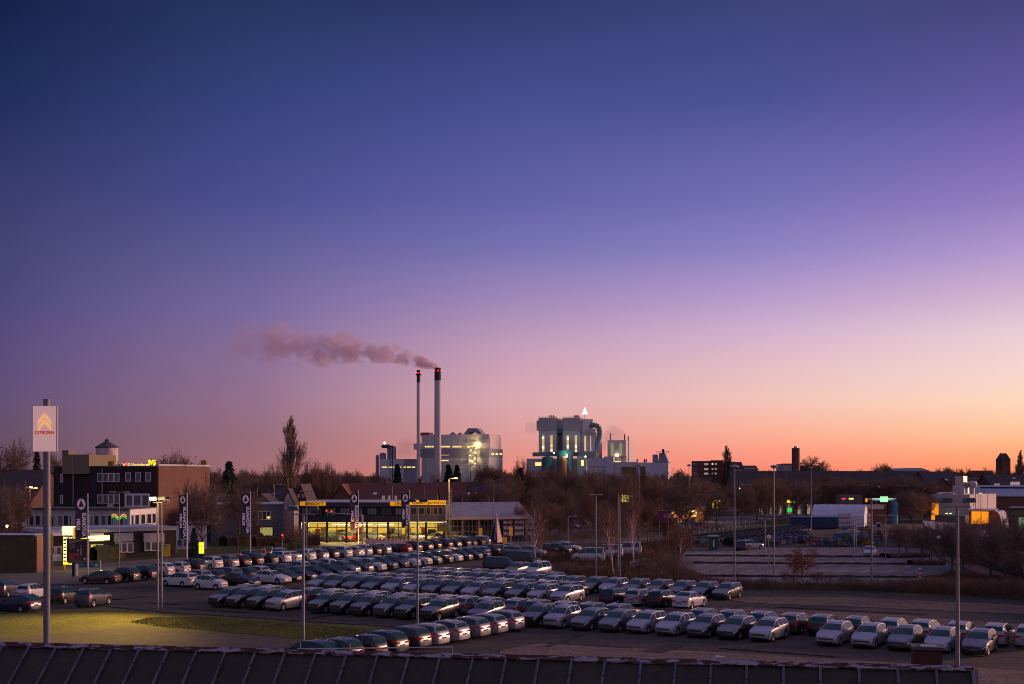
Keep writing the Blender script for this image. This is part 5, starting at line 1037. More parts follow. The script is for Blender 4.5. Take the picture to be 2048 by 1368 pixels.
def ibc(px, py, lv, g, lb):
    p = G(px, py); root = empty('ibc_tank', (p.x, p.y, .06 + lv * 1.18), lb, 'container', g)
    mb = MB(); mb.box(-.5, .5, -.5, .5, .15, 1.1); mb.build('tank', m_ibc, root); mb = MB()
    for q in (-.52, 0, .52): mb.tube((q, -.53, .1), (q, -.53, 1.14), .025, k=4)
    for z_ in (.2, .65, 1.13): mb.tube((-.54, -.53, z_), (.54, -.53, z_), .025, k=4)
    mb.build('cage', m_galv, root); mb = MB(); mb.box(-.55, .55, -.55, .55, 0, .12); mb.build('pallet', m_black, root)
for i in range(12):
    for lv in range(3): ibc(1682 + i * 9.6 * .5 * 1.02, 1056.5 + i * .1 * -8 * .2, lv, 'white caged tanks beside the trailer', 'white caged tank, stack %s from the trailer, %s' % (ordn(i), ('bottom', 'middle', 'top')[lv]))
cols = [(.25, .05, .03), (.05, .09, .26), (.05, .14, .07), (.32, .12, .03), (.2, .18, .2), (.03, .03, .05), (.35, .30, .32), (.02, .05, .14)]
cn = ['red', 'blue', 'green', 'orange', 'grey', 'black', 'pale', 'navy']
ym = [mat('yard_' + n_, c_, .7) for n_, c_ in zip(cn, cols)]
def rack(px, py, w, h, k1, k2, lb, g='stacked pipe and crate racks in the yard'):
    p = G(px, py); root = empty('storage_rack', (p.x, p.y, .05), lb, 'rack', g); mb = MB()
    for x in (-w / 2, w / 2):
        for y in (-.6, .6): mb.tube((x, y, 0), (x, y, h + .3), .05, k=4)
    for z_ in (.1, h * .5, h): mb.box(-w / 2, w / 2, -.6, -.52, z_, z_ + .08); mb.box(-w / 2, w / 2, .52, .6, z_, z_ + .08)
    mb.build('frame', ym[k1], root)
    n_ = 0
    for z_ in (.2, h * .5 + .1):
        x = -w / 2 + .15
        while x < w / 2 - .4:
            ww = rnd.uniform(.35, .9); mb = MB(); hh = rnd.uniform(.2, h * .42); mb.box(x, min(x + ww, w / 2 - .1), -.5, .5, z_, z_ + hh); mb.build('load', ym[(k2 + n_ * 3) % 8], root); x += ww + .08; n_ += 1
rk = [(1512, 1093, 3, 1.4), (1530, 1092, 3, 1.5), (1548, 1093, 2.4, 1.5), (1566, 1090, 3, 2.0), (1590, 1088, 3.4, 1.6), (1612, 1088, 3, 1.2), (1645, 1092, 4, 1.4), (1668, 1094, 2.6, 1.9), (1686, 1093, 3, 2.2), (1704, 1092, 3, 2.2), (1722, 1088, 3.2, 2.8), (1742, 1090, 2.6, 2.4), (1757, 1084, 2, 2.6), (1700, 1076, 3, 2.2), (1725, 1074, 3, 2.6), (1398, 1090, 3, 1.5), (1416, 1094, 3, 1.2), (1372, 1082, 2.4, 2.6)]
for i, (px, py, w_, h_) in enumerate(rk): rack(px, py, w_, h_, (1, 0, 4, 1, 1, 0, 5, 2, 2, 2, 3, 3, 0, 5, 5, 4, 4, 4)[i], i, '%s framed storage rack with mixed loads, %s from the left in the yard' % (cn[(1, 0, 4, 1, 1, 0, 5, 2, 2, 2, 3, 3, 0, 5, 5, 4, 4, 4)[i]], ordn(sorted(r_[0] for r_ in rk).index(px))))
for p_, lb in ((1700, 'white boat-like cover on a dark blue skip'), ): b = B('covered_skip', lb, 'skip', 1668, 231, 14); b.box('skip', ym[7], 1668, 1722, 1068, 1083, 0, 2.4); mb = MB(); x0, x1 = b.x(1672), b.x(1724); z_ = b.z(1700, 1068); mb.prism([(x0, z_), (x0 + 1.2, z_ + .5), (x1 - 1.6, z_ + .9), (x1 - .4, z_ + .6), (x1, z_)], .1, 2.3); mb.build('cover', m_frostroof, b.root)
b = B('yard_truck', 'pale truck cab standing behind the pallet stacks', 'truck', 1735, 258, 16); b.box('body', m_concrete, 1735, 1752, 1051, 1064, 0, 2.2); b.box('cab', m_concrete, 1752.5, 1762, 1046, 1064, .1, 2.1); b.box('windscreen', m_pane, 1754, 1760.5, 1048, 1054, .02, .09)
for p in (1740, 1757): mb = MB(); mb.tube((b.x(p), -.05, .55), (b.x(p), .3, .55), .55, k=16); mb.build('wheel', m_tyre, b.root)
b = B('gate_kiosk', 'small dark green kiosk with pale posts by the yard gate', 'kiosk', 1420, 205); b.box('body', mat('kiosk_green', (.03, .06, .05), .6), 1421, 1436, 1074, None, 0, 1.6); b.box('roof', m_galv, 1418, 1438, 1071, 1073.5, -.2, 1.8); b.box('door', m_frame, 1426, 1429, 1080, 1094, -.05, 0)
b = B('blue_silo', 'tall bright blue cylindrical tank beside the brick store', 'silo', 1789, 312); mb = MB(); mb.lathe([(.8, 0), (.8, b.z(1789, 1007)), (.86, b.z(1789, 1006)), (.5, b.z(1789, 1003.5))], k=18); mb.build('tank', mat('tank_blue', (.02, .15, .34), .5), b.root, True)
b = B('filling_station', 'filling station canopy with bright green and white lit edges', 'building', 1745, 330); b.box('canopy', m_white, 1745, 1793, 998, 1001, 0, 6); b.box('canopy_light', emis('mint', (.6, 1, .8), 1.1), 1745, 1793, 997, 998.2, -.2, 0)
for p in (1752, 1786): b.box('post', m_galv, p, p + 1, 1001, None, 2, 2.3)
b.box('price_sign', emis('price_green', (.4, 1, .5), 1.0), 1761, 1776, 993, 1004, -1, -.7); b.box('kiosk', m_grey, 1680, 1725, 990, None, 1, 5); b.box('red_fascia', emis('lit_redband', (1, .05, .06), 1.0), 1684, 1691, 996, 999, .8, 1); b.box('yellow_fascia', emis('lit_yelband', (1, .8, .2), 1.1), 1698, 1707, 996, 999, .8, 1); b.box('orange_sign', m_sy2, 1731, 1735, 997, 1004, 0, .3)
for px, w_, py, h_, m_, lb in ((1574, 10, 999, 7, m_yell, 'yellow lit sign behind the yard trees'), (1586, 9, 1000, 6, m_yellw, 'warm lit sign behind the yard trees, right of the yellow one'), (1611, 5, 1007, 4, emis('bright_green', (.1, 1, .1), 2.5), 'small bright green lit box behind the yard trees'), (1575, 9, 1016, 8, m_green, 'green and white lit sign low behind the yard trees')):
    p = P(px, py, 372); root = empty('lit_sign', (p.x, 372, 0), lb, 'sign', 'lit signs behind the yard'); mb = MB(); k_ = 372 / F; mb.box(0, w_ * k_, 0, .2, p.z - h_ * k_, p.z); mb.build('panel', m_, root); mb = MB(); mb.tube((w_ * k_ / 2, .1, 0), (w_ * k_ / 2, .1, p.z - h_ * k_), .06, k=6); mb.build('post', m_galv, root)
b = B('pale_shops', 'row of pale shop fronts behind the yard trees', 'building', 1500, 380, 14); b.box('wall', m_concrete, 1505, 1625, 1004, None, 0, 14)
for i in range(12): b.win(1508 + i * 9.6, 1515.5 + i * 9.6, 1008, 1029, MATS['dim_win'] if i % 2 else m_blind, m_frame)

for px, py, D_, lb in ((1758, 974, 380, 'small amber lamp glowing before the long hall, left'), (1849.5, 977, 380, 'small amber lamp glowing before the long hall, right'), (1204, 988, 300, 'small warm lamp among the bare trees near the lit square sign'), (1596, 977, 380, 'small pale lamp above the street trees'), (9, 1041, 200, 'small yellow lamp at the far left edge'), (14, 1052, 200, 'small white lamp just below the yellow one at the left edge'), (1480, 977, 380, 'small pink lit lamp above the second street tree')):
    p = P(px, py, D_); root = empty('small_lamp', (p.x, D_, 0), lb, 'lamp', 'small distant lamps'); mb = MB(); r_ = .28; mb.lathe([(.05, p.z - r_), (r_, p.z), (.05, p.z + r_)], k=8); mb.build('lamp_head', m_lampw, root); mb = MB(); mb.tube((0, 0, 0), (0, 0, p.z - r_), .05, k=5); mb.build('post', m_galv, root)

for i, (px, col, az_) in enumerate(((668, 'dark grey', 70), (702, 'red', 200), (752, 'silver', 100), (800, 'black', 95), (834, 'white', 110), (868, 'silver', 215))):
    D_ = 230.2; place('hatch' if i % 2 else 'suv', col, ((px - CX) * D_ / F, D_, .06), az_, '%s car on display inside the lit showroom, %s from the left' % (col, ordn(i)), 'cars inside the showroom')

tp_ = [G(x, y, 3.2) for x, y in ((1846, 1041), (1905, 1046), (2060, 1080), (2300, 1135), (2300, 1175), (2060, 1112), (1925, 1078), (1850, 1052))]
root = empty('low_shed', (tp_[0].x, tp_[0].y, 0), 'long low shed with a frosted speckled roof running to the right edge', 'shed'); o0 = Vector((tp_[0].x, tp_[0].y, 0)); mb = MB(); mw = MB(); q = [p - o0 for p in tp_]; mb.quad([(v.x, v.y, v.z) for v in q]); mb.quad([(v.x, v.y, v.z - .25) for v in q][::-1])
for i in range(8): a_, b_ = q[i], q[(i + 1) % 8]; mb.quad([(a_.x, a_.y, 2.95), (b_.x, b_.y, 2.95), (b_.x, b_.y, 3.2), (a_.x, a_.y, 3.2)]); mw.quad([(a_.x * .995, a_.y, 0), (b_.x * .995, b_.y, 0), (b_.x * .995, b_.y, 2.95), (a_.x * .995, a_.y, 2.95)])
mb.build('roof', mat('speckled_roof', (.12, .08, .08), .8, 0, .3, 1.6, col2=(.46, .40, .44)), root); mw.build('wall', m_dkbrick, root)
# ------------------------------------------------------------------ sloping sheet-metal roof edge in the foreground
zr = 13 - 3.2
def ridge_pt(px):
    y = 1288 + .0252 * px; D_ = F * 3.2 / (y - YH); return Vector(((px - CX) * D_ / F, D_, zr))
A0, A1 = ridge_pt(-260), ridge_pt(1946)
rd = (A1 - A0).normalized(); sd = -Vector(((1600 - CX) / F, 1, 2448 / F)).normalized()
root = empty('roof_edge', (0, 0, 0), 'dark sheet-metal roof slope with battens and a rusty peeling ridge in the foreground', 'roof')
down = 3.4
m_sheet = ground_mat('roof_sheet', (.034, .028, .020), (.046, .037, .027), (.026, .021, .016), .9, 5, .15, .55, .3)
m_rust = bpy.data.materials.new('peeling_ridge'); m_rust.use_nodes = True; t = m_rust.node_tree; bb = t.nodes['Principled BSDF']; bb.inputs['Roughness'].default_value = .75
g = t.nodes.new('ShaderNodeNewGeometry'); mp = t.nodes.new('ShaderNodeMapping'); mp.inputs['Scale'].default_value = (2.2, 7, 12); t.links.new(g.outputs['Position'], mp.inputs[0])
n1 = t.nodes.new('ShaderNodeTexNoise'); n1.inputs['Scale'].default_value = 1.3; n1.inputs['Detail'].default_value = 7; n1.inputs['Roughness'].default_value = .6; t.links.new(mp.outputs[0], n1.inputs[0])
r1 = t.nodes.new('ShaderNodeValToRGB'); t.links.new(n1.outputs[0], r1.inputs[0]); e = r1.color_ramp.elements; e[0].position = .51; e[1].position = .53; e[0].color = (.055, .012, .009, 1); e[1].color = (.26, .24, .29, 1)
t.links.new(r1.outputs[0], bb.inputs['Base Color'])
mb = MB(); mb.quad([A0, A0 + sd * down, A1 + sd * down, A1]); mb.build('sheeting', m_sheet, root)
nrm = rd.cross(-sd).normalized()
if nrm.z < 0: nrm = -nrm
mb = MB()   # ridge coping
for a_, b_ in (((nrm * .01 + sd * .0), (nrm * .035 + sd * .19)),):
    q0 = [A0 + nrm * .02 + sd * .085, A0 + nrm * .05 + sd * .08, A0 + nrm * .07 + Vector((0, .01, .0)), A0 + Vector((0, .16, .02)), A0 + Vector((0, .16, -.25))]
    q1 = [p + (A1 - A0) for p in q0]
    for i in range(4): mb.quad([q0[i], q0[i + 1], q1[i + 1], q1[i]])
    mb.quad(q1)
mb.build('ridge_coping', m_rust, root)
m_bat = mat('batten_grey', (.085, .08, .095), .6, 0, .4, 3)
sp = (ridge_pt(1946) - ridge_pt(63)).length / 29
rnd = random.Random(4)
for i in range(-3, 30):
    p = ridge_pt(1946) - rd * sp * (29 - i) if i < 29 else ridge_pt(1942)
    pp = ridge_pt((10, 63, 117, 172, 227, 283, 340, 397, 455, 514, 573, 634, 696, 758, 820, 882, 948, 1014, 1079, 1145, 1211, 1283, 1352, 1423, 1494, 1567, 1640, 1717, 1794, 1871, 1943)[i + 1]) if i >= -1 else p
    w = rd * .022; h = nrm * .045; a_ = pp + nrm * .004 + sd * .02; b_ = pp + sd * down
    mb = MB(); v = [a_ - w, a_ + w, a_ + w + h, a_ - w + h, b_ - w, b_ + w, b_ + w + h, b_ - w + h]
    mb.v = [tuple(x) for x in v]; mb.f = [(0, 1, 2, 3), (4, 7, 6, 5), (0, 4, 5, 1), (1, 5, 6, 2), (2, 6, 7, 3), (3, 7, 4, 0)]; mb.m = [0] * 6
    c0 = a_ + nrm * .05; mb.tube(c0 + sd * .35, c0 + sd * .35 + nrm * .02, .02, k=6); mb.tube(c0 + sd * 1.3, c0 + sd * 1.3 + nrm * .02, .02, k=6)
    mb.build('batten', m_bat, root)
# fascia at the right end and the wall behind the ridge
mb = MB(); Z0 = Vector((0, 0, -9.8)); a_, b_ = A1 + rd * .02, A1 + sd * down + rd * .02
mb.quad([a_, b_, b_ + rd * .05, a_ + rd * .05]); mb.build('end_flashing', m_bat, root)
bk = Vector((0, .2, 0)); mb = MB(); mb.quad([A0 + bk, A1 + bk, Vector((A1.x, A1.y + .2, 0)), Vector((A0.x, A0.y + .2, 0))])
ft0, ft1 = A0 + sd * down, A1 + sd * down
mb.quad([ft0, ft1, Vector((ft1.x, ft1.y, 0)), Vector((ft0.x, ft0.y, 0))]); mb.quad([A1 + bk, ft1, Vector((ft1.x, ft1.y, 0)), Vector((A1.x, A1.y + .2, 0))]); mb.build('wall', m_rbrick2, root)
mb = MB(); a_ = ridge_pt(600) + Vector((0, .05, .16)); b_ = ridge_pt(905) + Vector((0, .05, .14)); mb.tube(a_ - Vector((.05, 0, .12)), b_, .014, k=5)
for q in (0, .33, .66, 1): c_ = a_.lerp(b_, q); mb.tube(c_, c_ - Vector((0, 0, .16)), .01, k=4)
mb.build('lightning_wire', m_galv, root)
# brick chimney beyond the ridge
p = P(1856, 1300, 25.5); root = empty('brick_chimney', (p.x, 25.5, 0), 'small square dark red brick chimney with a frosted cap slab behind the ridge', 'chimney')
root.rotation_euler.z = R(-12)
mb = MB(); mb.box(-.29, .29, 0, .5, 0, p.z - .0); mb.build('shaft', brickm('chimney_brick', (.07, .015, .010), (.05, .012, .009), (.04, .02, .018)), root)
mb = MB(); mb.box(-.33, .33, -.04, .54, p.z + .002, p.z + .06); mb.build('cap_slab', m_roofdk, root); mb = MB(); mb.box(-.14, .2, .0, .25, p.z + .061, p.z + .08); mb.build('frosted_lid', m_frostroof, root)
p = P(1440, 1322, 24); root = empty('roof_vent', (p.x, 24, 0), 'small pale roof ventilator cap just above the ridge', 'vent'); mb = MB(); mb.prism([(-.14, p.z), (.14, p.z), (.10, p.z + .07), (-.06, p.z + .085)], 0, .2); mb.build('cap', m_galv, root); mb = MB(); mb.box(-.1, .1, .02, .18, 0, p.z); mb.build('stem', m_roofdk, root)

# ------------------------------------------------------------------ brand pylon at the left
p = G(93.5, 1300); D_ = p.y; k = D_ / F; root = empty('sign_pylon', (p.x, p.y, 0), 'tall grey round pole carrying a white sign with golden double chevron', 'sign', rz=R(4))
zt = 13 + (948 - 798) * k; mb = MB(); mb.lathe([(.24, 0), (.24, zt)], k=20); mb.build('pole', bmat('pole_paint', (.13, .12, .145), .08, 1, .5), root, True)
z0, z1 = 13 + (948 - 903) * k, 13 + (948 - 813) * k
m_sb = mat('sign_face_glow', (.74, .60, .60), .4, 0, .03, .6, emit=(1, .52, .46), estr=.34)  # pinkish emission added so the face looks brighter
rs = -Vector((0, 0, 0)).z
mb = MB(); xs = 1.66 / 2 * 1.02
mb.box(-xs, xs, -.52, -.28, z0, z1); sg_ = mb.build('sign_box', m_sb, root)
mb = MB(); mb.box(-xs - .06, -xs, -.54, -.26, z0 - .05, z1 + .05); mb.box(xs, xs + .05, -.54, -.26, z0 - .05, z1 + .05); mb.build('frame', bmat('frame_lilac', (.34, .31, .34)), sg_)
m_gold = mat('gold_emblem', (.85, .45, .16), .3, .6, .1, 3, emit=(1, .52, .16), estr=.6); m_rl = mat('red_letter', (.5, .02, .02), .4, emit=(.8, .03, .01), estr=.3)  # emblem and letters also given a glow of their own
def chev(zc):
    mb = MB(); n = 10; w = .46; pts = []
    top = [(-w, -.28), (-w * .55, .05), (-w * .2, .25), (0, .33), (w * .2, .25), (w * .55, .05), (w, -.28)]
    low = [(w, -.52), (w * .55, -.22), (w * .2, -.04), (0, .02), (-w * .2, -.04), (-w * .55, -.22), (-w, -.52)]
    for i in range(6):
        a_, b_ = top[i], top[i + 1]; c_, d_ = low[6 - i], low[5 - i]
        for yy, fl in ((-.58, 1),):
            q = [(a_[0], yy, zc + a_[1]), (c_[0], yy, zc + c_[1]), (d_[0], yy, zc + d_[1]), (b_[0], yy, zc + b_[1])]
            mb.quad(q); 
        mb.quad([(a_[0], -.58, zc + a_[1]), (b_[0], -.58, zc + b_[1]), (b_[0], -.52, zc + b_[1]), (a_[0], -.52, zc + a_[1])]); mb.quad([(c_[0], -.58, zc + c_[1]), (c_[0], -.52, zc + c_[1]), (d_[0], -.52, zc + d_[1]), (d_[0], -.58, zc + d_[1])])
    mb.build('chevron', m_gold, sg_)
ze = lambda py: 13 + (948 - py) * k
chev(ze(836)); chev(ze(849)); text('letters', 'CITROËN', .30, m_rl, sg_, (0, -.55, ze(868)), sx=1.12, align='CENTER', bold=.008, extr=.02)

# ------------------------------------------------------------------ lamp masts
m_mast = mat('mast_grey', (.20, .18, .20), .55, .2, .1, 2); m_flood = mat('flood_housing', (.05, .05, .06), .4)
def mast(px, ytop, ybase, label, head='double', r=.09, group=None, lit=(), D=None, hw=1.0):
    D_ = D or F * H / (ybase - YH); X = (px - CX) * D_ / F; zt = H + (YH - ytop) * D_ / F
    root = empty('lamp_mast', (X, D_, 0), label, 'lamp post', group); mb = MB(); mb.lathe([(r * 1.25, 0), (r, zt * .5), (r * .8, zt)], k=10); mb.build('pole', m_mast, root, True)
    if head == 'double':
        w = hw
        mb = MB(); mb.box(-w * .8, w * .8, -.05, .05, zt, zt + .09); mb.build('crossbar', m_mast, root)
        for j, sg in enumerate((-1, 1)):
            mb = MB(); x = sg * w * .72; 
            mb.prism([(x - .36, zt + .36), (x - .30, zt + .60), (x + .28, zt + .62), (x + .38, zt + .42), (x + .30, zt + .32), (x - .3, zt + .30)], -.22, .25); o = mb.build('floodlight', m_flood, root)
            mb = MB(); mb.tube((x - .33, 0, zt + .42), (x - .26, 0, zt + .08), .02, k=4); mb.tube((x + .33, 0, zt + .42), (x + .26, 0, zt + .08), .02, k=4); mb.build('bracket', m_mast, o)
            if j in lit: mb = MB(); mb.box(x - .3, x + .3, -.27, -.23, zt + .28, zt + .56); mb.build('lit_lens', m_lampw, o)
    elif head == 'disc':
        mb = MB(); mb.lathe([(.1, zt - .2), (.5, zt), (.52, zt + .1), (.3, zt + .22), (.05, zt + .28)], k=14); mb.build('luminaire', m_galv, root)
    elif head == 'tee':
        mb = MB(); mb.box(-hw * .55, hw * .55, -.04, .04, zt - .05, zt + .02); mb.build('crossbar', m_mast, root)
        for sg in (-1, 1): mb = MB(); x = sg * hw; mb.prism([(x - .45, zt), (x - .3, zt + .12), (x + .3, zt + .12), (x + .45, zt)], -.2, .2); mb.build('luminaire', m_galv, root)
    elif head == 'globe':
        mb = MB(); mb.lathe([(.1, zt), (.28, zt + .15), (.32, zt + .3), (.2, zt + .48), (.02, zt + .52)], k=14); mb.build('globe', mat('globe', (.7, .62, .6), .3), root, True)
    elif head == 'arm':
        mb = MB(); mb.tube((0, 0, zt), (1.1, 0, zt + .15), .05, k=6); mb.box(.9, 1.6, -.14, .14, zt + .1, zt + .24); mb.build('arm', m_galv, root)
        if lit: mb = MB(); mb.box(.95, 1.55, -.1, .1, zt + .02, zt + .1); mb.build('lit_lens', m_orange if 1 in lit else m_lampw, root)
    elif head == 'pole': mb = MB(); mb.lathe([(r, zt), (r * 1.3, zt + .05), (.02, zt + .2)], k=8); mb.build('finial', m_mast, root)
    return root
fl = 'twin floodlight masts'
mast(1915, 1015, 1352, 'thick grey mast with two dark floodlights on a crossbar at the right', r=.115, hw=1.05)
mast(606.5, 1030, 1315, 'mast rising from the lawn behind the roof with two tilted floodlights', r=.105, hw=1.0)
mast(835, 1012, 1257, 'mast with small twin floodlights between the frosted rows', r=.085, hw=.7)
o = mast(315.5, 1006, 1221, 'left mast of the close pair, with a glowing floodlight', r=.1, lit=(0,), hw=.55)
mast(323, 1007, 1219, 'right mast of the close pair, unlit floodlights', r=.1, hw=.7)
mast(613, 983, 1118, 'slim mast with flat twin lamps behind the lawn mast', 'tee', r=.08, hw=.6); mast(238.5, 985, 1148, 'slim mast with flat twin lamps before the office block', 'tee', r=.07, hw=.9)
for px, yt, yb, lb in ((1279, 931, 1078, 'tall disc-headed mast behind the birches'), (1378, 931, 1068, 'tall disc-headed mast before the big oak'), (1469, 934, 1168, 'tall disc-headed mast left in the empty car park'), (1548, 934, 1150, 'tall disc-headed mast in the middle of the empty car park'), (1622, 936, 1062, 'tall disc-headed mast left of the white tent')): mast(px, yt, yb, lb, 'disc', r=.085, group='tall disc-headed masts')
mast(1743, 1001, 1179, 'mast at the gravel edge standing before the lone white car', 'pole', r=.1)
for px, yt, yb, lb in ((1708, 1040, 1120, 'twin-headed lamp post left of the lone white car'), (1712.5, 1026, 1104, 'twin-headed lamp post in the yard behind the pair'), (1771, 1031, 1120, 'twin-headed lamp post right of the lone white car'), (1530, 1038, 1110, 'twin-headed lamp post in front of the black car ranks'), (1468, 1053, 1120, 'short twin-headed lamp post at the left mast'), (1547, 1031, 1100, 'twin-headed lamp post behind the middle mast'), (1817, 981, 1035, 'three-headed lamp post before the factory')): mast(px, yt, yb, lb, 'tee', r=.07, group='twin-headed car park lamps', hw=.75)
mast(1878, 1079, 1144, 'globe lamp beside the brick footpath', 'globe', r=.05); mast(1537, 1077, 1130, 'globe lamp in the empty car park', 'globe', r=.06)
mast(1192, 990, 1162, 'mast with twin lamps above the nearest white minibus', 'tee', r=.08, hw=.35); mast(1239, 995, 1160, 'mast with curved head between the leaning birches', 'arm', r=.1); mast(1236, 990, 1150, 'thin mast just left of the curved-head mast', 'pole', r=.06)
mast(548.5, 970, 1074, 'yellow-lit street lamp left of the showroom', 'arm', r=.07); mast(1136, 1034, 1102, 'street lamp behind the fence between bare trees', 'arm', r=.06); mast(987, 972, 1066, 'street lamp behind the service shed', 'arm', r=.06)
mast(898, 958, 1092, 'amber street lamp with traffic signals beside the showroom', 'arm', r=.1, lit=(1,)); mast(902, 978, 1088, 'grey mast directly beside the amber street lamp', 'pole', r=.07)
mast(50, 975, 1062, 'left glowing street lamp behind the low brick building', 'arm', r=.06, lit=(0,), D=250); mast(60, 977, 1062, 'right orange street lamp behind the low brick building', 'arm', r=.06, lit=(1,), D=251)
lamp('POINT', P(56, 981, 249), 900, (1, .36, .08), .25); lamp('POINT', P(903, 962, 214), 2600, (1, .5, .12), .25)
lamp('SPOT', tuple(P(705, 990, 190)), 30000, (1, .42, .14), .3, aim=tuple(G(690, 1108)), spot=75, blend=.8, name='street_lamp_light')
p = P(306, 1003, 114); lamp('SPOT', tuple(p), 27000, (1, .62, .10), .25, aim=tuple(G(80, 1262)), spot=95, blend=.9, name='floodlight_beam'); lamp('POINT', tuple(P(306, 1004, 112.6)), 300, (1, .75, .3), .1)
mast(1962, 1064 - 80, 1040, 'street lamp between the factory and the rear hall', 'arm', r=.08, D=240); mast(1951, 987, 1030, 'amber twin lamp on the factory forecourt', 'arm', r=.08, lit=(1,), D=285)
# flags
m_flag = mat('flag_cloth', (.035, .03, .045), .85, 0, .1, 1.5); m_ft = mat('flag_print', (.88, .74, .86), .8)
def flag(px, ytop, ybase, fy0, fy1, wpx, label, tint=1):
    D_ = F * H / (ybase - YH); k = D_ / F; X = (px - CX) * k; zt = H + (YH - ytop) * k; root = empty('flagpole', (X, D_, 0), label, 'flagpole', 'dark banner flags along the lot', rz=R(26))
    mb = MB(); mb.lathe([(.085, 0), (.06, zt)], k=10); mb.build('pole', mat('flagpole_white', (.62, .52, .52), .45), root, True)
    z1, z0 = H + (YH - fy0) * k, H + (YH - fy1) * k; w = wpx * k; mb = MB(); n = 14; mm = 6
    for i in range(n + 1):
        for j in range(mm + 1): x = -.1 - w * j / mm; mb.v.append((x, .05 * math.sin(i * .9 + j) * j / mm, z1 + (z0 - z1) * i / n - .18 * j / mm * w + (.0 if i < n else 0)))
    for i in range(n):
        for j in range(mm): a_ = i * (mm + 1) + j; mb.f.append((a_, a_ + 1, a_ + mm + 2, a_ + mm + 1)); mb.m.append(0)
    fo = mb.build('flag', m_flag, root, True)
    mb = MB(); r_ = w * .36; cz = z1 - .2 * w - r_ * 1.5; cx_ = -.1 - w * .5; mb.tube((cx_, -.07, cz), (cx_, -.06, cz), r_, k=24); em = mb.build('emblem_disc', m_ft, fo)
    for v in em.data.vertices: v.co.z = cz + (v.co.z - cz) * 1.35
    mb = MB(); mb.quad([(cx_ - r_ * .62, -.085, cz - r_ * .85), (cx_ + r_ * .62, -.085, cz - r_ * .55), (cx_ + r_ * .02, -.085, cz + r_ * 1.25)]); mb.build('emblem_triangle', m_flag, fo)
    L_ = (cz - r_ * 1.9 - z0) ; sz = L_ / 5.6
    def vt(body, x, zlow, s_, ls):      # lettering runs up the cloth, seen reversed from behind
        t_ = text('letters', body, s_, m_ft, fo, (x, -.09, zlow), rot=(0, 0, 0), extr=.01, bold=s_ * .05, sx=ls, mirror=True)
        # text plane xy -> x(along -x because mirrored) ; turn so reading direction goes up
        t_.data.transform(Matrix(((0, 1, 0, 0), (0, 0, 1, 0), (-1, 0, 0, 0), (0, 0, 0, 1))))
    vt('AUTOHAUS', -.1 - w * .42, z0 + .15, w * .50, L_ * .92 / (w * .50 * 5.4)); vt('KLEIN', -.1 - w * .88, z0 + L_ * .30, w * .42, L_ * .50 / (w * .42 * 3.1))
flag(175.5, 987, 1155, 992, 1075, 22, 'banner flag at the advertising board, leftmost of five'); flag(374, 985, 1133, 989, 1076, 14.5, 'banner flag before the brick office wing, second of five'); flag(501, 983, 1126, 986, 1068, 17, 'banner flag left of the showroom, third of five')
flag(717, 981, 1105, 985, 1058, 16, 'banner flag before the showroom windows, fourth of five'); flag(819, 980, 1100, 984, 1052, 16, 'banner flag covering the yellow sign, rightmost of five')
for px, yt, yb, lb in ((515, 975, 1076, 'bare pole right of the third banner flag'), (420, 978, 1084, 'bare pole behind the big bare tree'), (784.5, 974, 1078, 'bare pole left of the rightmost banner flag'), (849.5, 974, 1076, 'bare pole before the yellow sign wing'), (924, 996, 1082, 'bare pole before the service shed, left'), (987.5, 995, 1084, 'bare pole before the service shed, right')): mast(px, yt, yb, lb, 'pole', r=.065, group='bare flagpoles')
# advertising board, lit pylon, direction signs
b = B('advertising_board', 'large advertising board showing a red bus and a waiting woman', 'billboard', 137, 152, 2)
z0, z1 = b.z(155, 1126), b.z(155, 1079); x1 = b.x(177)
mb = MB(); mb.box(0, x1, 0, .3, z0, z1); mb.build('panel', mat('board_dark', (.045, .03, .02), .6, 0, .2, .8), b.root)
fm = MB(); fm.box(-.05, x1 + .05, -.03, .33, z0 - .06, z0); fm.box(-.75, x1 + .8, -.05, .1, z1, z1 + .07); fm.build('frame', m_black, b.root)
def pic(nm, pts, m_, d=.02): mb = MB(); mb.quad([(x1 * u, -d, z0 + (z1 - z0) * v) for u, v in pts]); return mb.build(nm, m_, b.root)
pic('printed_sky', [(.02, .8), (.98, 1), (.02, 1)], mat('print_pink', (.35, .2, .22), .6), .012); pic('printed_road', [(.02, 0), (.98, 0), (.98, .06), (.02, .2)], mat('print_road', (.16, .10, .09), .6), .012)
m_bus = mat('print_bus', (.36, .06, .02), .5); pic('printed_bus', [(.02, .2), (.52, .12), (.54, .42), (.02, .44)], m_bus, .016); pic('printed_bus_front', [(.86, .06), (.97, .05), (.97, .9), (.9, .92)], m_bus, .016)
for u, v, r_, m_ in ((.36, .24, .09, m_black), (.36, .22, .06, m_blind), (.81, .17, .09, mat('print_badge', (.5, .42, .44), .6))):
    mb = MB(); mb.tube((x1 * u, -.03 - r_ * .05, z0 + (z1 - z0) * v), (x1 * u, -.02, z0 + (z1 - z0) * v), r_ * x1 * .8, k=18); mb.build('printed_wheel' if m_ is not MATS['print_badge'] else 'badge', m_, b.root)
m_fig = mat('print_figure', (.42, .27, .2), .6); pic('printed_figure', [(.56, .35), (.68, .34), (.66, .62), (.60, .64)], m_fig, .022); pic('printed_head', [(.60, .66), (.65, .66), (.655, .76), (.60, .76)], m_fig, .022); pic('printed_legs', [(.58, .08), (.65, .08), (.66, .35), (.58, .35)], mat('print_skirt', (.12, .09, .06), .6), .02)
pic('printed_box', [(.43, .5), (.53, .5), (.53, .58), (.43, .58)], MATS['print_badge'], .02); pic('printed_box', [(.43, .43), (.53, .43), (.53, .5), (.43, .5)], m_bus, .02)
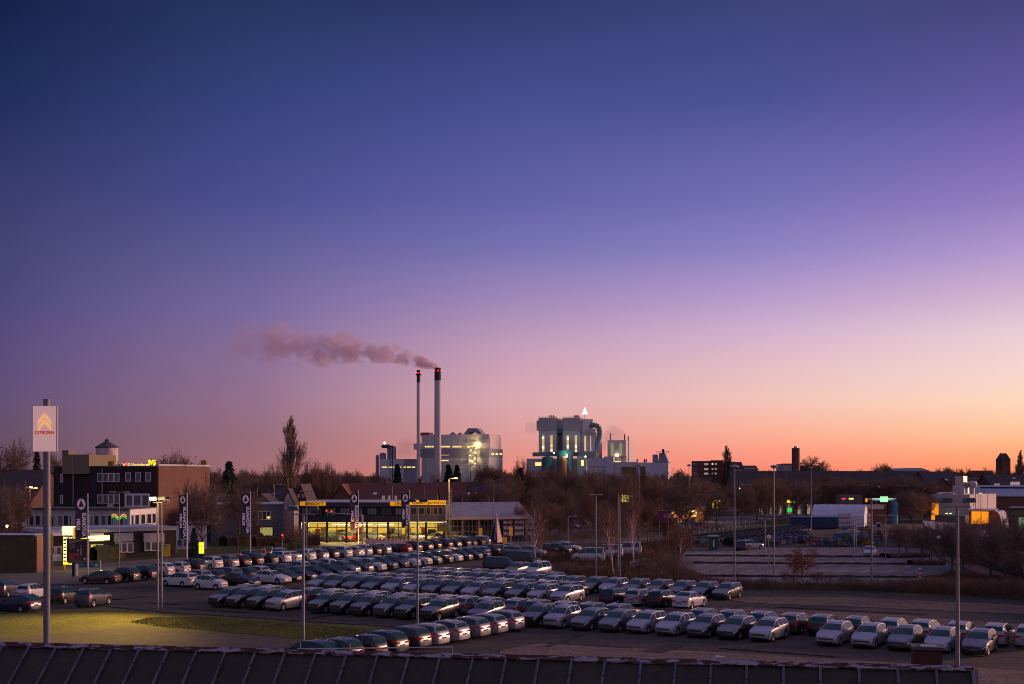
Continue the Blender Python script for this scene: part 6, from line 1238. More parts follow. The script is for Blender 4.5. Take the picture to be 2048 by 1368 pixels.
for k_, (v, u1) in enumerate(((.76, .36), (.67, .32), (.59, .14))): 
    for q in range(3): pic('text_line', [(.07 + (u1 - .07) * q / 3, v - .025), (.07 + (u1 - .07) * (q + .85) / 3, v - .025), (.07 + (u1 - .07) * (q + .85) / 3, v + .02), (.07 + (u1 - .07) * q / 3, v + .02)], m_fig, .018)
for p_, w_ in ((145, 4.5), (151, 1.6), (154.5, 1.6)): b.box('leg', m_black if p_ == 145 else MATS['flagpole_white'], p_ - 1, p_ - 1 + w_, 1126.5, None, .05, .25)
for q in (-.02, .62): 
    pass
b = B('sign_totem', 'glowing yellow totem sign with green writing and a column of price plates', 'sign', 124.5, 163, 0)
b.box('lit_cube', m_yellp, 124.5, 145, 1053, 1070.5, -.5, .6); text('letters', 'AUTO\nHOF', .62, mat('letter_green', (.1, .45, .12), .6, emit=(.25, .9, .3), estr=.7), b.root, (b.x(135), -.53, b.z(135, 1060.5)), align='CENTER', bold=.012, sx=.75)
b.box('cube_frame', mat('totem_orange', (.5, .25, .01), .5), 145.1, 147.5, 1055, 1077, -.4, .6); b.box('column', mat('totem_orange', (.5, .25, .01), .5), 126, 129, 1071, None, 0, .3); b.box('lit_column', m_yell, 126.2, 132, 1075, 1128, -.2, -.02)
for q in range(7): b.box('price_plate', m_whitee, 127.2, 131.5, 1075 + q * 7, 1078.5 + q * 7, -.28, -.21); b.box('price_gap', m_black, 127, 131.8, 1079 + q * 7, 1081.5 + q * 7, -.26, -.205)
b.box('lit_foot', m_yell, 126.2, 143, 1125.5, 1129, -.25, -.03); b.box('price_header', m_black, 129, 147, 1073, 1078, -.15, -.02)
text('letters', 'P7 24h', .32, m_whitee, b.root, (b.x(132.5), -.17, b.z(138, 1077)), sx=1.1)
lamp('POINT', P(135, 1062, 161), 160, (.95, 1, .3), .4); lamp('POINT', P(200, 1080, 161), 260, (1, .95, .3), .4)
b = B('banner_board', 'teal banner board with small white writing on the verge', 'banner', 154, 158, 0); b.box('board', mat('teal_board', (.01, .16, .19), .6), 154, 199, 1124.5, 1135, 0, .06); b.box('post', m_white, 199.5, 201.5, 1120, None, 0, .1); b.box('post', m_white, 153, 154, 1122, None, 0, .1); b.box('white_patch', m_frame, 190, 196, 1127.5, 1134, -.02, 0)
text('letters', 'Helfen, Laster lenken', .28, m_frame, b.root, (b.x(156), -.03, b.z(160, 1130.5)))
b = B('direction_sign', 'yellow direction sign board right of the close mast pair', 'road sign', 325.5, 172, 0); m_yb = mat('sign_board_yellow', (.55, .36, .01), .5); b.box('board', m_yb, 325.5, 340, 1088.5, 1113, 0, .08); b.box('post', m_galv, 333, 334, 1113.2, None, .02, .08); b.box('blue_panel', ym[7], 328, 333, 1090, 1093, -.02, 0)
for q in range(4): b.box('line', m_black, 328, 334 - q % 2, 1096.5 + q * 3.5, 1097.1 + q * 3.5, -.015, 0)
b = B('lit_ad_box', 'small glowing yellow-green advertising box by the big bare tree', 'sign', 397, 174, 0); b.box('box', emis('lit_limeyellow', (.85, 1, .03), 1.2), 397.5, 407, 1085, 1107, 0, .3); b.box('legs', m_black, 397.5, 408, 1107.3, None, .02, .28)
for q in (1, 2): b.box('divider', m_black, 397.4, 407.1, 1085 + q * 7.2, 1085.8 + q * 7.2, -.02, 0)
b = B('direction_sign', 'large yellow direction board with white header beside the showroom', 'road sign', 874, 214, 0); b.box('board', m_yb, 874, 895, 1049.5, 1063, 0, .1); b.box('header', m_frame, 874, 895, 1045.5, 1049.3, -.01, .1)
for p_ in (877, 891): b.box('post', m_galv, p_, p_ + 1, 1063.2, None, .02, .1)
b.box('blue_panel', mat('patch_violet', (.14, .13, .3), .6), 881, 891.5, 1050.5, 1053, -.03, 0); text('letters', 'ZENTRUM', .28, m_black, b.root, (b.x(880), -.03, b.z(880, 1049)))
b = B('round_sign', 'white notice board with a round red emblem near the queueing cars', 'road sign', 523, 168, 0); b.box('board', m_white, 523, 530.5, 1098, 1110.5, 0, .08); b.box('post', m_galv, 524.5, 525.3, 1110.7, None, .01, .07); mb = MB(); mb.tube((b.x(526.8), -.05, b.z(527, 1103)), (b.x(526.8), -.02, b.z(527, 1103)), .26, k=16); mb.build('emblem', mat('emblem_red2', (.35, .02, .03), .6), b.root)
b = B('notice_board', 'pale green information board behind the queueing cars', 'board', 528, 185, 0); b.box('board', mat('board_green', (.12, .16, .1), .6), 529, 543, 1092.5, 1101, 0, .06); b.box('post', MATS['flagpole_white'], 543.2, 544.5, 1092, None, 0, .1); b.box('post', m_galv, 528, 528.8, 1093, None, 0, .1)
# barrier
b = B('roadworks_barrier', 'red and white construction barrier before the head-on cars', 'barrier', 731, 222, 0); m_rw = mat('barrier_red', (.45, .03, .03), .6); m_bp = mat('barrier_pink', (.55, .42, .42), .7, 0, .5, 3.5)
b.box('mesh_panel', m_bp, 731, 851, 1080, 1089, .02, .08)
for q in range(30): b.box('stripe', m_rw if q % 2 else m_white, 731 + q * 4, 734.9 + q * 4, 1077.5, 1080, 0, .1)
for q in range(13): b.box('foot', m_black, 731 + q * 9.9, 731.7 + q * 9.9, 1080, None, .1, .16)
# traffic signals
def signal(px, py, D_, label, on='red', ybase=None, arm=None):
    k = D_ / F; X = (px - CX) * k; z_ = H + (YH - py) * k; root = empty('traffic_light', (X, D_, 0), label, 'traffic light', 'traffic signals by the showroom'); mb = MB(); mb.box(-.17, .17, -.1, .15, z_ - .5, z_ + .5); mb.build('housing', mat('signal_green', (.05, .07, .03), .6), root)
    for i, c_ in enumerate((m_red if on == 'red' else m_black, m_black, m_green if on == 'green' else m_black)): mb = MB(); mb.tube((0, -.2, z_ + .3 - i * .3), (0, -.1, z_ + .3 - i * .3), .12, k=10); mb.build('lens', c_, root)
    mb = MB()
    if arm: mb.tube((0, .1, z_), (arm, .1, z_ - .4), .06, k=6); mb.tube((arm, .1, z_ - .4), (arm, .1, 0), .09, k=6)
    else: mb.tube((0, .05, 0), (0, .05, z_ - .5), .05, k=6)
    mb.build('post', m_galv, root)
signal(565, 1074, 200, 'bright red pedestrian traffic light before the dark hedge'); signal(653, 1025, 205, 'hanging traffic light on the left end of the mast arm', arm=6.2); signal(663, 1026, 206, 'hanging traffic light beside the left one on the mast arm', arm=5.2)
lamp('POINT', P(565, 1074, 199), 60, (1, .05, .03), .1)
for px, py, lb in ((961, 1064, 'amber signal box on a post before the service shed'), (1022, 1063, 'dark amber signal box right of the advert pyramid'), (1010, 1094, 'orange cabinet beside the pyramid plinth')):
    p = G(px, py + (20 if px != 1010 else 0)); root = empty('signal_box', (p.x, p.y, 0), lb, 'signal box', 'amber boxes by the shed'); k = p.y / F; z_ = H + (YH - py) * k if px != 1010 else .8; mb = MB(); mb.box(-.35, .35, -.2, .2, max(.05, z_ - .8), z_ + .8 if px != 1010 else 1.7); mb.build('box', mat('box_amber', (.5, .22, .03), .6, emit=(1, .4, .05), estr=.12), root); mb = MB(); mb.tube((0, 0, 0), (0, 0, z_), .06, k=6); mb.build('post', m_galv, root)
b = B('company_board', 'plain magenta sign board on posts before the restaurant', 'sign', 1314, 211, 0); b.box('board', mat('magenta_board', (.16, .01, .06), .6), 1315, 1340, 1022, 1042, 0, .1); b.box('post', m_galv, 1318, 1319, 1042.2, None, .02, .08); b.box('post', m_galv, 1336, 1337, 1042.2, None, .02, .08)
text('letters', 'I O', .9, m_frame, b.root, (b.x(1327), -.03, b.z(1330, 1036)))
b = B('lit_billboard', 'glowing yellow square sign standing among the bare trees', 'sign', 1243, 255, 0); b.box('panel', emis('lit_gold', (1, .75, .06), 1.5), 1244, 1257, 990, 1004, 0, .3); b.box('post', m_galv, 1250, 1251, 1004.2, None, .05, .25)
b = B('arch_sign', 'yellow letter-shaped lit sign seen through the crown of a small tree', 'sign', 1426, 290, 0); mb = MB(); k = 290 / F
zc = b.z(1435, 1016); 
for sg in (0, 1):
    cx_ = b.x(1430 + sg * 8.5); pv = None
    for i in range(13): t_ = math.pi * i / 12; q = (cx_ - .5 * math.cos(t_), 0, zc + 1.75 * math.sin(t_) ** .8); 
    for i in range(13):
        t_ = math.pi * i / 12; q = (cx_ - .5 * math.cos(t_), 0, zc + 1.75 * max(0, math.sin(t_)) ** .8)
        if pv: mb.tube(pv, q, .17, k=6)
        pv = q
mb.build('letter', emis('arch_yellow', (1, .72, .03), 1.5), b.root); b.box('post', m_galv, 1434, 1435, 1017, None, 0, .2)
# white-footed posts along the grass strip
mpo = mat('stake', (.30, .22, .18), .8); n = 0
for px, py in ((1399, 1069), (1409.5, 1068), (1419.5, 1067), (1428.7, 1066), (1438.7, 1064.5), (1446.5, 1063.5), (1456, 1062), (1464.5, 1061.5), (1473, 1060.5), (1481.5, 1059.5), (1490.5, 1058), (1499, 1057), (1508, 1056.5), (1516, 1056), (1528.5, 1055)):
    p = G(px, py); root = empty('stake_post', (p.x, p.y, .06), 'thin post with white sleeve, %s from the left along the grass strip' % ordn(n), 'post', 'white-sleeved posts on the grass strip'); mb = MB(); mb.tube((0, 0, 0), (0, 0, 2.1), .035, k=5); mb.build('post', mpo, root); mb = MB(); mb.tube((0, 0, .45), (0, 0, .8), .11, k=8); mb.build('sleeve', m_white, root); n += 1
# fences
def fence(pts, h, label, gap=2.6, m_=None, wires=5):
    m_ = m_ or mat('fence_wire', (.03, .035, .035), .6); P_ = [G(*q) for q in pts]; root = empty('wire_fence', (P_[0].x, P_[0].y, 0), label, 'fence'); o0 = P_[0]; mw = MB(); cnt = 0
    for a_, b_ in zip(P_, P_[1:]):
        L_ = (b_ - a_).length; n = max(1, int(L_ / gap)); 
        for i in range(n):
            q = a_.lerp(b_, i / n) - o0
            if cnt < 100: mb = MB(); mb.tube((q.x, q.y, 0), (q.x, q.y, h), .035, k=5); mb.build('post', m_, root); cnt += 1
        for w in range(wires): z_ = .12 + (h - .15) * w / (wires - 1); mw.tube(a_ - o0 + Vector((0, 0, z_)), b_ - o0 + Vector((0, 0, z_)), .009, k=3, cap=False)
        n2 = int(L_ / .5)
        for i in range(n2): q = a_.lerp(b_, i / n2) - o0; mw.tube((q.x, q.y, .1), (q.x, q.y, h), .006, k=3, cap=False)
    mw.build('wire_mesh', m_, root)
fence([(1120, 1150), (1215, 1158), (1420, 1178), (1700, 1180), (2100, 1194), (2400, 1206)], 2.0, 'wire mesh fence with dark posts between car park and gravel lot')
fence([(1000, 1094), (1040, 1098), (1250, 1090), (1350, 1082)], 2.2, 'green wire fence with slim posts behind the white minibuses', 3.5)
fence([(1380, 1094), (1560, 1096), (1900, 1095)], 2.0, 'green wire fence between the storage yard and the empty car park', 4)
fence([(1300, 1064), (1400, 1060), (1560, 1040), (1640, 1038)], 2.4, 'tall wire fence behind the grass strip posts', 3.5)
mb = MB(); mb.tube((0, 0, 0), (0, 0, 1.5), .05, k=5); p = G(1840, 1160)
root = empty('warning_post', (p.x, p.y, 0), 'red and white striped warning post at the fence', 'post')
for i in range(5): mb = MB(); mb.box(-.16, .16, -.03, .03, .2 + i * .26, .46 + i * .26); mb.build('band', m_rw if i % 2 else m_white, root)
# ------------------------------------------------------------------ trees
TW = [2.0]
def rvec(r): return Vector((r.gauss(0, 1), r.gauss(0, 1), r.gauss(0, 1))).normalized()
def twig(mb, a, b, w, r):
    d = b - a; s = d.cross(rvec(r)); s = s.normalized() * w * TW[0] if s.length > 1e-5 else Vector((w, 0, 0)); n = len(mb.v)
    mb.v += [tuple(a - s), tuple(a + s), tuple(b)]; mb.f.append((n, n + 1, n + 2)); mb.m.append(0)
def gen(kind, seed):
    """unit tree 10 m high; returns trunk and crown meshes"""
    r = random.Random(seed); T, Cn = MB(), MB()
    def grow(p, d, L_, rad, lv, up, spread, nk, maxlv, tw):
        k = 4 if lv < 2 else 3; q = p; dd = d.copy(); pts = [p]
        for i in range(k):
            dd = (dd + rvec(r) * (.10 if lv == 0 else .2) + Vector((0, 0, up))).normalized(); q2 = q + dd * L_ / k
            r0 = rad * (1 - .75 * i / k); r1 = rad * (1 - .75 * (i + 1) / k)
            (T if lv < 2 else Cn).tube(q, q2, max(r0, .012), max(r1, .009), k=(7 if lv == 0 else 5 if lv == 1 else 3), cap=False); q = q2; pts.append(q)
        if lv >= maxlv:
            for i in range(tw):
                t = r.random() * len(pts[1:]); i0 = int(t); a = pts[i0].lerp(pts[i0 + 1], t - i0); v = (dd + rvec(r) * .9 + Vector((0, 0, .15))).normalized(); e = a + v * L_ * r.uniform(.25, .6)
                twig(Cn, a, e, .012, r)
                for _ in range(2): f = a.lerp(e, r.uniform(.3, .9)); twig(Cn, f, f + (v + rvec(r) * .8).normalized() * L_ * r.uniform(.12, .3), .009, r)
            return
        n = nk[lv]
        for i in range(n):
            t = (.35 if lv else .30) + (.62 * (i + r.random() * .6) / n); t = min(t, .99) * k; i0 = min(int(t), k - 1); a = pts[i0].lerp(pts[i0 + 1], t - i0)
            ax = dd.orthogonal().normalized(); ang = i * 2.4 + r.uniform(-.4, .4); ax = Matrix.Rotation(ang, 3, dd) @ ax
            sp = spread[lv] * r.uniform(.75, 1.2); nd = (dd * math.cos(sp) + ax * math.sin(sp)).normalized()
            if kind == 'poplar' and lv == 0:
                t = (.10 + .88 * (i + r.random()) / n) * k; t = min(t, k - .01); i0 = int(t); a = pts[i0].lerp(pts[i0 + 1], t - i0); sp = .34 * r.uniform(.7, 1.2); nd = (dd * math.cos(sp) + ax * math.sin(sp)).normalized(); grow(a, nd, L_ * .36 * (1.1 - .75 * t / k) * r.uniform(.8, 1.15), rad * .35, 1, up, spread, nk, maxlv, tw); continue
            grow(a, nd, L_ * r.uniform(.5, .72) * (1.15 - .35 * t / k if lv else 1), rad * .5, lv + 1, up, spread, nk, maxlv, tw)
    if kind == 'broad': grow(Vector((0, 0, 0)), Vector((0, 0, 1)), 5.6, .22, 0, .03, (.85, .75, .7), (13, 8, 7), 3, 9)
    elif kind == 'round': grow(Vector((0, 0, 0)), Vector((0, 0, 1)), 5.0, .22, 0, .02, (1.0, .8, .75), (15, 9, 7), 3, 9)
    elif kind == 'poplar': grow(Vector((0, 0, 0)), Vector((0, 0, 1)), 8.6, .17, 0, .10, (.28, .24, .22), (30, 8, 4), 3, 5)
    elif kind == 'birch':
        grow(Vector((0, 0, 0)), Vector((.06, 0, 1)), 8.8, .2, 0, .03, (.55, .6, .6), (14, 7, 4), 3, 6)
    elif kind == 'scrub':
        for i in range(9): a = i * .7; grow(Vector((.3 * math.cos(a), .3 * math.sin(a), 0)), Vector((math.cos(a) * .6, math.sin(a) * .6, 1)).normalized(), 6.0, .07, 1, .03, (.6, .6, .6), (5, 7, 5), 3, 8)
    elif kind == 'conifer':
        T.tube((0, 0, 0), (0, 0, 9.9), .16, .02, k=7)
        z = 1.0
        while z < 9.9:
            rad = 2.2 * (1 - z / 10) ** .8 + .12; n = int(9 + rad * 6)
            for i in range(n):
                a = r.random() * 6.28; rr_ = rad * r.uniform(.55, 1.05); b = Vector((math.cos(a) * rr_, math.sin(a) * rr_, z - rr_ * .22)); o_ = Vector((0, 0, z)); 
                for j in range(7):
                    q = o_.lerp(b, .2 + .8 * j / 6); v = (b - o_).normalized() * .32 + rvec(r) * .22 - Vector((0, 0, .12)); twig(Cn, q, q + v, .07, r)
            z += .26
    elif kind == 'leafy':
        grow(Vector((0, 0, 0)), Vector((0, 0, 1)), 6.4, .16, 0, .03, (.8, .7, .7), (9, 6, 4), 3, 3)
        vs = [Vector(v) for v in Cn.v]
        for i in range(3200): q = r.choice(vs) + rvec(r) * .18; twig(Cn, q, q + rvec(r) * .24, .09, r)
    return T, Cn
m_bark = mat('bark', (.11, .075, .06), .9, 0, .3, 2); m_twig = mat('twigs', (.17, .11, .085), .9, 0, .3, .6); m_bwhite = mat('birch_bark', (.72, .48, .42), .8, 0, .5, 2.5); m_twig2 = mat('twigs_russet', (.19, .10, .07), .9, 0, .3, .6)
m_need = mat('needles', (.022, .038, .022), .9, 0, .35, .8); m_leaf = mat('dry_leaves', (.24, .075, .03), .9, 0, .4, .8)
TP = {}
for kind, seeds, mt, mc in (('broad', (1, 2, 3), m_bark, m_twig), ('round', (4, 5), m_bark, m_twig2), ('poplar', (6, 7), m_bark, m_twig), ('birch', (8, 9, 10), m_bwhite, m_twig2), ('scrub', (11, 12), m_bark, m_twig2), ('conifer', (13,), m_bark, m_need), ('leafy', (14,), m_bark, m_leaf), ('broad_far', (21, 22), m_bark, m_twig), ('round_far', (23, 24), m_bark, m_twig2), ('poplar_far', (25,), m_bark, m_twig), ('conifer_far', (26,), m_bark, m_need)):
    TW[0] = 2.0 if kind == 'poplar_far' else 4.0 if 'far' in kind else .85 if kind == 'poplar' else 1.2 if kind == 'birch' else 1.5
    for s_ in seeds:
        T, Cn = gen(kind.replace('_far', ''), s_); mt_, mc_ = T.mesh('trunk', mt, True), Cn.mesh('crown', mc)
        zs = max(v.co.z for v in mc_.vertices); xs = sorted(abs(v.co.x) for v in mc_.vertices)[int(len(mc_.vertices) * .97)]
        TP.setdefault(kind, []).append((mt_, mc_, zs, xs))
trr = random.Random(21)
NM = {'broad': 'bare_tree', 'round': 'bare_tree', 'poplar': 'poplar', 'birch': 'birch', 'scrub': 'bare_shrub', 'conifer': 'conifer', 'leafy': 'dry_leaved_tree'}
CT = {'broad': 'tree', 'round': 'tree', 'poplar': 'tree', 'birch': 'tree', 'scrub': 'shrub', 'conifer': 'tree', 'leafy': 'tree'}
def tree(kind, px, ytop, w, label, D=None, base=None, group=None, lean=0):
    D_ = D or F * H / (base - YH); k = D_ / F; h = H + (YH - ytop) * k; kk = kind + '_far' if D_ > 380 and kind + '_far' in TP else kind; mt_, mc_, zs, xs = TP[kk][trr.randrange(len(TP[kk]))]
    o = empty(NM[kind], ((px - CX) * k, D_, 0), label, CT[kind], group, trr.uniform(0, 6.28)); sx = w * k / 2 / xs; sz = h / zs; o.scale = (sx, sx, sz)
    if lean: o.rotation_euler = (0, R(lean), 0)
    part('trunk', mt_, o); part('crown', mc_, o)
    # keep trunk girth believable when the crown is stretched
    return o
bt = 'bare trees on the left skyline'
TW[0] = 1.0
for k_, px, yt, w, D_, lb in (('broad', 12, 864, 100, 290, 'large bare tree at the left edge of the skyline'), ('conifer', 74, 903, 30, 300, 'dark conifer just left of the tall sign pole'), ('broad', 114, 890, 44, 320, 'bare tree between the sign pole and the office block'), ('broad', 188, 893, 40, 380, 'small bare crown behind the office roof beside the water tower'), ('round', 350, 889, 82, 300, 'round bare crown rising above the brick wing roof'), ('leafy', 395, 912, 36, 240, 'dark leafy crown at the right end of the brick wing roof'),
    ('broad', 28, 955, 80, 200, 'bare tree glowing orange under the street lamp'), ('broad', 6, 985, 50, 190, 'bare tree at the left edge below the brick building'),
    ('conifer', 458, 922, 44, 290, 'dark conifer behind the big bare tree near the brick wing'), ('broad', 428, 925, 38, 330, 'bare tree right of the brick wing on the skyline'), ('broad', 484, 929, 44, 340, 'bare tree right of the dark conifer on the skyline'), ('broad', 514, 935, 40, 350, 'small bare tree left of the oval crown'), ('broad', 551, 915, 52, 320, 'airy oval bare tree just left of the great poplar'),
    ('poplar', 582, 828, 46, 290, 'very tall dark poplar towering over the houses'), ('round', 622, 912, 48, 300, 'reddish bare tree right of the great poplar'), ('round', 648, 915, 40, 310, 'reddish bare tree, second right of the great poplar'), ('broad', 664, 918, 34, 320, 'airy bare tree, third right of the great poplar'), ('round', 700, 930, 50, 330, 'low round bare crown left of the grey silos'), ('broad', 732, 946, 40, 330, 'low bare tree below the grey silos'),
    ('conifer', 795, 927, 24, 420, 'conifer in front of the low plant hall'), ('conifer', 897, 928, 26, 420, 'left one of two dark conifers before the plant'), ('conifer', 914, 929, 24, 420, 'right one of two dark conifers before the plant'), ('birch', 870, 928, 30, 430, 'thin bare tree before the thick chimney'), ('broad', 770, 948, 30, 420, 'thin bare tree below the silos'),
    ('round', 985, 926, 66, 400, 'wide reddish bare crown right of the plant hall'), ('round', 960, 936, 36, 410, 'smaller reddish bare crown right of the two conifers'), ('round', 1041, 911, 52, 330, 'tall weeping bare tree left of the boiler house'), ('conifer', 1040, 935, 36, 300, 'dark conifer below the weeping bare tree'),
    ('broad', 1072, 932, 50, 330, 'bare tree before the low hall of the boiler house'), ('round', 1108, 925, 44, 340, 'bare tree before the teal tanks'), ('broad', 1140, 930, 56, 330, 'large bare tree before the orange silo'), ('round', 1185, 936, 70, 330, 'wide bare crown before the pale factory halls'), ('broad', 1232, 938, 52, 335, 'bare tree before the green-panelled hall'), ('round', 1262, 934, 40, 330, 'bare tree right of the green panel'), ('round', 1300, 940, 50, 340, 'bare tree before the square pale silo block'), ('broad', 1328, 952, 40, 330, 'bare tree left of the big oak'),
    ('broad', 1372, 932, 88, 235, 'big spreading oak beside the lit restaurant'),
    ('poplar', 1462, 890, 22, 600, 'thin poplar behind the skyline houses'), ('broad', 1622, 910, 60, 590, 'bare crown right of the round brick tower'), ('round', 1768, 923, 52, 620, 'round bare crown above the long warehouse roof'),
    ('round', 1876, 933, 20, 620, 'small bare crown right of the shallow dome hall'), ('round', 1899, 931, 28, 620, 'bare crown, second right of the shallow dome hall'), ('round', 1930, 934, 34, 620, 'bare crown, third right of the shallow dome hall'), ('broad', 1968, 933, 34, 640, 'bare crown left of the squat tower'), ('poplar', 2035, 899, 14, 650, 'thin poplar right of the squat tower'), ('poplar', 2001, 905, 12, 690, 'thin poplar hugging the left of the squat tower'), ('poplar', 2047, 922, 12, 640, 'thin poplar at the right frame edge')):
    tree(k_, px, yt, w, lb, D=D_, group='single trees of the skyline' if yt < 950 else None)
# dense belt of bare trees in the middle
belt = []
for x in range(960, 1345, 19): belt.append((x + trr.uniform(-9, 9), trr.uniform(938, 972), trr.uniform(30, 60), trr.uniform(255, 310), ('round', 'broad', 'round')[trr.randrange(3)]))
for x in range(1040, 1330, 26): belt.append((x + trr.uniform(-10, 10), trr.uniform(968, 1012), trr.uniform(30, 52), trr.uniform(215, 250), ('broad', 'round', 'scrub')[trr.randrange(3)]))
for i, (x, yt, w, D_, k_) in enumerate(sorted(belt)): tree(k_, x, yt, w, 'bare brown tree, %s from the left in the dense belt below the boiler house' % ordn(i), D=D_, group='bare trees of the middle belt')
n = 0
for x, yt, w, D_, k_ in ((690, 958, 60, 340, 'round'), (730, 955, 50, 350, 'broad'), (760, 955, 46, 350, 'round'), (820, 955, 46, 360, 'broad'), (850, 952, 50, 360, 'round'), (880, 955, 46, 355, 'round'), (925, 950, 50, 350, 'round'), (950, 955, 50, 340, 'broad'), (440, 945, 60, 330, 'round'), (500, 948, 56, 330, 'broad'), (535, 945, 56, 330, 'round'), (600, 945, 56, 320, 'round'), (640, 950, 60, 320, 'broad'), (610, 985, 40, 262, 'broad'), (640, 990, 44, 262, 'broad'), (935, 975, 50, 290, 'round'), (975, 985, 46, 270, 'round')):
    tree(k_, x, yt, w, 'bare tree behind the houses, %s listed from the plant side' % ordn(n) if False else 'bare crown behind the roofs, %s' % (('below the grey silos, right', 'below the grey silos, left', 'under the silo gantry', 'left of the thin chimney foot', 'at the thick chimney foot', 'below the two conifers', 'below the outside stair lamps', 'under the plant right corner', 'left behind the white gables', 'behind the skylight house', 'at the left foot of the great poplar', 'at the right foot of the great poplar', 'left of the long red roof', 'beside the brick gable with two windows', 'left of the dark steep gable', 'above the service shed', 'at the shed right end')[n]), D=D_, group='bare crowns behind the roofs'); n += 1
n = 0
for x, yt, w, b_, k_ in ((1435, 975, 60, 1060, 'broad'), (1483, 960, 70, 1052, 'broad'), (1520, 950, 60, 1048, 'round'), (1556, 955, 54, 1044, 'round'), (1592, 950, 64, 1040, 'broad'), (1648, 946, 70, 1016, 'round'), (1690, 952, 64, 1014, 'round'), (1735, 958, 56, 1012, 'broad')):
    tree(k_, x, yt, w, 'bare street tree, %s from the left in the row behind the yard' % ordn(n), base=b_, group='street trees behind the yard'); n += 1
for i, x in enumerate(range(1405, 1880, 34)): tree(('broad', 'round')[i % 2], x + trr.uniform(-8, 8), trr.uniform(944, 956), trr.uniform(54, 78), 'bare tree, %s from the left in the line before the long hall' % ordn(i), D=trr.uniform(340, 378), group='bare trees before the long hall')
tree('broad', 1822, 975, 84, 'spreading bare tree before the beige factory wall', base=1045); tree('broad', 1845, 980, 60, 'second bare tree before the beige factory wall', base=1048); tree('broad', 1800, 945, 80, 'bare crown before the long warehouse roof', D=420)
tree('broad', 402, 948, 96, 'big many-limbed bare tree before the brick wing', base=1112); tree('broad', 475, 955, 86, 'big bare tree left of the third banner flag', base=1100); tree('scrub', 595, 1040, 60, 'small bare tree before the showroom corner', base=1098); tree('birch', 546, 1010, 40, 'thin bare tree left of the red traffic light', D=240)
tree('conifer', 378 + 10, 1055, 24, 'small dark conifer behind the big many-limbed tree', D=178)
bi = 'slim birches above the gravel lot'
tree('birch', 1072, 990, 70, 'single leaning birch beside the dusty silver SUV', base=1128, group=bi, lean=-6); tree('birch', 1082, 1050, 20, 'thin birch stem right of the single leaning birch', base=1128, group=bi)
tree('birch', 1228, 985, 70, 'white-stemmed birch with forked leaning trunk left of the curved-head mast', base=1153, group=bi, lean=-7); tree('birch', 1268, 960, 60, 'long leaning birch right of the curved-head mast', base=1130, group=bi, lean=-7); tree('birch', 1268, 908, 50, 'tallest straight birch behind the rearmost minibus', base=1128, group=bi); tree('birch', 1322, 985, 50, 'slim birch before the magenta sign board', base=1068, group=bi, lean=-3); tree('birch', 1360, 1040, 40, 'thin young tree before the rusty-leaved shrub', base=1120, group=bi)
for x, yt, w, b_, lb in ((1798, 1040, 50, 1112, 'first'), (1812, 1046, 44, 1114, 'second'), (1845, 1040, 56, 1126, 'third'), (1862, 1050, 46, 1128, 'fourth')): tree('broad', x, yt, w, 'young bare tree on the shrub island, %s from the left' % lb, base=b_, group='young trees on the car park islands')
for x, yt, w, b_, lb in ((1903, 1030, 90, 1143, 'leftmost'), (1925, 1025, 90, 1145, 'second'), (1983, 1020, 110, 1163, 'third'), (2010, 1035, 110, 1170, 'fourth'), (2062, 1000, 130, 1190, 'rightmost')): tree('broad', x, yt, w, 'dark bare tree beside the brick footpath, %s from the left' % lb, base=b_, group='dark bare trees by the footpath')
tree('leafy', 1605, 1090, 62, 'rust-leaved tree standing in the hedge before the empty car park', base=1174); tree('leafy', 1352, 1052, 60, 'rust-leaved shrub left of the storage yard gate', base=1118)
sc = 'bare shrubs along the lot edge'
for i, (x, yt, w, b_) in enumerate(sorted(((1315, 1085, 90, 1160), (1345, 1100, 90, 1166), (1290, 1110, 60, 1150), (1130, 1120, 70, 1150), (1170, 1128, 60, 1152), (1195, 1125, 50, 1152), (1100, 1100, 40, 1120), (1375, 1130, 40, 1170), (1575, 1135, 40, 1174), (1640, 1135, 50, 1176), (1700, 1145, 60, 1180), (1760, 1152, 70, 1184), (1805, 1150, 60, 1184), (1860, 1145, 70, 1188), (1900, 1150, 80, 1190), (1950, 1150, 80, 1192), (2000, 1150, 70, 1196), (2035, 1150, 70, 1198), (1480, 1150, 60, 1176), (1530, 1152, 50, 1176), (1430, 1150, 50, 1176), (1420, 1040, 60, 1062), (1390, 1036, 50, 1060), (1560, 1025, 60, 1042), (1880, 1080, 70, 1112), (1940, 1080, 80, 1122), (2000, 1085, 80, 1136), (1160, 1060, 60, 1085), (1100, 1062, 60, 1085), (1220, 1062, 60, 1080)))):
    tree('scrub', x, yt, w, 'bare brown shrub, %s from the left along the fences right of the vans' % ordn(i), base=b_, group=sc)
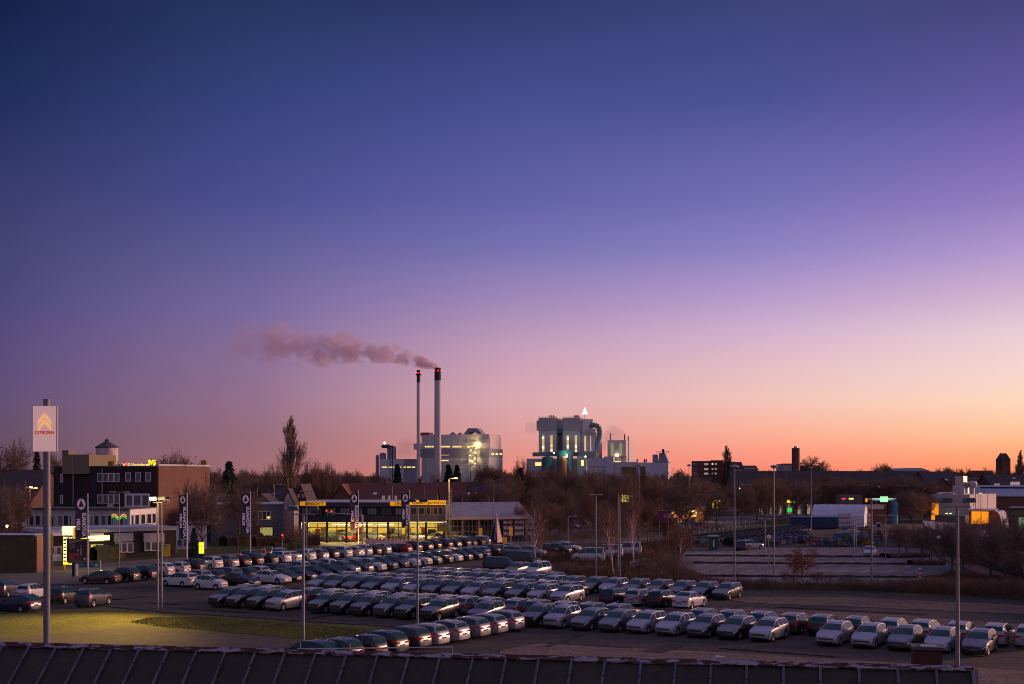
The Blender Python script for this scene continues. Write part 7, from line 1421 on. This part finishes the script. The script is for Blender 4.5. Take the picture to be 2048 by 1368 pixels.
# clipped hedges: many leaf-sized faces over a rough core
def hedge(nm, pts, h, w, m_, label, cat='hedge', seed=1, dens=26):
    r = random.Random(seed); P_ = [G(*q) for q in pts]; o0 = P_[0]; root = empty(nm, (o0.x, o0.y, 0), label, cat); mb = MB(); lf = MB()
    for a_, b_ in zip(P_, P_[1:]):
        d = (b_ - a_); L_ = d.length; d.normalize(); nn = Vector((-d.y, d.x, 0)); k = max(2, int(L_ / .8)); base = len(mb.v)
        for i in range(k + 1):
            p = a_ + d * L_ * i / k - o0; hh = h * r.uniform(.82, 1.05); ww = w / 2 * r.uniform(.8, 1.05)
            for q, z_ in ((-1, 0), (-1, hh * .75), (-.5, hh), (.5, hh * .98), (1, hh * .7), (1, 0)): v = p + nn * ww * q; mb.v.append((v.x, v.y, z_))
        for i in range(k):
            for j in range(5): s0 = base + i * 6 + j; mb.f.append((s0, s0 + 6, s0 + 7, s0 + 1)); mb.m.append(0)
        for _ in range(int(L_ * dens)):
            p = a_ + d * L_ * r.random() - o0 + nn * w * .55 * r.uniform(-1, 1) + Vector((0, 0, h * r.uniform(.15, 1.08))); twig(lf, p, p + rvec(r) * .3, .06, r)
    mb.build('core', m_, root); lf.build('foliage', m_, root)
m_hd = mat('hedge_green', (.03, .035, .012), .9, 0, .4, 1.5); m_hb = mat('hedge_brown', (.075, .032, .018), .9, 0, .4, 1.5)
hedge('hedge', [(186, 1121), (232, 1117)], 2.3, 1.6, m_hd, 'square clipped dark green hedge before the pavilion', seed=1)
hedge('hedge', [(234, 1117), (350, 1106)], 1.1, 1.2, m_hb, 'low brown hedge below the pavilion windows', seed=2)
hedge('hedge', [(446, 1092), (520, 1087)], 2.0, 2.2, m_hb, 'brown hedge right of the big bare tree', seed=3); hedge('hedge', [(508, 1093), (560, 1091), (640, 1090)], 1.9, 2.4, m_hb, 'dark brown hedge behind the red traffic light', seed=4); hedge('hedge', [(545, 1101), (600, 1099)], 1.3, 2.0, m_hd, 'low dark hedge before the showroom corner tree', seed=5)
hedge('shrub_island', [(1770, 1116), (1850, 1114)], .7, 3.0, m_hb, 'low russet shrub island under the first young trees', 'shrub bed', 6); hedge('shrub_island', [(1820, 1130), (1885, 1130)], .8, 3.0, m_hb, 'low russet shrub island under the nearer young trees', 'shrub bed', 7)
# uncut undergrowth, dry grass
def scatter(nm, poly, n, h, m_, label, seed, w=.03):
    r = random.Random(seed); P_ = [G(*q) for q in poly]; xs = [p.x for p in P_]; ys = [p.y for p in P_]; mb = MB(); c = 0
    def inside(x, y):
        k = False
        for i in range(len(P_)):
            a_, b_ = P_[i], P_[i - 1]
            if (a_.y > y) != (b_.y > y) and x < (b_.x - a_.x) * (y - a_.y) / (b_.y - a_.y) + a_.x: k = not k
        return k
    while c < n:
        x, y = r.uniform(min(xs), max(xs)), r.uniform(min(ys), max(ys))
        if not inside(x, y): continue
        c += 1; hh = h * r.uniform(.4, 1.2); a_ = Vector((x, y, .02)); 
        for _ in range(2): twig(mb, a_, a_ + Vector((r.gauss(0, .35), r.gauss(0, .35), 1)).normalized() * hh, w, r)
    o = mb.build(nm, m_); tag(o, label, None, None, 'stuff'); return o
m_dry = mat('dry_grass', (.15, .085, .04), .9, 0, .4, .4); m_br = mat('bramble', (.085, .04, .026), .9, 0, .4, .4); m_gr = mat('lawn_blades', (.14, .14, .03), .9, 0, .35, .25)
scatter('dry_grass', [(1110, 1152), (1120, 1135), (1230, 1130), (1330, 1125), (1440, 1168), (1700, 1172), (2200, 1188), (2200, 1200), (1700, 1181), (1430, 1178), (1215, 1160)], 15000, .75, m_dry, 'tall dry grass along the fence', 1)
scatter('undergrowth', [(1040, 1112), (1180, 1100), (1350, 1085), (1370, 1104), (1340, 1150), (1250, 1140), (1120, 1140)], 9000, 1.1, m_br, 'brown brambles below the birches', 2)
scatter('undergrowth', [(1890, 1110), (2000, 1118), (2250, 1150), (2250, 1175), (2048, 1134), (1930, 1111)], 5000, 1.3, m_br, 'brown brambles above the footpath', 3)
scatter('undergrowth', [(1900, 1146), (1965, 1152), (2300, 1200), (1800, 1178)], 6000, .7, m_dry, 'dry grass below the footpath', 4)
scatter('grass', [(300, 1236), (430, 1236), (640, 1252), (760, 1262), (640, 1282), (430, 1264), (330, 1256), (260, 1246)], 16000, .16, m_gr, 'rough lawn grass', 5, .02)
scatter('grass', [(-40, 1240), (150, 1224), (300, 1228), (260, 1246), (60, 1268), (-40, 1272)], 8000, .06, m_gr, 'short lawn grass by the sign pole', 6, .02)
m_clod = mat('gravel_clods', (.20, .13, .095), .95, 0, .5, .6)
scatter('gravel', [(1410, 1193), (1700, 1197), (2200, 1219), (2200, 1235), (1700, 1213), (1500, 1206)], 9000, .07, m_clod, 'loose gravel strip beyond the rows', 7, .05)
scatter('gravel', [(1300, 1218), (1500, 1217), (1800, 1233), (2200, 1263), (2200, 1289), (1560, 1235)], 8000, .07, m_clod, 'loose gravel strip behind the nearest rows', 8, .05)
scatter('gravel', [(1000, 1303), (1080, 1289), (1500, 1310), (2200, 1353), (2200, 1380), (1000, 1340)], 10000, .06, m_clod, 'loose gravel before the roof ridge', 9, .04)
far = []
for x in list(range(-20, 770, 24)) + list(range(1010, 2080, 22)): far.append((x + trr.uniform(-8, 8), trr.uniform(934, 944), trr.uniform(24, 40), trr.uniform(560, 720) if x > 1400 else trr.uniform(450, 600)))
for side, nm_ in ((0, 'the left horizon'), (1, 'the right horizon')):
    fs = sorted(f for f in far if (f[0] > 1000) == bool(side))
    for i, (x, yt, w, D_) in enumerate(fs):
        tree(('round', 'broad')[i % 2], x, yt, w, 'small distant bare tree, %s from the left on %s' % (ordn(i), nm_), D=D_, group='distant trees on ' + nm_)

# ------------------------------------------------------------------ smoke and steam
def plume(name, label, pts, dens, col, seed, nsc=.05):
    """pts: (px,py,radius px) along the axis; one closed hull with noisy volume inside"""
    D_ = 880; k = D_ / F; ax = [(Vector(((x - CX) * k, D_, H + (YH - y) * k)), r_ * k) for x, y, r_, *_q in pts]
    mb = MB(); n = 12
    for i, (c, r_) in enumerate(ax):
        for j in range(n): t_ = 2 * math.pi * j / n; mb.v.append((c.x, c.y + r_ * math.cos(t_), c.z + r_ * math.sin(t_)))
    for i in range(len(ax) - 1):
        for j in range(n): j2 = (j + 1) % n; mb.f.append((i * n + j, i * n + j2, (i + 1) * n + j2, (i + 1) * n + j)); mb.m.append(0)
    mb.f.append(tuple(range(n))); mb.f.append(tuple((len(ax) - 1) * n + j for j in range(n))[::-1]); mb.m += [0, 0]
    mb.f = [f[::-1] for f in mb.f]
    m = bpy.data.materials.new(name + '_volume'); m.use_nodes = True; t = m.node_tree; t.nodes.clear(); out = t.nodes.new('ShaderNodeOutputMaterial'); pv = t.nodes.new('ShaderNodeVolumePrincipled'); t.links.new(pv.outputs[0], out.inputs['Volume']); pv.inputs['Color'].default_value = tuple(col) + (1,); pv.inputs['Anisotropy'].default_value = .1
    g = t.nodes.new('ShaderNodeNewGeometry'); sx_ = t.nodes.new('ShaderNodeSeparateXYZ'); t.links.new(g.outputs['Position'], sx_.inputs[0])
    def curve(vals):      # map x to axis value
        mr = t.nodes.new('ShaderNodeMapRange'); t.links.new(sx_.outputs[0], mr.inputs[0]); x0, x1 = ax[-1][0].x, ax[0][0].x; lo, hi = min(vals), max(vals); mr.inputs[1].default_value = x0; mr.inputs[2].default_value = x1
        fc = t.nodes.new('ShaderNodeFloatCurve'); c = fc.mapping.curves[0]; seq = [((a[0].x - x0) / (x1 - x0), (v - lo) / (hi - lo + 1e-6)) for a, v in zip(ax, vals)][::-1]
        c.points[0].location = seq[0]; c.points[1].location = seq[-1]
        for s_ in seq[1:-1]: c.points.new(*s_)
        fc.mapping.update(); t.links.new(mr.outputs[0], fc.inputs[1]); m2 = t.nodes.new('ShaderNodeMapRange'); t.links.new(fc.outputs[0], m2.inputs[0]); m2.inputs[3].default_value = lo; m2.inputs[4].default_value = hi; return m2.outputs[0]
    def M(op, a_, b_=None):
        q = t.nodes.new('ShaderNodeMath'); q.operation = op
        for i, v in enumerate((a_, b_)):
            if v is None: continue
            if hasattr(v, 'links'): t.links.new(v, q.inputs[i])
            else: q.inputs[i].default_value = v
        return q.outputs[0]
    cz = curve([a[0].z for a in ax]); cr_ = curve([a[1] for a in ax])
    dz = M('SUBTRACT', sx_.outputs[2], cz); dy = M('SUBTRACT', sx_.outputs[1], D_); d2 = M('ADD', M('MULTIPLY', dz, dz), M('MULTIPLY', dy, dy)); dr = M('DIVIDE', M('SQRT', d2), cr_)
    nz = t.nodes.new('ShaderNodeTexNoise'); nz.inputs['Scale'].default_value = nsc; nz.inputs['Detail'].default_value = 5; nz.inputs['Roughness'].default_value = .6; mp = t.nodes.new('ShaderNodeMapping'); mp.inputs['Location'].default_value = (seed * 7.3, 0, 0); t.links.new(g.outputs['Position'], mp.inputs[0]); t.links.new(mp.outputs[0], nz.inputs[0])
    v = M('ADD', M('SUBTRACT', .98, M('MULTIPLY', dr, 1.05)), M('MULTIPLY', M('SUBTRACT', nz.outputs[0], .5), 6.5)); fx = curve([p[3] if len(p) > 3 else 1 for p in pts]) if any(len(p) > 3 for p in pts) else 1.0
    v = M('MAXIMUM', M('SUBTRACT', v, .12), 0.0); v = M('MINIMUM', M('MULTIPLY', v, 2.2), 1.0); edge = M('MAXIMUM', M('MINIMUM', M('MULTIPLY', M('SUBTRACT', 1.0, dr), 4.0), 1.0), 0.0)
    v = M('MULTIPLY', M('MULTIPLY', v, edge), M('MULTIPLY', fx, dens)); t.links.new(v, pv.inputs['Density'])
    o = mb.build(name, m); tag(o, label, None, None, 'stuff'); m.cycles.volume_sampling = 'MULTIPLE_IMPORTANCE' if hasattr(m.cycles, 'volume_sampling') else None
    return o
plume('smoke', 'brown-pink smoke plume drifting left from the chimney', [(876, 734, 5, 4), (852, 727, 13, 3), (815, 716, 22, 1.6), (770, 706, 25, 1.2), (730, 702, 31, 1), (690, 697, 42, 1), (645, 702, 40, .8), (605, 695, 44, .45), (560, 688, 54, .42), (510, 688, 54, .2), (450, 702, 42, .12)], .10, (.84, .62, .70), 1, .08)
plume('steam', 'faint grey steam behind the thin chimney', [(836, 898, 18, 1), (815, 895, 26, 1), (795, 905, 22, .5)], .018, (.7, .6, .7), 3)
plume('steam', 'faint grey steam left of the boiler house', [(1080, 866, 10, 1), (1062, 855, 20, 1), (1050, 862, 16, .6)], .03, (.6, .55, .68), 4)
plume('steam', 'faint grey steam rising beside the tower block flues', [(1252, 875, 10, 1), (1228, 868, 22, 1), (1205, 885, 26, .8), (1190, 900, 14, .5)], .03, (.6, .52, .62), 5)
